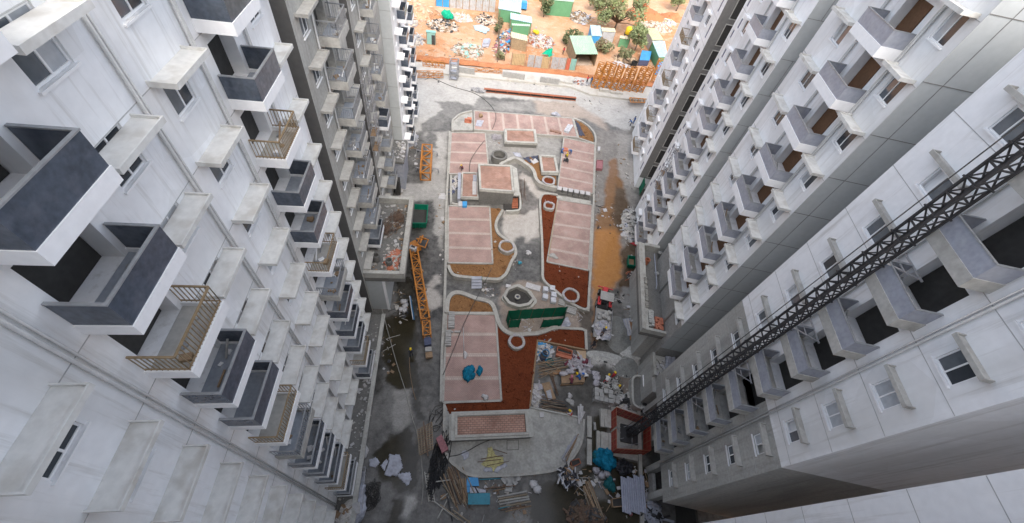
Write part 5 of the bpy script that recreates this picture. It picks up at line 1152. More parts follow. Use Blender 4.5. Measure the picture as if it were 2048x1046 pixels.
MB().prism(GP([(940, 973), (972, 980), (972, 985), (940, 986)], .3), .2, .3).build('steel_plate', 'sheet_grey', label='dull grey plate between the blue sheets', cat='plate')
poles('board_stack', 'grey boards laid side by side right of the cyan deck', 'boards', [((994, 995), (1052, 984)), ((996, 999), (1054, 989)), ((997, 1004), (1056, 994)), ((998, 1009), (1058, 999)), ((1000, 1015), (1060, 1004))], 0.09, ['cement_grey', 'bamboo', 'kerb_concrete'], nm='board', seed=8)
poles('pole_pile', 'cyan rod with brown rods right of the cyan deck', 'rods', [((996, 1018), (1030, 1010)), ((1000, 1021), (1050, 1012)), ((1010, 1024), (1062, 1012)), ((958, 960), (1003, 957)), ((970, 978), (1030, 972)), ((985, 983), (1020, 975))], 0.05, ['sheet_cyan', 'rebar', 'timber'], seed=9)
rr = random.Random(5)
KS = MB().cbox((0, 0, .14), (.62, .42, .28)).mesh('kerb_stone', 'cement_grey')
for i, (px, py) in enumerate(((1007, 951), (1017, 952), (1027, 954), (1008, 961), (1017, 962), (1028, 964), (1018, 972), (1017, 979), (1033, 958))):
    o = bpy.data.objects.new('kerb_stone', KS); COL.objects.link(o); o.location = G(px, py); o.rotation_euler = (0, 0, rr.gauss(0, .3)); setp(o, 'loose grey kerb stone outside the near end of the island', 'kerb stone', 'loose kerb stones outside the island')
# yellow cloth with rods, small sheets on the apron
yc = crumple_sheet('cloth', 'crumpled yellow cloth weighed down with rods on the apron', 'cloth', [(975, 896), (984, 895), (990, 910), (1006, 914), (1008, 928), (993, 934), (987, 944), (982, 934), (970, 934), (962, 928), (974, 918)], 0.32, 'yellow_cloth', 0.2, 26, 3)
poles('rod_set', 'dark rods lying across the yellow cloth', 'rods', [((961, 921), (1004, 915)), ((954, 927), (1000, 922)), ((972, 935), (1016, 926)), ((985, 901), (1012, 911))], 0.035, 'rebar', nm='rod', z=0.6)
crumple_sheet('plastic_sheet', 'pale blue sheet poking out below the yellow cloth', 'plastic sheet', [(968, 934), (982, 936), (1010, 926), (1014, 930), (995, 945), (968, 944)], 0.31, 'sheet_grey', 0.02, 14, 4)
crumple_sheet('plastic_sheet', 'angular grey sheet on the apron below the long red box', 'plastic sheet', [(921, 908), (931, 899), (938, 906), (937, 914), (928, 920), (925, 912)], 0.31, 'sheet_grey', 0.02, 12, 6)
fr_ = thing('ground_hatch', 'dark square outline of a hatch on the apron', 'hatch', tuple(G(1025, 890)))
MB().ribbon(GP([(1014, 881), (1037, 880), (1037, 899), (1014, 900)], .31), 0.06, .3, .315, True).build('frame', 'dark_concrete', fr_); MB().prism(GP([(1014, 881), (1037, 880), (1037, 899), (1014, 900)], .306), .3, .306).build('cover', 'apron_concrete', fr_)
tube_thing('cable', 'dark cable trailing from the pink box over the apron', 'cable', [G(*p, .33) for p in ((897, 913), (915, 910), (935, 902), (960, 888), (980, 880))], 0.04, 'cable')
# trough frame with tarpaulin near the left wing
tg = thing('trough', 'long steel framed trough lined with grey sheet beside the left plinth', 'trough', tuple(G(718, 980)))
q = GP([(716, 934), (731, 934), (724, 1028), (706, 1030)], .8)
for i in range(4): MB().beam(q[i], q[(i + 1) % 4], .07).build('top_rail', 'grey_steel', tg)
for i in range(7):
    for aa, bb in ((q[0], q[3]), (q[1], q[2])): p = lerp(aa, bb, i / 6); MB().beam((p.x, p.y, 0), p, .06).build('post', 'grey_steel', tg)
for i in range(3): MB().beam(lerp(q[0], q[1], (i + .5) / 3), lerp(q[3], q[2], (i + .5) / 3), .04).build('rail', 'grey_steel', tg)
MB().prism([lerp(q[0], q[2], .08), lerp(q[1], q[3], .08), lerp(q[2], q[0], .04), lerp(q[3], q[1], .04)], .25, .4).build('lining', 'sheet_grey', tg)
bundle('tarpaulin', 'dull blue folded tarpaulin in the near end of the trough', 'tarpaulin', G(716, 1010, .4), (.8, 1.5, .5), 'sheet_grey', 4, 4, .25)
# on the lower left panel
bundle('net_bundle', 'larger crumpled blue net bundle on the lower left paved panel', 'net', G(938, 747, .44), (.62, .85, .55), 'net_blue', 6, 2, .25)
bundle('net_bundle', 'smaller crumpled blue net bundle on the lower left paved panel', 'net', G(960, 742, .44), (.34, .55, .4), 'net_blue', 4, 7, .25)
tube_thing('pole', 'thin white pole lying on the lower left paved panel', 'pole', [G(926.5, 655, .47), G(928, 705, .47)], 0.04, 'sheet_white', sm=0)
bundle('sack', 'small white bag at the end of the white pole', 'sack', G(931, 710, .44), (.3, .45, .25), 'sheet_white', 3, 3, .2, sub=2)
bundle('sack', 'torn white bag near the bottom edge of the lower left panel', 'sack', G(971, 795, .44), (.4, .35, .25), 'sheet_white', 3, 5, .25, sub=2)
stack('kerb_block', 'upper stack of concrete kerb blocks on the left panel edge', 'block stack', 903, 642, LA, 1, 9, 2, (.75, .24, .22), 'cement_grey', .43, .04, 1, .15)
stack('kerb_block', 'lower stack of concrete kerb blocks on the left panel edge', 'block stack', 897, 678, LA, 1, 9, 2, (.65, .22, .22), 'cement_grey', .43, .04, 2, .15)
stack('kerb_block', 'pair of kerb blocks between the two block stacks on the left panel', 'block stack', 908, 665, LA, 2, 1, 1, (.8, .3, .25), 'cement_grey', .43, .1, 3)
# blue step platform
sp = thing('step_platform', 'grey blue steel steps against the middle left planter', 'steps', tuple(G(953, 565)))
for i in range(4):
    z = 0.75 - 0.18 * i; q = GP([(944, 553 + 6.2 * i), (963, 552.5 + 6.2 * i), (963, 558 + 6.2 * i), (943.5, 558.5 + 6.2 * i)], z); MB().prism(q, z - .05, z).build('tread', 'panel_grey', sp)
for px in (943.5, 963): MB().beam(G(px, 553, .7), G(px, 577, .1), .06, .12).build('stringer', 'panel_grey', sp)
MB().beam(G(964, 552, .75), G(964, 560, .62), .06, .1).build('stringer_edge', 'green_net', sp)
# rubbish on the left podium roof
Z6 = 6.56
tangle('rebar_heap', 'tangled rebar heap on the left podium roof', 'rebar', LN(32.2, -7.2, Z6), 1.1, 2.2, .6, 40, .025, 'rebar', 3, .4)
heap('brick_heap', 'heap of loose red bricks on the left podium roof', 'heap', LN(27.0, -6.6, Z6), .75, 1.4, .5, ['brick_red', 'brick_red', 'rubble'], 130, .3, 4, mound='brick_red')
for (u_, n_), lb_ in (((26.9, -8.3), 'concrete pipe ring standing near the wall on the left podium roof'), ((26.3, -6.9), 'concrete pipe ring standing among the bricks on the left podium roof')):
    p = LN(u_, n_, Z6); MB().pipe(p, p + Vector((0, 0, 1.0)), .36, .25, 16).build('pipe_ring', 'dark_concrete', label=lb_, cat='pipe')
def scatter_lp(name, label, u0, u1, n0, n1, z, mats, count, size, seed):
    r_ = random.Random(seed); mb = MB()
    for _ in range(count):
        p = LN(r_.uniform(u0, u1), r_.uniform(n0, n1), z); mb.cm = r_.randrange(len(mats)); s_ = size * (.3 + 1.4 * r_.random() ** 2)
        mb.cbox((p.x, p.y, z + s_ * .15), (s_, s_ * .6, s_ * .25), r_.random() * 6.28, r_.uniform(-.3, .3), r_.uniform(-.3, .3))
    mb.build(name, mats, label=label, cat='litter', kind='stuff')
scatter_lp('litter', 'scraps strewn over the left podium roof', 25.3, 35.4, -9.1, -5.8, Z6, ['rubble', 'sheet_white', 'timber', 'cement_grey'], 130, .3, 4)
scatter_lp('litter', 'pale rubble strewn along the left plinth', 0, 22, -9.1, -8.0, 1.16, ['rubble', 'sheet_white', 'cement_grey'], 150, .25, 5)
scatter_lp('litter', 'rubble on the small porch roof', 45.6, 49.8, -9.2, -7.6, 5.36, ['rubble', 'sheet_white', 'cement_grey'], 60, .35, 6)
heap('rubbish_heap', 'rubbish heap of pale sacks at the near end of the left plinth', 'heap', LN(3.0, -8.5, 1.16), .9, 2.2, .5, ['sheet_white', 'rubble', 'timber'], 60, .4, 8)
scatter('litter', 'scraps strewn along the near left lane', [((740, 700), (725, 900), 8), ((760, 650), (770, 760), 12), ((800, 580), (808, 640), 8), ((700, 850), (690, 1040), 10)], ['sheet_white', 'rubble', 'dark_steel', 'timber'], 150, .3, 11)
scatter('litter', 'scraps strewn around the near end of the island', [((870, 880), (940, 1040), 18), ((960, 960), (1060, 1030), 16), ((900, 900), (1060, 940), 9)], ['sheet_white', 'rubble', 'timber', 'rebar', 'cement_grey'], 240, .26, 12)
scatter('litter', 'scraps along the upper left lane by the blank end wall', [((820, 260), (830, 330), 6), ((805, 350), (800, 395), 4), ((880, 380), (885, 560), 5)], ['sheet_white', 'rubble', 'dark_steel', 'timber'], 90, .3, 13)
heap('rubbish_heap', 'tangle of grey pipes and sheets at the foot of the blank end wall', 'heap', G(822, 282), .9, 2.2, .5, ['sheet_grey', 'grey_steel', 'sheet_white'], 70, .5, 14)
MB().prism(GP([(878, 387), (888, 386), (896, 391), (892, 399), (877, 397)], .05), .01, .06).build('plastic_sheet', 'sheet_white', label='white sheet on the ground left of the rounded pit rim', cat='plastic sheet')
bundle('sack', 'white sack near the left plinth edge', 'sack', G(706, 853, .0), (.45, .5, .4), 'sheet_white', 3, 9, .25, sub=2)
bundle('sack', 'white sack beside the plinth next to the wet sheets', 'sack', G(729, 903, 0), (.55, .6, .4), 'sheet_white', 4, 12, .25, sub=2)
# ================================================================ CENTRE AND RIGHT-HAND LANE
M('red_mesh', (0.36, 0.05, 0.035), 0.75, 0.35, 2.0, 12.0, alpha=0.7)
M('plywood', (0.33, 0.19, 0.10), 0.8, 0.25, 1.5, 6.0)
M('gravel_white', (0.38, 0.38, 0.36), 0.95, 0.5, 2.0, 9.0)
M('tyre', (0.02, 0.02, 0.02), 0.85, 0.2, 2.0, 8.0)
M('bark_twig', (0.12, 0.085, 0.06), 0.9, 0.3, 2.0, 8.0)
# fountain surroundings
stack('paving_slab', 'white slab stack right of the fountain basin', 'slab stack', 1065.5, 575, -.05, 2, 1, 2, (.98, .85, .12), 'sheet_white', 0)
stack('paving_slab', 'small pale slab stack behind the fountain basin', 'slab stack', 1016, 574, .1, 1, 1, 2, (.7, .5, .15), 'sheet_white', 0)
for i, (px, py, ro, lb_) in enumerate(((1090, 582, .1, 'upper left'), (1103, 580, .05, 'upper right'), (1106, 593, .1, 'middle right'), (1089, 597, -.05, 'lower left'), (1105, 604, .1, 'lower right'))):
    stack('tile', 'stack of grey tiles between fountain and red soil, %s of five' % lb_, 'tile stack', px, py, ro, 1, 2, 4, (.68, .36, .15), 'tile_stack', 0, .02, i)
stack('plank', 'pallet of grey planks beside the green screen', 'plank stack', 1140, 622, -.12, 1, 5, 3, (1.5, .2, .12), 'cement_grey', 0)
stack('plank', 'short stack of grey planks behind the green screen', 'plank stack', 1123, 606, -.1, 1, 4, 2, (.9, .22, .12), 'cement_grey', 0)
crumple_sheet('tarpaulin', 'crumpled blue grey tarpaulin by the right end of the green screen', 'tarpaulin', [(1122, 640), (1134, 634), (1142, 648), (1138, 655), (1116, 655)], .05, 'sheet_grey', .2, 14, 5)
# six white topped stone benches
for i in range(6):
    px, py = 1119 + 11.4 * i, 376 + 2.1 * i; g0 = G(px, py, .9); t = thing('stone_bench', 'white topped concrete bench, %s from the left in the row between the right panels' % ('first', 'second', 'third', 'fourth', 'fifth', 'last')[i], 'bench', (g0.x, g0.y, 0), R(2), 'row of stone benches')
    MB().box(-.36, .36, -.4, .4, .82, .92).build('top', 'sheet_white', t, world=False); MB().box(-.4, .4, -.5, .5, 0, .3).build('base', 'dark_concrete', t, world=False); MB().box(-.34, .34, -.38, .38, .3, .82).build('body', 'dark_concrete', t, world=False)
MB().prism(GP([(1113, 390), (1182, 402), (1181, 409), (1113, 396)], .3), .0, .3).build('bench_plinth', 'concrete', label='pale plinth strip in front of the row of stone benches', cat='plinth')
# rubbish in the pit, doors, pipes
heap('rubbish_heap', 'sacks and scrap in the littered pit', 'heap', G(909, 370, .2), .5, 2.2, .35, ['sheet_white', 'dark_steel', 'navy_steel', 'rubble'], 70, .35, 3)
MB().prism(GP([(945, 363), (953, 363), (953, 389), (945, 389)], 1.15), 1.1, 1.2).build('door_leaf', 'sheet_white', label='white door leaf lying on the low annex', cat='door')
MB().prism(GP([(946, 350), (953, 350), (953, 362), (946, 362)], 1.12), 1.07, 1.16).build('door_leaf', 'panel_grey', label='grey board lying on the low annex above the white door', cat='board')
MB().prism(GP([(925, 402), (934, 402), (934, 411), (925, 411)], .9), .1, .85).build('drum_box', 'sheet_blue', label='bright blue box at the corner of the low annex', cat='box')
MB().prism(GP([(917, 402), (924.5, 402), (924.5, 411), (917, 411)], .85), .1, .8).build('drum_box', 'sheet_white', label='white box next to the bright blue box', cat='box')
person('worker in maroon shirt and yellow helmet at the upper left paved panel', 925, 340, 2.0, 'squat', 'cloth_maroon', 'cloth_dark', z=.42)
person('worker in blue sitting on the right far panel edge', 1121, 309, -1.4, 'sit', 'cloth_blue', 'cloth_blue', 'helmet_blue', z=.1)
person('worker in blue bending over the machine on the right far panel', 1140, 309, 2.6, 'bend', 'cloth_blue', 'cloth_blue', 'helmet_blue', z=.42)
person('worker in yellow vest squatting at the machine on the right far panel', 1133, 316, 0.3, 'squat', 'cloth_yellow', 'cloth_dark', z=.42)
cu = thing('stone_cutter', 'dark paver cutting machine beside the squatting worker', 'machine', tuple(G(1131, 324, .42)))
g0 = G(1131, 324, .42); MB().cbox((g0.x, g0.y, .85), (.9, .6, .12)).build('table', 'dark_steel', cu); MB().cbox((g0.x + .1, g0.y + .05, 1.05), (.35, .3, .3)).build('motor', 'dark_steel', cu)
for sx in (-.4, .4):
    for sy in (-.25, .25): MB().beam((g0.x + sx, g0.y + sy, .42), (g0.x + sx * .9, g0.y + sy * .9, .8), .06).build('leg', 'dark_steel', cu)
stack('paver', 'stack of pink pavers on the right far panel', 'paver stack', 1131, 300, .1, 3, 3, 2, (.3, .3, .12), 'brick_red', .43)
stack('paver', 'row of pale tile packs at the right end of the far panel', 'tile stack', 1137, 258, -.25, 2, 6, 2, (.5, .5, .2), 'tile_stack', .43, .06, 2, .2)
stack('paver', 'low pink paver pile at the lower edge of the far panel', 'paver stack', 1111, 264, -.05, 5, 2, 2, (.45, .3, .14), 'pavers_red', .43)
stack('brick', 'orange brick pile on the pale far left corner of the island', 'brick stack', 936, 244, .1, 3, 3, 4, (.4, .25, .2), 'brick_red', .25, .02, 5, .25)
MB().prism(GP([(954, 240), (968, 241), (962, 253), (951, 251)], .5), .44, .5).build('board', 'sheet_grey', label='pale blue board on the far paved panel', cat='board')
bundle('bag', 'orange bag on the far paved panel beside the blue board', 'bag', G(962, 233, .44), (.45, .45, .5), 'timber', 3, 6, .2, sub=2)
bundle('bag', 'pale blue bundle at the upper kerb of the far panel', 'bag', G(1112, 231, .1), (.9, .5, .5), 'sheet_grey', 4, 8, .25, sub=2)
tangle('wire_tangle', 'white plastic and wire tangle below the far paved panel', 'wire', G(993, 276), 1.0, .9, .4, 26, .03, 'plastic_white', 5)
crumple_sheet('tarpaulin', 'dark blue plastic in the small planter beside the S shaped wall', 'plastic sheet', [(1046, 316), (1076, 311), (1077, 322), (1060, 326)], .36, 'tarp_navy', .06, 12, 3)
crumple_sheet('tarpaulin', 'white sheet over brown soil beside the small pink box', 'plastic sheet', [(1060, 319), (1072, 317), (1078, 324), (1066, 328)], .42, 'sheet_white', .06, 10, 4)
crumple_sheet('tarpaulin', 'dark plastic lining in the far right corner planter', 'plastic sheet', [(1150, 242), (1156, 245), (1170, 272), (1158, 272)], .36, 'tarp_navy', .06, 12, 7)
crumple_sheet('plastic_sheet', 'pale blue sheet beside the well ring', 'plastic sheet', [(1025, 305), (1040, 306), (1044, 315), (1030, 312)], .03, 'sheet_grey', .04, 10, 8)
poles('pole_pile', 'thin bent rods standing beside the stair well', 'rods', [((1044, 378), (1041, 410)), ((1050, 365), (1044, 412)), ((1047, 385), (1052, 405)), ((1042, 360), (1040, 400)), ((1048, 360), (1050, 398))], .035, 'rebar', seed=3)
bundle('bag', 'small cyan bag on the path beside the round tree ring', 'bag', G(1040, 526, 0), (.35, .3, .2), 'sheet_cyan', 3, 6, .2, sub=2)
bundle('bag', 'white rag on the wet path by the right planter', 'bag', G(1058, 506, 0), (.5, .4, .15), 'sheet_white', 3, 8, .25, sub=2)
MB().tube([G(1115, 404, .6), G(1104, 470, .6), G(1097, 518, .6)], .06, 6).build('pipe', 'timber_pale', label='brown pipe along the left edge of the right panel', cat='pipe')
bundle('bag', 'grey heap of mortar on the right panel near corner', 'mortar', G(1106, 513, .43), (.7, .45, .22), 'cement_grey', 4, 8, .2, sub=2)
scatter('litter', 'scraps strewn along the paths inside the island', [((1000, 540), (1040, 520), 5), ((960, 570), (985, 590), 6), ((1050, 640), (1060, 655), 6), ((980, 285), (1010, 300), 8), ((1150, 640), (1175, 610), 4), ((1105, 410), (1098, 510), 3)], ['sheet_white', 'rubble', 'timber', 'plastic_white'], 150, .22, 21)
# ---------------------------------------------------------------- storage yard
ty_ = thing('timber_edging', 'brown timber edging boards round the littered storage yard', 'edging', tuple(G(1110, 750)))
for p, q in (((1075.5, 679), (1060, 814)), ((1076, 680), (1172, 699)), ((1060, 814), (1158, 834))): MB().ribbon(GP([p, q], .45), .16, 0, .45).build('board', 'timber' if p[0] != 1060 else 'concrete', ty_)
def openbox(name, label, cat, quad, z, mat, inner='inside_dark', zin=.3):
    q = GP(quad, z); cen = sum(q, Vector()) / 4; t = thing(name, label, cat, (cen.x, cen.y, 0))
    for i in range(4): MB().ribbon([q[i], q[(i + 1) % 4]], .07, .05, z).build('side', mat, t)
    MB().prism([cen + (p - cen) * .97 for p in q], .04, zin).build('bottom', inner, t); return t
openbox('mixing_box', 'pinkish brown open trough box in the storage yard', 'box', [(1116, 692), (1145, 701), (1144, 710), (1115, 702)], .8, 'brick_red', 'inside_dark')
MB().prism(GP([(1114, 704), (1144, 713), (1143, 719), (1112, 710)], .5), .05, .5).build('plank', 'brick_red', label='pinkish brown board in front of the trough box', cat='board')
MB().prism(GP([(1153, 700), (1172, 702), (1172, 724), (1157, 720)], .25), .15, .25).build('plywood_sheet', 'timber_pale', label='pale plywood sheet at the upper right of the storage yard', cat='board')
MB().prism(GP([(1083, 767), (1099, 763), (1112, 797), (1096, 801)], .2), .1, .2).build('plywood_sheet', 'timber', label='brown plywood plank on the left of the storage yard', cat='board')
MB().prism(GP([(1092, 782), (1101, 779), (1105, 799), (1097, 800)], .26), .21, .26).build('steel_plate', 'grey_steel', label='grey steel plate lying on the brown plywood plank', cat='plate')
MB().prism(GP([(1105, 741), (1121, 740), (1121, 748), (1105, 749)], .2), .1, .2).build('plywood_sheet', 'plywood', label='small brown board left of the work table', cat='board')
poles('rebar_pile', 'fan of brown poles across the middle of the storage yard', 'poles', spread((1074, 735), (1078, 754), (1136, 718), (1124, 745), 11, 3, 5) + spread((1075, 727), (1080, 745), (1125, 732), (1110, 752), 6, 3, 15), .05, ['bamboo', 'timber', 'rebar'], seed=5)
poles('rebar_pile', 'dense pile of dark bars at the lower edge of the storage yard', 'poles', spread((1080, 800), (1084, 818), (1128, 806), (1132, 826), 16, 2.5, 6), .045, ['rebar', 'dark_steel', 'bamboo'], seed=6)
poles('rebar_pile', 'few long bars beside the brown plywood plank', 'poles', spread((1098, 745), (1102, 744), (1112, 785), (1117, 792), 5, 2, 8), .04, 'rebar', seed=7)
def drum(label, px, py, mat, r=.3, h=.9, top='inside_dark', z=0):
    g0 = G(px, py, z); t = thing('drum', label, 'drum', (g0.x, g0.y, z)); MB().pipe((g0.x, g0.y, z), (g0.x, g0.y, z + h), r, .08, 14).build('barrel', mat, t)
    for k in (.33, .66): MB().pipe((g0.x, g0.y, z + h * k - .02), (g0.x, g0.y, z + h * k + .02), r * 1.05, .05, 14).build('hoop', mat, t)
    MB().tube([(g0.x, g0.y, z + .02), (g0.x, g0.y, z + h * .6)], r * .9, 14).build('contents', top, t); return t
drum('blue drum with dark mouth in the storage yard', 1090, 709, 'sheet_blue', .42, .6); drum('dark drum lying among scrap in the storage yard', 1085, 716, 'navy_steel', .4, .7); drum('teal tub in the storage yard', 1099, 726, 'net_teal', .45, .4, 'net_teal')
heap('rubbish_heap', 'grey scrap heap at the upper left of the storage yard', 'heap', G(1088, 698), 1.0, 1.3, .4, ['sheet_white', 'navy_steel', 'cement_grey', 'sheet_blue'], 90, .35, 9)
heap('rubbish_heap', 'pale plastic scrap at the lower left of the storage yard', 'heap', G(1073, 790), .6, 1.3, .3, ['sheet_white', 'plastic_white', 'rubble'], 50, .35, 10)
wt = thing('work_table', 'heaped brown work bench where workers gather', 'table', tuple(G(1146, 762)))
q = GP([(1122, 742), (1171, 742), (1169, 764), (1123, 767)], .8); MB().prism(q, .72, .8).build('top', 'timber', wt); cen = sum(q, Vector()) / 4
for p in q: r_ = cen + (p - cen) * .93; MB().beam((r_.x, r_.y, 0), (r_.x, r_.y, .72), .12).build('leg', 'timber', wt)
MB().beam(q[3] + Vector((0, 0, -.5)), q[2] + Vector((0, 0, -.5)), .1, .25).build('apron_board', 'timber', wt)
sacks(['rolled white sheet bundle on the work bench, %s' % s_ for s_ in ('left end', 'beside the maroon worker', 'right end', 'far edge', 'near the far edge right')], 'sheets heaped on the work bench', [(1127, 748, .3, .8), (1140, 744, .1, .8), (1166, 746, 1.2, .8), (1148, 740, .2, .8), (1158, 741, 2, .8)], 'plastic_white', (1.1, .5, .35))
heap('rubbish_heap', 'torn white sacks heaped behind the work bench', 'heap', G(1155, 726), 1.5, .9, .5, ['sheet_white', 'plastic_white', 'cloth_maroon', 'plastic_white'], 110, .45, 11, mound='plastic_white')
person('worker in maroon standing at the near side of the work bench', 1139, 770, 0.1, 'bend', 'cloth_maroon', 'cloth_dark', 'helmet_pink')
person('worker in brown sitting at the far side of the work bench', 1149, 745, 3.1, 'sit', 'cloth_brown', 'cloth_dark', None, z=.3)
person('worker in blue with yellow helmet at the near right of the work bench', 1155, 762, 0.8, 'bend', 'cloth_blue', 'cloth_blue', 'helmet_yellow')
person('worker in white with blue helmet at the right end of the work bench', 1170, 757, 1.6, 'bend', 'cloth_white', 'cloth_brown', 'helmet_blue')
person('worker in red and white squatting at the lower edge of the storage yard', 1139, 830, 1.0, 'squat', 'cloth_white', 'cloth_red', z=.0, vest='cloth_red')
for i, (p, q) in enumerate((((1157, 812), (1158, 848)), ((1161, 808), (1162, 842)), ((1169, 823), (1160, 842)), ((1165, 812), (1163, 838)))):
    a, b = G(*p, .75), G(*q, .4); MB().pipe(a, b, .11, .15, 10).build('plastic_pipe', 'sheet_white', label='white plastic pipe leaning at the right corner of the storage yard', cat='pipe', group='white pipes at the storage yard corner')
poles('rod_set', 'grey and blue rods with a panel along the curved near kerb', 'rods', spread((1150, 876), (1154, 872), (1120, 922), (1130, 925), 6, 1.2, 5), .05, ['panel_grey', 'grey_steel', 'timber'], nm='rod', z=.35)
MB().prism(GP([(1136, 890), (1143, 889), (1137, 905), (1130, 903)], .5), .45, .5).build('board', 'panel_grey', label='pale blue board among the rods at the near kerb', cat='board')
MB().prism(GP([(1079, 825), (1087, 824), (1088, 834), (1080, 835)], .45), .31, .45).build('carton', 'sheet_white', label='white carton on the apron right of the long red box', cat='box')
bundle('bag', 'white lump on the muddy patch of the storage yard', 'bag', G(1140, 793, 0), (.35, .35, .3), 'sheet_white', 3, 9, .2, sub=2)
bundle('bag', 'grey mortar lump below the white lump', 'bag', G(1142, 804, 0), (.6, .4, .2), 'cement_grey', 3, 10, .3, sub=2)
# ---------------------------------------------------------------- tractor and trailer
def wheel(par, c_, r_, wd, nm='wheel'):
    x = Vector((1, 0, 0)); o = MB(); o.tube([c_ - x * wd / 2, c_ + x * wd / 2], r_, 18); w_ = o.build(nm, 'tyre', par, world=False)
    h_ = MB(); h_.tube([c_ - x * (wd / 2 + .02), c_ + x * (wd / 2 + .02)], r_ * .5, 12); h_.build('rim', 'cement_grey', w_, world=False)
tg0 = G(1204, 606); tr = thing('tractor', 'red tractor with grey canopy parked in the right lane', 'tractor', (tg0.x, tg0.y, 0), R(-3))
MB().box(-.32, .32, .35, 1.75, .65, 1.25).build('hood', 'red_paint', tr, world=False); MB().box(-.3, .3, 1.752, 1.8, .7, 1.2).build('grille', 'dark_steel', tr, world=False); MB().box(-.5, .5, -1.0, .35, .55, .75).build('floor_deck', 'dark_steel', tr, world=False)
MB().box(-.85, .85, -1.05, .25, 2.2, 2.27).build('canopy', 'cement_grey', tr, world=False)
for sx in (-.75, .75):
    for sy in (-1, .2): MB().beam((sx, sy, .9), (sx, sy, 2.2), .06).build('canopy_post', 'dark_steel', tr, world=False)
MB().box(-.25, .25, -.75, -.3, .85, 1.0).build('seat', 'dark_steel', tr, world=False); MB().box(-.25, .25, -.82, -.75, .9, 1.35).build('seat_back', 'dark_steel', tr, world=False); MB().pipe((0, .1, 1.3), (0, .14, 1.36), .2, .2, 14).build('steering_wheel', 'dark_steel', tr, world=False)
for sx in (-.72, .72):
    MB().box(sx - .2, sx + .2, -1.3, -.1, 1.32, 1.4).build('mudguard', 'red_paint', tr, world=False); wheel(tr, Vector((sx, -.7, .66)), .66, .36); wheel(tr, Vector((sx * .85, 1.35, .4)), .4, .22)
    MB().box(sx * .4 - .06, sx * .4 + .06, 1.801, 1.86, .95, 1.1).build('headlight', 'sheet_white', tr, world=False)
MB().beam((-1.0, 1.78, 1.0), (1.0, 1.78, 1.0), .1).build('front_bar', 'red_paint', tr, world=False); MB().tube([(.25, 1.0, 1.25), (.25, 1.0, 1.9)], .04, 8).build('exhaust', 'dark_steel', tr, world=False)
tl0 = G(1200, 655); tl = thing('trailer', 'grey flat trailer loaded with sacks and white sheets behind the tractor', 'trailer', (tl0.x, tl0.y, 0), R(-3))
MB().box(-1.05, 1.05, -2.1, 2.1, .95, 1.05).build('bed', 'cement_grey', tl, world=False)
for sx in (-1.06, 1.0): MB().box(sx, sx + .06, -2.1, 2.1, 1.052, 1.4).build('side_board', 'grey_steel', tl, world=False)
MB().box(-.99, .99, 2.04, 2.1, 1.052, 1.5).build('head_board', 'dark_steel', tl, world=False)
for sx in (-.8, .8):
    for sy in (-.8, .2): wheel(tl, Vector((sx, sy, .45)), .45, .25)
MB().beam((0, 2.1, .7), (0, 3.0, .6), .12).build('drawbar', 'dark_steel', tl, world=False); MB().box(-.7, .7, -2.0, 2.0, .7, .949).build('chassis', 'dark_steel', tl, world=False)
sc_ = R(-3)
rr = random.Random(4)
for i in range(11):
    lx, ly = rr.uniform(-.75, .75), rr.uniform(.55, 1.75); p = Matrix.Rotation(sc_, 4, 'Z') @ Vector((lx, ly, 0)); o = bpy.data.objects.new('cement_sack', sack_mesh('cement_grey', (.72, .5, .3))); COL.objects.link(o); o.location = (tl0.x + p.x, tl0.y + p.y, 1.06 + .24 * (i // 5)); o.rotation_euler = (0, 0, rr.random() * 3); setp(o, 'grey cement sack heaped at the front of the trailer', 'sack', 'cement sacks on the trailer')
p = Matrix.Rotation(sc_, 4, 'Z') @ Vector((0, -.85, 0)); heap('sheet_load', 'white torn sheets heaped on the rear of the trailer', 'load', Vector((tl0.x + p.x, tl0.y + p.y, 1.06)), .95, 1.15, .22, ['plastic_white', 'sheet_white', 'sheet_grey'], 120, .4, 13, mound='sheet_grey')
person('worker with yellow helmet bending over the rear of the trailer', 1202, 670, -.5, 'bend', 'cloth_dark', 'cloth_brown', z=1.06)
person('worker in pale shirt standing at the rear left corner of the trailer', 1190, 684, -.8, 'bend', 'cloth_white', 'cloth_brown', None)
person('worker in dark clothes walking behind the trailer', 1183, 696, 2.2, 'stand', 'cloth_dark', 'cloth_dark', None)
person('left worker in red and white with yellow helmet by the sand', 1209, 765, -.3, 'bend', 'cloth_white', 'cloth_red', vest='cloth_white')
person('right worker in red with yellow helmet by the sand', 1222, 757, .6, 'stand', 'cloth_red', 'cloth_red', vest='cloth_red')
person('worker in grey with yellow helmet behind the stone heap', 1236, 775, 2.5, 'squat', 'cloth_brown', 'cloth_dark')
heap('stone_heap', 'heap of grey and white stones in front of two red clad workers', 'heap', G(1224, 778), 1.15, 1.0, .6, ['gravel_white', 'dark_steel', 'cement_grey'], 200, .32, 15)
sacks(['open white sack left of the red clad workers, %s one' % s_ for s_ in ('upper', 'middle', 'lower')], 'open white sacks', [(1190, 748, .2, 0), (1193, 756, .4, 0), (1192, 766, 1.3, 0)], 'plastic_white', (1.0, .7, .25))
def sand(label, c_, rx, ry, h, rot, seed, mat='sand_grey'):
    return heap('sand_heap', label, 'heap', c_, rx, ry, h, [mat], 20, .12, seed, rot, mound=mat)
sand('pale sand spread curving right of the storage yard', G(1215, 716), 2.6, .75, .35, .0, 21, 'gravel_white'); sand('pale sand ridge beside the two red clad workers', G(1250, 733), 1.6, 1.4, .3, .4, 22)
sand('dark sand heap beside the trailer', G(1236, 668), 1.7, 2.6, .55, 0, 23); sand('pale cement spill below the plywood stack', G(1270, 705), 2.0, .9, .2, .2, 24, 'gravel_white')
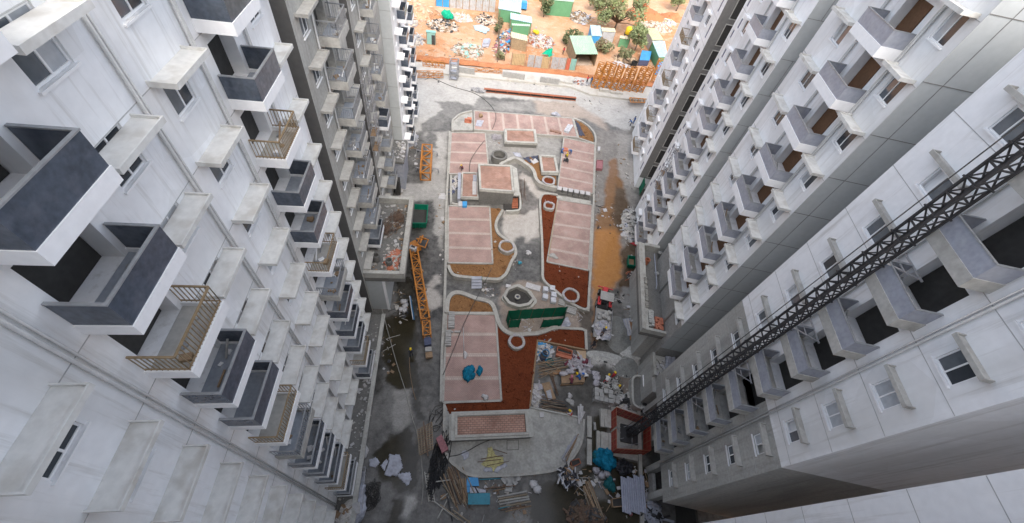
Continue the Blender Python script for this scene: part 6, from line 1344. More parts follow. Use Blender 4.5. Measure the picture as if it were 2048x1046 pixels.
# timber, pipes, blocks
ps = stack('plywood_sheet', 'stack of brown plywood sheets fanned out at the right podium corner', 'plywood stack', 1269, 664, .12, 1, 1, 8, (1.5, 2.6, .08), 'plywood', 0, 0, 3)
for i, ch in enumerate(ps.children): ch.rotation_euler = (0, 0, .03 * i - .1); ch.location.x += .05 * i
for i in range(6):
    a, b = G(1247 + 3 * i, 638 - i * .3, .15 + .1 * (i % 2)), G(1257 + 2.2 * i, 672 - i * .5, .15 + .1 * (i % 2)); MB().pipe(a, b, .1, .15, 10).build('plastic_pipe', 'sheet_white' if i % 2 else 'sheet_grey', label='pale pipe in the bundle leaning on the plywood stack', cat='pipe', group='pale pipes by the plywood stack')
MB().beam(G(1261, 642, .9), G(1284, 640, .9), .2, .15).build('beam', 'sheet_white', label='white beam along the top edge of the plywood stack', cat='beam')
stack('cement_block', 'big block pallet in front of the red hoist fence', 'block stack', 1203, 795, .03, 4, 3, 3, (.52, .5, .3), 'cement_grey', 0, .05, 3, .12)
stack('cement_block', 'smaller run of blocks right of the big block pallet', 'block stack', 1224, 800, -.1, 3, 2, 2, (.5, .45, .25), 'cement_grey', 0, .05, 4, .2)
heap('rubbish_heap', 'pale broken forms behind the red hoist fence', 'heap', G(1260, 805), 2.6, .7, .4, ['sheet_white', 'gravel_white', 'dark_steel', 'rubble'], 120, .5, 16, rot=.1)
stack('concrete_plank', 'row of three concrete planks left of the red hoist fence', 'plank stack', 1210, 838, .04, 3, 1, 2, (.42, 1.9, .2), 'kerb_concrete', 0, .03, 5)
stack('concrete_plank', 'row of four concrete planks below the row of three', 'plank stack', 1207, 888, .04, 4, 1, 2, (.42, 2.2, .2), 'kerb_concrete', 0, .03, 6)
for i, (p, q) in enumerate((((1178, 833), (1178, 875)), ((1178, 879), (1178, 930)))):
    MB().beam(G(*p, .2), G(*q, .2), .48, .38).build('concrete_kerb', 'kerb_concrete', label=('upper' if i == 0 else 'lower') + ' long precast kerb lying in the dark water', cat='kerb')
stack('cement_block', 'few small stones between the kerb and the concrete planks', 'block stack', 1191, 858, .1, 2, 3, 1, (.3, .4, .3), 'cement_grey', 0, .05, 8, .3)
# ---------------------------------------------------------------- hoist
hf = thing('hoist_fence', 'red mesh fence enclosing the hoist base', 'fence', tuple(G(1253, 870)))
fc = GP([(1220, 826), (1286, 850), (1286, 910), (1220, 906)]); HH = 2.0
def fence_run(p, q, n):
    for i in range(n):
        a, b = lerp(p, q, i / n), lerp(p, q, (i + 1) / n); d = (b - a).normalized() * .03; a, b = a + d, b - d
        u_ = Vector((0, 0, 1)); pn = MB(); pn.beam(a + u_ * .1, b + u_ * .1, .05); pn.beam(a + u_ * HH, b + u_ * HH, .05); pn.beam(a + u_ * .08, a + u_ * (HH + .02), .05); pn.beam(b + u_ * .08, b + u_ * (HH + .02), .05); pn.beam(a + u_ * 1.05, b + u_ * 1.05, .04)
        m_ = lerp(a, b, .5); pn.beam(m_ + u_ * .1, m_ + u_ * HH, .03)
        f_ = pn.build('fence_panel', 'rust_steel', hf); MB().add([a + u_ * .12, b + u_ * .12, b + u_ * (HH - .02), a + u_ * (HH - .02)], [(0, 1, 2, 3)]).build('mesh_sheet', 'red_mesh', f_).modifiers.new('t', 'SOLIDIFY').thickness = .01
fence_run(fc[0], fc[1], 4); fence_run(fc[3], fc[2], 4); fence_run(fc[0], lerp(fc[0], fc[3], .47), 2); fence_run(lerp(fc[0], fc[3], .53), fc[3], 2); fence_run(fc[1], fc[2], 3)
MX, MY = 15.95, 13.95
hm = thing('hoist_mast', 'black lattice hoist mast rising past the nearest right wing', 'hoist', (MX, MY, 0))
sec = MB(); h2 = .29
for sx in (-h2, h2):
    for sy in (-h2, h2): sec.beam((sx, sy, 0), (sx, sy, 1.5), .09)
for z in (0, .75):
    c4 = [(-h2, -h2), (h2, -h2), (h2, h2), (-h2, h2)]
    for k in range(4):
        a, b = c4[k], c4[(k + 1) % 4]; sec.beam((*a, z + .02), (*b, z + .02), .06); sec.beam((*a, z + .02), (*b, z + .75), .05)
for sx in (-h2, h2):
    for sy in (-h2, h2): sec.cbox((sx, sy, .0), (.17, .17, .06))
sm_ = sec.mesh('mast_section', 'dark_steel')
for k in range(29): inst('mast_section', sm_, hm, (0, 0, .3 + 1.5 * k))
for cx in (-.5, .45): MB().tube([(cx, .5, .3), (cx + .03, .5, 15), (cx - .02, .5, 30), (cx, .5, 43)], .025, 5).build('trailing_cable', 'cable', hm, world=False)
MB().box(-.9, .9, -.9, .9, .05, .3).build('base_frame', 'dark_steel', hm, world=False)
for z in (6.2, 12.3, 18.4, 24.5, 30.5):
    tt = MB(); tt.beam((.34, -.3, z), (1.6, -.9, z), .06); tt.beam((.34, .3, z), (1.6, .9, z), .06); tt.beam((.34, 0, z), (1.6, 0, z), .05); tt.beam((1.0, -.65, z), (1.0, .65, z), .05); tt.beam((1.6, -1.0, z), (1.6, 1.0, z), .07); tt.build('wall_tie', 'sheet_white', hm, world=False)
MB().box(MX - 1.9, MX + 1.0, MY - 2.4, MY + 2.6, .0, .06).build('hoist_slab', 'apron_concrete', label='grey concrete base slab inside the red hoist fence', cat='slab')
poles('scaffold_pile', 'grey tubes lying inside the red hoist fence', 'poles', [((1232, 858), (1262, 852)), ((1235, 880), (1275, 870)), ((1262, 870), (1262, 898)), ((1230, 850), (1250, 885)), ((1240, 895), (1278, 888))], .04, 'grey_steel', seed=8)
# ---------------------------------------------------------------- near right corner
bundle('net_bundle', 'big heap of bright blue netting below the concrete planks', 'net', G(1208, 920, 0), (1.05, .95, .7), 'net_blue', 8, 3, .3); bundle('net_bundle', 'darker teal netting at the left of the blue heap', 'net', G(1193, 914, 0), (.5, .6, .5), 'net_teal', 4, 6, .3)
crumple_sheet('tarpaulin', 'black crumpled tarpaulin below the red hoist fence', 'tarpaulin', [(1232, 922), (1246, 918), (1262, 928), (1264, 945), (1250, 952), (1236, 948), (1228, 935)], .05, 'black_tarp', .45, 22, 4)
bundle('sack', 'dark green bag in the water left of the grey pipes', 'sack', G(1219, 970, 0), (.55, .65, .5), 'net_teal', 4, 9, .25)
sacks(['white sack in the water below the blue net heap, %s' % s_ for s_ in ('left one', 'middle one', 'right one')], 'white sacks below the blue net', [(1191, 941, .3, 0), (1202, 951, 1.0, 0), (1213, 948, .2, 0)], 'plastic_white', (.75, .6, .4))
sacks(['white rag knot outside the near kerb, %s one' % s_ for s_ in ('upper', 'lower')], 'white rags', [(1066, 968, .3, 0), (1074, 979, 1.2, 0)], 'sheet_white', (.8, .7, .3))
for i in range(11):
    px0, px1 = 1243 + 4.25 * i, 1247 + 4.4 * i; lo = (i % 3) * 2.0; a, b = G(px0, 953 + lo - (3 if i > 5 else 0), .62), G(px1, 1024 + (i % 4) * 1.6, .62)
    a.z = b.z = .62 + .03 * (i % 2); MB().pipe(a, b, .115, .12, 12).build('pvc_pipe', 'pvc_grey', label='grey plastic pipe in the flat bundle at the near right', cat='pipe', group='grey pipes laid side by side', smooth=False)
for k in (.15, .85):
    MB().beam(lerp(G(1243, 956, .3), G(1247, 1024, .3), k), lerp(G(1288, 950, .3), G(1293, 1024, .3), k), .3, .4).build('bearer', 'timber', label='timber bearer under the %s end of the grey pipes' % ('far' if k < .5 else 'near'), cat='timber')
bundle('rag', 'pink rag under the near end of the grey pipes', 'rag', G(1262, 1027, .1), (.2, .3, .2), 'pink_steel', 2, 4, .2, sub=2)
openbox('crate', 'dark wooden crate left of the grey pipes', 'crate', [(1224, 998), (1246, 994), (1246, 1012), (1226, 1014)], .5, 'timber', 'inside_dark')
openbox('crate', 'brown broken crate in the water outside the near kerb', 'crate', [(1141, 922), (1158, 917), (1162, 926), (1145, 934)], .4, 'rust_steel', 'inside_dark')
skip('grey skip filled with black plastic outside the near kerb', [(1119, 950), (1138, 936), (1154, 956), (1132, 976)], .9, 'panel_grey', 'black_tarp')
heap('rubbish_heap', 'black plastic with white scraps heaped in the grey skip', 'heap', G(1137, 953, .6), .85, .8, .35, ['black_tarp', 'black_tarp', 'sheet_white', 'timber'], 70, .35, 17, mound='black_tarp')
poles('pole_pile', 'long pale bamboo poles sliding into the water at the near right', 'poles', spread((1164, 975), (1176, 960), (1190, 1040), (1206, 1036), 8, 2, 3), .06, ['bamboo', 'timber', 'timber_pale'], seed=10)
heap('brush_pile', 'brown heap of twigs at the near right foreground', 'heap', G(1172, 1035), 1.5, 1.2, .5, ['rebar', 'bark_twig', 'cable'], 300, .4, 18, mound='bark_twig')
scatter('litter', 'scraps floating along the near right water', [((1190, 960), (1240, 1010), 14), ((1262, 930), (1300, 1000), 5), ((1290, 940), (1300, 1030), 4), ((1150, 935), (1180, 990), 14)], ['sheet_white', 'rubble', 'timber', 'plastic_white'], 130, .3, 22)
heap('rubbish_heap', 'blue grey plastic heap at the foot of the nearest right wing', 'heap', G(1305, 1030), .9, 1.1, .4, ['sheet_grey', 'panel_grey', 'dark_steel'], 60, .5, 19, mound='sheet_grey')
# ---------------------------------------------------------------- right lane, upper part
heap('rubbish_heap', 'grey rubbish heap along the foot of the middle right wing', 'heap', G(1262, 448), 1.5, 3.6, .5, ['sheet_grey', 'rubble', 'dark_concrete', 'dark_steel', 'gravel_white', 'cement_grey'], 240, .36, 20)
crumple_sheet('plastic_sheet', 'pale speckled sheet on the ground below the grey rubbish heap', 'plastic sheet', [(1240, 470), (1249, 461), (1262, 467), (1253, 479)], .05, 'sheet_white', .05, 12, 9)
net = thing('green_screen', 'bright green net strip hanging at the foot of the middle right wing', 'screen', tuple(G(1278, 370)))
net_panel(G(1276, 352), G(1279, 392), 2.4, 3, par=net)
for px, py in ((1276, 352), (1279, 392)): g0 = G(px, py); MB().tube([g0, g0 + Vector((0, 0, 2.6))], .04, 6).build('post', 'rebar', net)
skip('small dark green skip at the foot of the right podium', [(1257, 511), (1272, 513), (1272, 531), (1257, 529)], .9, 'green_paint', 'timber')
openbox('crate', 'pink crate beside the right kerb of the island', 'crate', [(1194, 320), (1206, 320), (1205, 337), (1193, 336)], .6, 'pink_steel', 'pink_steel', .5)
MB().prism(GP([(1196, 293), (1201, 293), (1200, 301), (1195, 301)], .6), 0, .6).build('carton', 'sheet_white', label='white carton outside the right kerb of the island', cat='box')
bundle('bag', 'red rag on the ground below the speckled sheet', 'rag', G(1268, 488, 0), (.5, .3, .15), 'cloth_red', 3, 5, .2, sub=2)
crumple_sheet('plastic_sheet', 'scrap of pale board lying on the brown silt', 'plastic sheet', [(1205, 418), (1212, 416), (1215, 423), (1208, 424)], .04, 'sheet_white', .03, 8, 3)
heap('rubbish_heap', 'red and white scrap at the foot of the right podium', 'heap', G(1268, 555), .9, .9, .4, ['rust_steel', 'dark_steel', 'rubble'], 50, .4, 23)
mx = thing('concrete_mixer', 'grey concrete mixer drum beside the right podium wall', 'mixer', tuple(G(1279, 573)))
g0 = G(1277, 575); MB().pipe((g0.x, g0.y, .7), (g0.x - .25, g0.y + .3, 1.3), .55, .12, 16).build('drum', 'cement_grey', mx); MB().tube([(g0.x + .2, g0.y - .3, .35), (g0.x, g0.y, .75)], .4, 14, .55).build('drum_base', 'cement_grey', mx)
for sx in (-.45, .45): MB().beam((g0.x + sx, g0.y - .3, 0), (g0.x + sx * .6, g0.y, .9), .08).build('leg', 'dark_steel', mx); MB().beam((g0.x + sx, g0.y + .4, 0), (g0.x + sx * .6, g0.y, .9), .08).build('leg', 'dark_steel', mx)
for sx in (-.5, .5): MB().tube([(g0.x + sx - .05, g0.y - .45, .22), (g0.x + sx + .05, g0.y - .45, .22)], .22, 12).build('wheel', 'tyre', mx)
person('worker in blue standing at the far end of the right lane', 1266, 248, 2.0, 'stand', 'cloth_blue', 'cloth_blue', None)
person('second worker in dark blue stooping at the far end of the right lane', 1260, 252, 1.0, 'bend', 'cloth_blue', 'cloth_dark', None)
drum('grey bin beside the workers at the far end of the right lane', 1264, 262, 'cement_grey', .5, .9)
heap('rubbish_heap', 'scaffold parts heaped at the foot of the far right wing', 'heap', G(1285, 262), .8, 3.0, .7, ['grey_steel', 'sheet_white', 'dark_steel'], 90, .6, 24)
scatter('litter', 'scraps strewn along the right lane', [((1240, 300), (1265, 380), 8), ((1190, 340), (1200, 460), 5), ((1220, 420), (1260, 520), 12), ((1240, 590), (1275, 640), 8), ((1200, 700), (1290, 800), 14)], ['sheet_white', 'rubble', 'dark_steel', 'timber'], 210, .26, 23)
# right podium roof
Z2 = 6.31
stack('brick', 'orange brick stack at the near end of the right podium roof', 'brick stack', 0, 0, 0, 4, 7, 3, (.22, .22, .2), 'brick_red', Z2, .015, 3, .08, at=Vector((16.95, 24.0, Z2)))
stack('block', 'white block stack beside the orange bricks on the right podium roof', 'block stack', 0, 0, .04, 2, 8, 3, (.3, .27, .2), 'gravel_white', Z2, .02, 4, .18, at=Vector((16.1, 24.6, Z2)))
stack('tile', 'long row of tiles standing along the right podium parapet', 'tile stack', 0, 0, 0, 1, 26, 1, (.35, .16, .3), 'kerb_concrete', Z2 + .7, .08, 5, .1, at=Vector((15.55, 27.6, Z2)))
for y_, lb_ in ((32.6, 'rusty pot standing on the far part of the right podium roof'),):
    MB().pipe((16.0, y_, Z2), (16.0, y_, Z2 + .8), .32, .3, 14).build('pipe_ring', 'rust_steel', label=lb_, cat='pipe')
MB().tube([(17.1, 34.2, Z2 + .3), (17.15, 29.5, Z2 + .25), (17.1, 28.9, Z2 + .1)], .07, 8).build('drain_pipe', 'panel_grey', label='grey drain pipe lying on the right podium roof', cat='pipe')
sacks(['pale bag on the right podium roof, %s' % s_ for s_ in ('far one of four', 'second from the far end', 'third from the far end', 'near one of four')], 'pale bags on the right podium roof', [(1320, 507, .2, Z2), (1328, 512, 1, Z2), (1313, 548, .5, Z2), (1328, 592, 1, Z2)], 'gravel_white', (.6, .5, .3))
crumple_sheet('tarpaulin', 'blue grey plastic heap on the small littered terrace', 'tarpaulin', [(1330, 712), (1345, 706), (1350, 722), (1340, 742), (1330, 738)], 3.75, 'sheet_grey', .25, 14, 8)
rt = random.Random(9); mb = MB()
for _ in range(60):
    mb.cm = rt.randrange(3); s_ = .15 + .3 * rt.random() ** 2; mb.cbox((rt.uniform(17.7, 20.5), rt.uniform(19.4, 21.6), 3.78), (s_, s_ * .7, s_ * .4), rt.random() * 6, rt.uniform(-.3, .3), 0)
mb.build('litter', ['gravel_white', 'sheet_white', 'rubble'], label='white scraps on the small littered terrace', cat='litter', kind='stuff')
# curved planter bench below the terrace
cb = thing('curved_planter', 'rounded dark filled planter at the foot of the small terrace block', 'planter', (16.6, 18.4, 0))
pth = smooth_path([Vector((17.19, 20.4, 0)), Vector((16.6, 20.3, 0)), Vector((16.2, 19.8, 0)), Vector((16.15, 18.5, 0)), Vector((16.2, 17.2, 0)), Vector((16.6, 16.8, 0)), Vector((17.19, 16.7, 0))], 4)
MB().ribbon(pth, .22, 0, 1.0).build('wall', 'concrete', cb); MB().prism(pth, .01, .6).build('filling', 'dark_concrete', cb)
add_window(right_frame(17.2), te, 19.6, 1.6, 1.2, 1.3, 2)
# suspended scaffolds on the facades
def cradle(label, fr, a0, a1, z0, z1, o0, mat, par_n):
    c_ = fr((a0 + a1) / 2, o0, z0); t = thing('suspended_scaffold', label, 'scaffold', tuple(c_))
    for o_ in (o0, o0 + .7):
        for a in (a0, (a0 + a1) / 2, a1): MB().tube([fr(a, o_, z0), fr(a, o_, z1)], .035, 6).build('standard', mat, t)
    z = z0
    while z < z1:
        for o_ in (o0, o0 + .7): MB().tube([fr(a0, o_, z), fr(a1, o_, z)], .03, 5).build('ledger', mat, t)
        for a in (a0, a1): MB().tube([fr(a, o0, z), fr(a, o0 + .7, z)], .03, 5).build('transom', mat, t)
        MB().tube([fr(a0, o0 + .7, z), fr(a1, o0 + .7, z + .9)], .025, 5).build('brace', mat, t)
        z += .95
    for zz in (z0 + .1, z0 + 1.9): MB().beam(fr(a0, o0 + .35, zz), fr(a1, o0 + .35, zz), .6, .05).build('deck', 'timber', t)
    return t
cradle('grey tube scaffold standing off the middle right wing', FR, 43.0, 44.8, 9.5, 15.5, .35, 'grey_steel', None)
cradle('grey tube scaffold hanging between the bare wings on the left', FL, 36.0, 37.6, 14.0, 22.0, .2, 'grey_steel', None)
# ================================================================ FAR SIDE: BOUNDARY, CRANE STORE, HUTS
M('pale_slab', (0.42, 0.405, 0.37), 0.9, 0.15, 0.6, 6.0, stain=(0.32, 0.29, 0.24), stainamt=0.5)
M('leaf_mid', (0.19, 0.22, 0.11), 0.6, 0.35, 1.2, 8.0); M('leaf_light', (0.25, 0.30, 0.13), 0.6, 0.3, 1.2, 8.0); M('leaf_dry', (0.24, 0.22, 0.12), 0.7, 0.3, 1.2, 8.0); M('leaf_dark', (0.055, 0.085, 0.035), 0.6, 0.3, 1.2, 8.0)
M('flower_red', (0.55, 0.13, 0.06), 0.6, 0.2, 1.2, 8.0); M('bark', (0.14, 0.105, 0.075), 0.9, 0.3, 2.0, 8.0)
M('roof_mint', (0.30, 0.43, 0.31), 0.5, 0.1, 0.7, 4.0, stain=(0.42, 0.47, 0.36), stainamt=0.5); M('roof_cream', (0.48, 0.44, 0.31), 0.6, 0.12, 0.7, 4.0); M('roof_sky', (0.33, 0.48, 0.53), 0.5, 0.15, 0.7, 4.0, stain=(0.5, 0.5, 0.38), stainamt=0.6)
M('wall_green', (0.10, 0.25, 0.13), 0.7, 0.15, 0.8, 5.0); M('wall_teal', (0.22, 0.40, 0.36), 0.7, 0.15, 0.8, 5.0); M('wall_brown', (0.28, 0.21, 0.13), 0.85, 0.3, 1.2, 6.0); M('roof_olive', (0.40, 0.42, 0.25), 0.7, 0.2, 0.8, 5.0)
M('corr_grey', (0.36, 0.37, 0.38), 0.6, 0.2, 1.0, 5.0, stain=(0.33, 0.24, 0.15), stainamt=0.6); M('corr_brown', (0.40, 0.30, 0.17), 0.75, 0.25, 1.0, 5.0); M('corr_red', (0.45, 0.13, 0.08), 0.75, 0.2, 1.0, 5.0)
M('tarp_green', (0.0, 0.30, 0.17), 0.6, 0.2, 1.2, 6.0); M('rubble_tan', (0.46, 0.36, 0.28), 0.95, 0.4, 1.2, 8.0); M('tank_yellow', (0.65, 0.42, 0.02), 0.45, 0.1, 1.0, 5.0)

# raised concrete strip and cut bank along the far edge of the yard
MB().prism(GP([(800, 120), (860, 126), (985, 137), (1140, 151), (1340, 180), (1340, 206), (1300, 203), (1180, 188), (1140, 172), (960, 154), (800, 138)], .4), 0.0, .4).build('boundary_strip', 'pale_slab', kind='structure')
bk = MB(); nb = 70; V = []
for i in range(nb + 1):
    t_ = i / nb; px = 800 + 540 * t_; py = 117 + 60 * t_ ** 1.15
    for k, (dy, z) in enumerate(((4, .3), (1.5, .9), (-2.5, .7), (-7, .15))):
        g0 = G(px, py + dy); V.append((g0.x + .4 * noise.noise(Vector((i * .9, k, 1))), g0.y + .5 * noise.noise(Vector((i * .9, k, 5))), z * (.8 + .6 * noise.noise(Vector((i * .7, k, 9))) + .2)))
F = [(i * 4 + k, (i + 1) * 4 + k, (i + 1) * 4 + k + 1, i * 4 + k + 1) for i in range(nb) for k in range(3)]
bk.add(V, F).build('earth_bank', 'red_mound_earth', kind='structure', smooth=True)
# crane sections
for i, (px, py, rz_) in enumerate(((1187, 176, .1), (1199, 178, .0), (1212, 179, .15), (1226, 180, .05), (1240, 181, .2), (1254, 182, .1), (1268, 183, .3), (1279, 184, .2), (1305, 170, .15))):
    a = G(px, py, .42); b = a + Vector((.35 * math.sin(i * 2.1) + .2, .5, 5.0 + .3 * math.sin(i)))
    lattice('upright orange crane section, %s from the left in the standing row' % ('first', 'second', 'third', 'fourth', 'fifth', 'sixth', 'seventh', 'eighth', 'ninth and slightly apart')[i], 'crane part', 'crane_section', a, b, 1.2, 1.2, 6, 'orange_steel', .11, .17, up=(math.sin(rz_), math.cos(rz_), 0), group='standing orange crane sections')
for i, (p, q, lb_) in enumerate((((819, 152), (886, 153), 'long orange lattice lying at the far left of the yard edge'), ((846, 130), (890, 135), 'orange lattice lying on the earth at the far left'), ((926, 141), (1004, 146), 'thin orange lattice lying along the boundary strip'))):
    a, b = G(*p, .42), G(*q, .42); w_ = .9 if i < 2 else .6; lattice(lb_, 'crane part', 'crane_section', a, b, w_, w_, 7, 'orange_steel', .05, .08)
ob = thing('frame_stack', 'flat stack of orange frames at the right end of the boundary strip', 'frame stack', tuple(G(1276, 200)))
for k in range(4):
    q = GP([(1259, 196), (1293, 199), (1295, 206), (1261, 205)], .42 + .28 * k)
    for i in range(4): MB().beam(q[i] + Vector((0, 0, .1)), q[(i + 1) % 4] + Vector((0, 0, .1)), .13).build('frame_bar', 'orange_steel', ob)
    for i in range(1, 6): MB().beam(lerp(q[0], q[1], i / 6) + Vector((0, 0, .1)), lerp(q[3], q[2], i / 6) + Vector((0, 0, .1)), .1).build('frame_bar', 'orange_steel' if i % 2 else 'timber_pale', ob)
ib = thing('steel_beam', 'long rust red steel beam lying at the far end of the yard', 'beam', tuple(G(1060, 190)))
a, b = G(968, 183), G(1151, 201)
MB().beam(a + Vector((0, 0, .04)), b + Vector((0, 0, .04)), .6, .07).build('lower_flange', 'rust_steel', ib); MB().beam(a + Vector((0, 0, .33)), b + Vector((0, 0, .33)), .1, .5).build('web', 'dark_steel', ib); MB().beam(a + Vector((0, 0, .62)), b + Vector((0, 0, .62)), .6, .07).build('upper_flange', 'rust_steel', ib)
for i in range(1, 8): p = lerp(a, b, i / 8); MB().beam(p + Vector((0, -.28, .08)), p + Vector((0, -.28, .58)), .08).build('stiffener', 'rust_steel', ib)
tangle('wire_tangle', 'tangle of grey bars at the left end of the red steel beam', 'wire', G(957, 183), 1.6, .8, .5, 26, .05, 'grey_steel', 6, .5)
gt = thing('steel_cage', 'grey steel cage standing at the far yard edge', 'cage', tuple(G(907, 158)))
a, b = G(899, 160, .0), G(914, 161, .0); up = Vector((0, 0, 4.0)); dp = Vector((0, 1.0, 0))
for c_ in (a, b, a + dp, b + dp): MB().beam(c_, c_ + up, .16).build('post', 'grey_steel', gt)
for k in range(6):
    z = Vector((0, 0, .2 + .75 * k)); MB().beam(a + z, b + z, .1).build('bar', 'grey_steel', gt); MB().beam(a + dp + z, b + dp + z, .1).build('bar', 'grey_steel', gt); MB().beam(a + z, a + dp + z, .1).build('bar', 'grey_steel', gt); MB().beam(b + z, b + dp + z, .1).build('bar', 'grey_steel', gt)
for k in (0, 2, 4): MB().box(a.x + .15, b.x - .15, a.y + .1, a.y + .9, .3 + .75 * k, .38 + .75 * k).build('shelf', 'panel_grey', gt)
for px, py, n_, lb_ in ((1027, 156, 8, 'left grey block wall piece on the boundary strip'), (1098, 166, 7, 'middle grey block wall piece on the boundary strip'), (932, 146, 6, 'grey block wall piece beside the steel cage')):
    stack('wall_block', lb_, 'block wall', px, py, R(9), n_, 1, 3, (.58, .4, .38), 'cement_grey', .41, .03, n_)
stack('wall_block', 'low pale slab pile right of the block wall pieces', 'block stack', 1128, 164, R(9), 4, 2, 1, (.9, .6, .35), 'pale_slab', .41, .05, 3)
stack('wall_block', 'pale slab pile before the standing crane sections', 'block stack', 1207, 183, R(9), 3, 1, 2, (.7, .7, .3), 'pale_slab', .41, .05, 4)
stack('wall_block', 'pale slab pile at the middle of the standing crane row', 'block stack', 1232, 187, R(9), 4, 1, 1, (.7, .7, .4), 'pale_slab', .41, .05, 5)
person('worker in red at the left end of the standing crane sections', 1173, 167, .5, 'stand', 'cloth_red', 'cloth_dark', None, z=.41)
person('worker in dark blue beside the one in red at the crane sections', 1181, 169, 2.5, 'stand', 'cloth_blue', 'cloth_dark', None, z=.41)
person('person in red standing behind the rusty sheet fence', 1126, 109, 2.5, 'stand', 'cloth_red', 'cloth_dark', None)
heap('rubbish_heap', 'scrap heap at the foot of the red clad crane worker', 'heap', G(1160, 165, .4), 1.8, .9, .4, ['grey_steel', 'rubble', 'sheet_white', 'rust_steel'], 90, .5, 31)
# ---------------------------------------------------------------- huts
def corrugated(p, q, h, z0=0.0, amp=.06, pitch=.3, mat='corr_grey', par=None, name='sheet', lean=0.0):
    L = (q - p).length; n = max(2, int(L / pitch * 2)); d = (q - p) / n; nr = Vector((-(q - p).y, (q - p).x, 0)).normalized(); V = []; F = []
    for i in range(n + 1):
        w_ = nr * (amp if i % 2 else -amp); b = p + d * i + w_; V += [(b.x, b.y, z0), (b.x + nr.x * lean, b.y + nr.y * lean, z0 + h)]
    for i in range(n): F.append((2 * i, 2 * i + 2, 2 * i + 3, 2 * i + 1))
    o = MB().add(V, F).build(name, mat, par); o.modifiers.new('t', 'SOLIDIFY').thickness = .02; return o
def hut(label, foot, h, drop, roofmat, wallmat, over=.4, name='hut', open_front=False, doorx=None, roofpitch=.45, back=None):
    """foot: far left, far right, near right, near left on the ground; mono-pitch corrugated roof"""
    q = [Vector((p.x, p.y, 0)) for p in GP(foot)]; cen = sum(q, Vector()) / 4; t = thing(name, label, 'hut', (cen.x, cen.y, 0)); hs_ = [h + drop, h + drop, h, h]
    for i in range(4):
        if open_front and i == 2: continue
        a, b = q[i], q[(i + 1) % 4]; ha, hb = hs_[i], hs_[(i + 1) % 4]
        MB().add([(a.x, a.y, 0), (b.x, b.y, 0), (b.x, b.y, hb), (a.x, a.y, ha)], [(0, 1, 2, 3)]).build('wall', wallmat, t).modifiers.new('t', 'SOLIDIFY').thickness = .06
    if open_front: 
        MB().prism([cen + (p - cen) * .9 for p in q], .01, .05).build('floor', 'rubble_tan', t)
    for p in q: MB().beam((p.x, p.y, 0), (p.x, p.y, h), .14).build('post', 'timber', t)
    o = [Vector(((p - cen) * (1 + over / max(1, (p - cen).length)) + cen)) for p in q]; L = (o[1] - o[0]).length; n = max(4, int(L / roofpitch * 2)); V = []; F = []
    for i in range(n + 1):
        dz = .05 if i % 2 else -.05; f_ = lerp(o[0], o[1], i / n); g_ = lerp(o[3], o[2], i / n); V += [(f_.x, f_.y, h + drop + .12 + dz), (g_.x, g_.y, h + .1 + dz)]
    for i in range(n): F.append((2 * i, 2 * i + 2, 2 * i + 3, 2 * i + 1))
    MB().add(V, F).build('roof', roofmat, t).modifiers.new('t', 'SOLIDIFY').thickness = .04
    if doorx:
        a, b = lerp(q[3], q[2], doorx[0]), lerp(q[3], q[2], doorx[1]); MB().beam(lerp(a, b, 0) + Vector((0, -.06, 1.0)), lerp(a, b, 1) + Vector((0, -.06, 1.0)), .06, 2.0).build('door', 'inside_dark', t)
    return t
def roof_foot(quad, z): return [(0, 0)] * 0
def hut_from_roof(label, roofq, h, drop, roofmat, wallmat, **k):
    """the roof's four corners were sighted; put the walls under them"""
    zz = [h + drop, h + drop, h, h]; q = [G(p[0], p[1], z) for p, z in zip(roofq, zz)]
    # back to ground sights of the same plan points
    def sight(v):
        d = Vector((v.x, v.y, 0)) - Vector((0, 0, CAM_H)); return (1024 + FPX * d.dot(AX) / d.dot(AW), 523 - FPX * d.dot(AU) / d.dot(AW))
    return hut(label, [sight(v) for v in q], h, drop, roofmat, wallmat, **k)
hut_from_roof('open timber shed with a big mint green sheet roof', [(1140, 73), (1181, 73), (1195, 109), (1152, 109)], 2.7, .7, 'roof_mint', 'wall_brown', open_front=True, over=.15)
hut_from_roof('dark green hut with mint roof at the top edge of the picture', [(1100, -12), (1150, -8), (1146, 5), (1096, 0)], 3.6, .3, 'roof_mint', 'wall_green', over=.2)
hut_from_roof('long hut with cream and blue roof beside the pole fence', [(1000, -8), (1042, 2), (1041, 26), (998, 18)], 2.7, .4, 'roof_sky', 'wall_green', over=.2)
hut_from_roof('hut with pale mint roof below the cream and blue roof', [(1022, 27), (1062, 35), (1063, 47), (1022, 39)], 2.4, .3, 'roof_sky', 'wall_green', over=.15)
hut_from_roof('narrow green lean-to between two huts on the left', [(1024, 48), (1059, 50), (1059, 54), (1025, 52)], 2.0, .2, 'roof_mint', 'wall_green', over=.1)
hut_from_roof('small brown plank hut with cream roof', [(1023, 65), (1052, 72), (1054, 83), (1024, 76)], 2.3, .2, 'roof_cream', 'wall_brown', over=.15)
hut_from_roof('little teal cabin standing alone on the orange earth', [(853, 61), (871, 63), (871, 67), (853, 65)], 2.4, .1, 'wall_teal', 'wall_teal', over=.12, doorx=(.55, .95))
hut_from_roof('small shed with blue and white roof under the flame tree', [(1181, 52), (1200, 53), (1203, 73), (1184, 72)], 1.7, .8, 'roof_sky', 'sheet_blue', over=.15)
hut_from_roof('grey sheet shed with pale roof beside the blue shed', [(1203, 56), (1229, 58), (1231, 65), (1206, 64)], 2.5, .2, 'roof_cream', 'corr_grey', over=.1)
hut_from_roof('tiny dark green hut with cream roof under the yellow tank', [(1241, 72), (1258, 75), (1260, 80), (1240, 77)], 2.0, .2, 'roof_cream', 'wall_green', over=.12)
hut_from_roof('olive roofed hut close to the far right wing', [(1293, 58), (1312, 58), (1326, 80), (1305, 81)], 2.4, .4, 'roof_olive', 'corr_grey', over=.15)
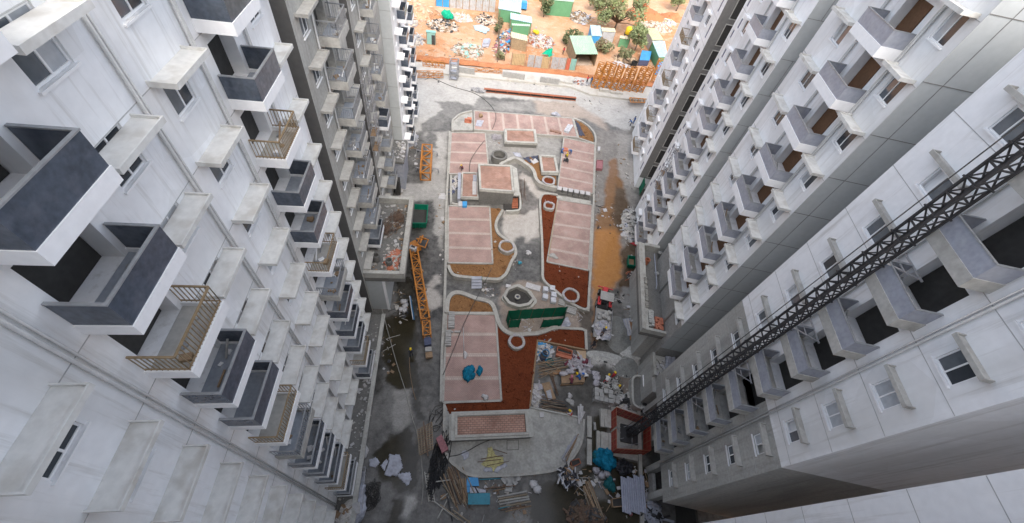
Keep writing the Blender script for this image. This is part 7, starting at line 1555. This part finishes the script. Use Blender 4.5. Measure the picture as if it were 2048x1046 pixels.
hut_from_roof('hut with blue and cream striped roof close to the far right wing', [(1305, 84), (1329, 84), (1334, 114), (1318, 115)], 2.3, .6, 'roof_sky', 'wall_green', over=.15)
bp_ = thing('steel_container', 'bright blue ribbed container lid beside the striped roof hut', 'container', tuple(G(1291, 118)))
q = GP([(1284, 101), (1303, 103), (1299, 121), (1279, 120)], 1.4); MB().prism(q, .05, 1.38).build('box', 'navy_steel', bp_)
for i in range(12): MB().beam(lerp(q[0], q[1], (i + .5) / 12) + Vector((0, 0, .02)), lerp(q[3], q[2], (i + .5) / 12) + Vector((0, 0, .02)), .16, .08).build('lid_rib', 'sheet_blue', bp_)
MB().prism(q, 1.381, 1.39).build('lid', 'sheet_blue', bp_)
MB().prism(GP([(1317, 124), (1328, 124), (1327, 136), (1315, 136)], 1.6), .05, 1.6).build('steel_container', 'sheet_blue', label='small blue cabinet below the striped roof hut', cat='container')
yt = thing('water_tank', 'yellow water tank on a dark stand above the tiny green hut', 'tank', tuple(G(1249, 84)))
g0 = G(1249, 86); MB().tube([(g0.x, g0.y, 2.2), (g0.x, g0.y, 2.35), (g0.x, g0.y, 3.7), (g0.x, g0.y, 4.0)], lambda t_: (.7, .8, .8, .4)[min(3, int(round(t_ * 3)))], 18).build('tank', 'tank_yellow', yt, smooth=True)
for sx in (-.7, .7):
    for sy in (-.7, .7): MB().beam((g0.x + sx, g0.y + sy, 0), (g0.x + sx, g0.y + sy, 2.1), .12).build('leg', 'dark_steel', yt)
MB().box(g0.x - .8, g0.x + .8, g0.y - .8, g0.y + .8, 2.1, 2.19).build('platform', 'dark_steel', yt)
# fences
cf = thing('sheet_fence', 'patched corrugated sheet fence in front of the huts', 'fence', tuple(G(1085, 133)))
for p, q, mt in (((1023, 130), (1048, 131), 'corr_brown'), ((1054, 133), (1066, 134), 'corr_grey'), ((1068, 135), (1081, 136), 'corr_grey'), ((1081.5, 136), (1096, 137), 'corr_brown'), ((1101, 137), (1115, 138), 'corr_grey'), ((1115.5, 138), (1129, 139), 'corr_grey'), ((1130, 139), (1137, 140), 'corr_red'), ((1138, 140), (1149, 141), 'wall_teal')):
    corrugated(G(*p), G(*q), 2.5, .0, .05, .34, mt, cf, 'fence_sheet', lean=.12)
for px, py in ((1022, 130), (1050, 132), (1067, 134.5), (1098, 137), (1129.5, 139), (1150, 141)): g0 = G(px, py); MB().beam(g0, g0 + Vector((0, 0, 2.8)), .12).build('post', 'timber', cf)
bf = thing('sheet_fence', 'tall grey sheet fence along the top edge on the left', 'fence', tuple(G(930, 20)))
for i in range(9):
    p, q = lerp(G(872, 12), G(990, 25), i / 9), lerp(G(872, 12), G(990, 25), (i + .94) / 9); corrugated(p, q, 3.2, 0, .05, .5, 'sheet_blue' if i in (0, 1) else 'corr_grey', bf, 'fence_sheet'); MB().beam(p, p + Vector((0, 0, 3.4)), .16).build('post', 'timber', bf)
pf = thing('pole_fence', 'line of leaning poles between the earth yard and the huts', 'fence', tuple(G(996, 80)))
rp_ = random.Random(3)
for i in range(18):
    g0 = lerp(G(995, 124), G(998, 24), (i / 17) ** 1.0); MB().beam(g0, g0 + Vector((rp_.gauss(0, .12), rp_.gauss(0, .12), 2.2 + rp_.random())), .13).build('pole', 'bark', pf)
MB().tube([G(995, 124) + Vector((0, 0, 1.6)), G(998, 24) + Vector((0, 0, 1.8))], .06, 5).build('rail', 'bark', pf)
# ---------------------------------------------------------------- trees and shrubs
def tree(name, label, base, height, clumps, leafmats, n, size, trunk_r=.18, flowers=None, seed=1, cat='tree', group=None):
    rr = random.Random(seed); t = thing(name, label, cat, (base.x, base.y, 0), 0, group); mb = MB()
    tk = MB(); tk.tube([base, base + Vector((.1, .05, height * .3)), base + Vector((.0, .1, height * .55))], trunk_r, 8, trunk_r * .6)
    for cx, cy, cz, r_ in clumps:
        tip = base + Vector((cx, cy, cz)); st_ = base + Vector((0, .05, height * .28)); md = lerp(st_, tip, .55) + Vector((0, 0, .3)); tk.tube([st_, md, tip], trunk_r * .5, 5, trunk_r * .12)
    tk.build('trunk', 'bark', t, smooth=True)
    tot = sum(c_[3] ** 2 for c_ in clumps); nm = len(leafmats)
    for ci, (cx, cy, cz, r_) in enumerate(clumps):
        c_ = base + Vector((cx, cy, cz)); k = int(n * r_ * r_ / tot)
        for _ in range(k):
            d = Vector((rr.gauss(0, 1), rr.gauss(0, 1), rr.gauss(0, .8))).normalized() * r_ * (rr.random() ** .45); p = c_ + d
            if noise.noise(p * 1.3) < -.12: continue
            a = Vector((rr.gauss(0, 1), rr.gauss(0, 1), rr.gauss(0, .5))).normalized(); b = a.cross(Vector((rr.gauss(0, 1), rr.gauss(0, 1), rr.gauss(0, 1)))).normalized(); s_ = size * (.5 + rr.random())
            m_ = (ci + (0 if rr.random() < .65 else 1)) % nm
            if flowers and d.z > -.1 * r_ and noise.noise(p * .55 + Vector((9, 2, seed))) > .3 and rr.random() < .6: m_ = nm
            mb.cm = m_; mb.add([p - a * s_, p + b * s_ * .45, p + a * s_, p - b * s_ * .45], [(0, 1, 2, 3)])
    mb.build('crown', list(leafmats) + ([flowers] if flowers else []), t); return t
rc = random.Random(12)
def clumps(nc, rx, ry, z0, z1, r0, r1, seed):
    r_ = random.Random(seed); return [(r_.uniform(-rx, rx), r_.uniform(-ry, ry), r_.uniform(z0, z1), r_.uniform(r0, r1)) for _ in range(nc)]
tree('flame_tree', 'spreading tree with orange red blossom behind the blue shed', G(1228, 62), 7.5, clumps(26, 6.2, 4.6, 3.2, 7.6, 1.2, 2.1, 4), ('leaf_mid', 'leaf_light', 'leaf_dry'), 15000, .24, .3, 'flower_red', 3)
tree('leafy_tree', 'bright green bushy tree beside the yellow tank', G(1268, 104), 6.0, clumps(13, 1.7, 1.3, 1.4, 5.8, .8, 1.3, 6), ('leaf_light', 'leaf_mid'), 7500, .2, .2, None, 5)
tree('shrub', 'dusty grey green bush beyond the mint roofed shed', G(1142, 88), 3.4, clumps(9, 1.7, 1.5, .8, 3.2, .8, 1.3, 7), ('leaf_dry', 'leaf_dark', 'leaf_mid'), 4500, .22, .14, None, 7, 'bush')
tree('shrub', 'dry brown bush between the grey shed and the mint roofed shed', G(1213, 104), 3.0, clumps(8, 2.4, 1.4, .6, 2.6, .7, 1.2, 8), ('leaf_dry', 'wall_brown', 'leaf_mid'), 3600, .22, .12, None, 8, 'bush')
tree('shrub', 'low dusty bush in front of the bright green tree', G(1252, 118), 2.8, clumps(8, 2.0, 1.2, .5, 2.3, .7, 1.1, 9), ('leaf_dry', 'leaf_mid'), 3600, .22, .12, None, 9, 'bush')
tree('leafy_tree', 'dark green tree left of the dark green hut', G(1087, 34), 4.5, clumps(8, 1.2, 1.0, 1.2, 4.6, .7, 1.2, 10), ('leaf_dark', 'leaf_mid'), 3600, .22, .16, None, 10)
tree('leafy_tree', 'bright green tree at the top right beyond the red earth mound', G(1352, 22), 5.0, clumps(10, 3.0, 2.0, 2.5, 5.0, 1.0, 1.6, 11), ('leaf_light', 'leaf_mid'), 5200, .24, .2, None, 11)
tree('leafy_tree', 'tree at the top edge left of the flame tree', G(1195, 22), 5.0, clumps(9, 2.2, 1.8, 2.2, 5.0, .9, 1.5, 13), ('leaf_mid', 'leaf_dry'), 4200, .24, .2, 'flower_red', 13)
tree('shrub', 'small green bush at the foot of the pole fence', G(1008, 122), 1.8, clumps(5, 1.6, .8, .4, 1.4, .5, .8, 14), ('leaf_mid', 'leaf_dry'), 1600, .2, .08, None, 14, 'bush')
tree('shrub', 'grey green bush along the upper part of the pole fence', G(992, 62), 2.6, clumps(6, .8, 2.6, .5, 2.2, .6, 1.0, 15), ('leaf_dry', 'leaf_dark'), 2400, .2, .1, None, 15, 'bush')
M('rubble_pale', (0.44, 0.39, 0.34), 0.95, 0.3, 1.2, 8.0)
# ---------------------------------------------------------------- mounds, heaps, tarpaulins
heap('earth_mound', 'tall heap of orange earth and stones at the top left', 'heap', G(842, 30), 5.0, 5.0, 3.2, ['rubble_tan', 'orange_earth'], 420, .4, 41, mound='orange_earth')
heap('earth_mound', 'smooth dark red earth mound at the top right', 'heap', G(1290, 32), 6.5, 4.5, 3.2, ['red_mound_earth'], 60, .3, 42, mound='red_mound_earth')
heap('earth_mound', 'smaller red earth mound right of the big one', 'heap', G(1345, 36), 4.0, 3.0, 1.8, ['red_mound_earth'], 40, .3, 43, mound='red_mound_earth')
heap('rubbish_heap', 'broad tan rubble heap below the red mound', 'heap', G(1312, 54), 4.2, 3.6, .8, ['rubble_tan', 'rubble', 'timber', 'rubble_pale'], 420, .45, 44, mound='rubble_tan')
heap('rubbish_heap', 'white garbage heap beside the tan rubble heap', 'heap', G(1336, 46), 2.4, 2.2, .9, ['sheet_white', 'rubble_pale', 'yellow_cloth', 'plastic_white'], 220, .5, 45, mound='rubble_tan')
heap('rubbish_heap', 'rubble heap under the green tarpaulin at the top left', 'heap', G(886, 52), 3.6, 3.0, .8, ['rubble', 'rubble_pale', 'timber', 'dark_steel'], 300, .5, 46, mound='rubble_tan')
heap('rubbish_heap', 'scattered pale rubble right of the green tarpaulin', 'heap', G(922, 36), 2.8, 2.4, .5, ['rubble', 'rubble_pale', 'timber_pale', 'sheet_white'], 160, .5, 47, mound='rubble_tan')
heap('rubbish_heap', 'rubble heap with green scraps in the middle of the orange yard', 'heap', G(936, 101), 3.4, 3.2, .6, ['rubble', 'rubble_pale', 'timber', 'wall_teal'], 300, .5, 48, mound='rubble_tan')
heap('rubbish_heap', 'grey scrap heap left of the teal cabin', 'heap', G(828, 82), 1.8, 3.0, .6, ['rubble', 'rubble_pale', 'grey_steel'], 170, .5, 49, mound='rubble_tan')
heap('rubbish_heap', 'grey pipe scrap above the teal cabin on the left', 'heap', G(822, 45), 1.8, 2.6, .5, ['grey_steel', 'rubble'], 90, .6, 50, mound='rubble_tan')
heap('rubbish_heap', 'big brown scrap and timber heap beside the cream roofed hut', 'heap', G(1082, 84), 3.0, 3.6, .8, ['timber', 'rubble', 'rubble_pale', 'rust_steel', 'sheet_grey'], 380, .5, 51, mound='rubble_tan')
heap('rubbish_heap', 'coloured scrap along the pole fence beside the huts', 'heap', G(1009, 85), 1.8, 7.0, .6, ['dark_steel', 'rubble', 'pink_steel', 'sheet_blue', 'rust_steel', 'timber'], 330, .5, 52, mound='rubble_tan')
heap('rubbish_heap', 'dark scrap in the corner before the grey sheet fence', 'heap', G(972, 40), 2.6, 3.0, .5, ['dark_steel', 'rubble', 'rubble_tan', 'timber'], 170, .5, 53, mound='rubble_tan')
heap('rubbish_heap', 'firewood and branches beneath the bright green tree', 'heap', G(1254, 122), 2.8, 1.6, .6, ['timber', 'bark', 'timber_pale'], 200, .7, 54, mound='bark')
heap('rubbish_heap', 'timber and sheet scrap beside the dark green hut', 'heap', G(1160, 36), 2.6, 4.0, .6, ['timber', 'sheet_grey', 'rubble', 'bark'], 200, .7, 55, mound='rubble_tan')
crumple_sheet('tarpaulin', 'pale white and blue sheets lying in the orange yard', 'sheet', [(946, 52), (962, 49), (980, 58), (972, 68), (950, 60)], .1, 'roof_sky', .15, 14, 6)
bundle('tarpaulin', 'bright green tarpaulin thrown over the rubble at the top left', 'tarpaulin', G(895, 34, .6), (1.5, 1.2, 1.2), 'tarp_green', 5, 4, .2)
crumple_sheet('tarpaulin', 'green tarpaulin hanging over the sheet fence', 'tarpaulin', [(1084, 108), (1100, 98), (1105, 97), (1104, 112), (1098, 116), (1094, 110)], 1.2, 'tarp_green', .5, 14, 7)
crumple_sheet('tarpaulin', 'silver sheets and pipes on the ground before the firewood', 'sheet', [(1221, 124), (1238, 123), (1264, 132), (1262, 137), (1240, 134)], .1, 'sheet_white', .15, 14, 9)
drum('black drum lying beside the silver sheets', 1266, 134, 'tyre', .7, 1.3)
bundle('bag', 'yellow sheet on the scrap heap beside the cream roofed hut', 'sheet', G(1073, 66, .5), (.9, .8, .5), 'tank_yellow', 3, 5, .2, sub=2)
bx_ = thing('scrap_box', 'grey box shaped scrap car body beside the pole fence', 'scrap', tuple(G(972, 86)))
q = GP([(967, 76), (982, 75), (978, 88), (964, 88)], .9); MB().prism(q, .15, .55).build('lower_body', 'sheet_grey', bx_); cen = sum(q, Vector()) / 4; MB().prism([cen + (p - cen) * .72 for p in q], .551, .95).build('upper_body', 'panel_grey', bx_)
vn = thing('auto_rickshaw', 'small blue vehicle parked beyond the huts at the top', 'vehicle', tuple(G(1047, 18)), R(10))
MB().box(-.75, .75, -1.3, .9, .45, 1.3).build('body', 'sheet_blue', vn, world=False); MB().box(-.7, .7, -1.2, .5, 1.301, 1.95).build('cab', 'sheet_blue', vn, world=False); MB().box(-.6, .6, .5, .53, 1.35, 1.85).build('windscreen', 'glass_dark', vn, world=False); MB().box(-.45, .45, .9, 1.5, .5, 1.0).build('nose', 'sheet_blue', vn, world=False)
for c_ in (Vector((-.65, -.8, .32)), Vector((.65, -.8, .32)), Vector((0, 1.2, .32))): wheel(vn, c_, .32, .16)
scatter('litter', 'scraps strewn over the orange yard', [((850, 60), (960, 110), 22), ((1040, 60), (1100, 110), 16), ((1150, 60), (1300, 110), 20), ((830, 110), (990, 130), 8)], ['rubble', 'rubble_tan', 'timber', 'rubble_pale', 'rubble_tan'], 420, .35, 61)
scatter('litter', 'scraps strewn over the pale far end of the yard', [((830, 165), (960, 180), 5), ((1150, 195), (1280, 225), 10), ((1000, 160), (1100, 172), 3)], ['rubble', 'timber', 'grey_steel', 'dark_steel'], 70, .3, 62)
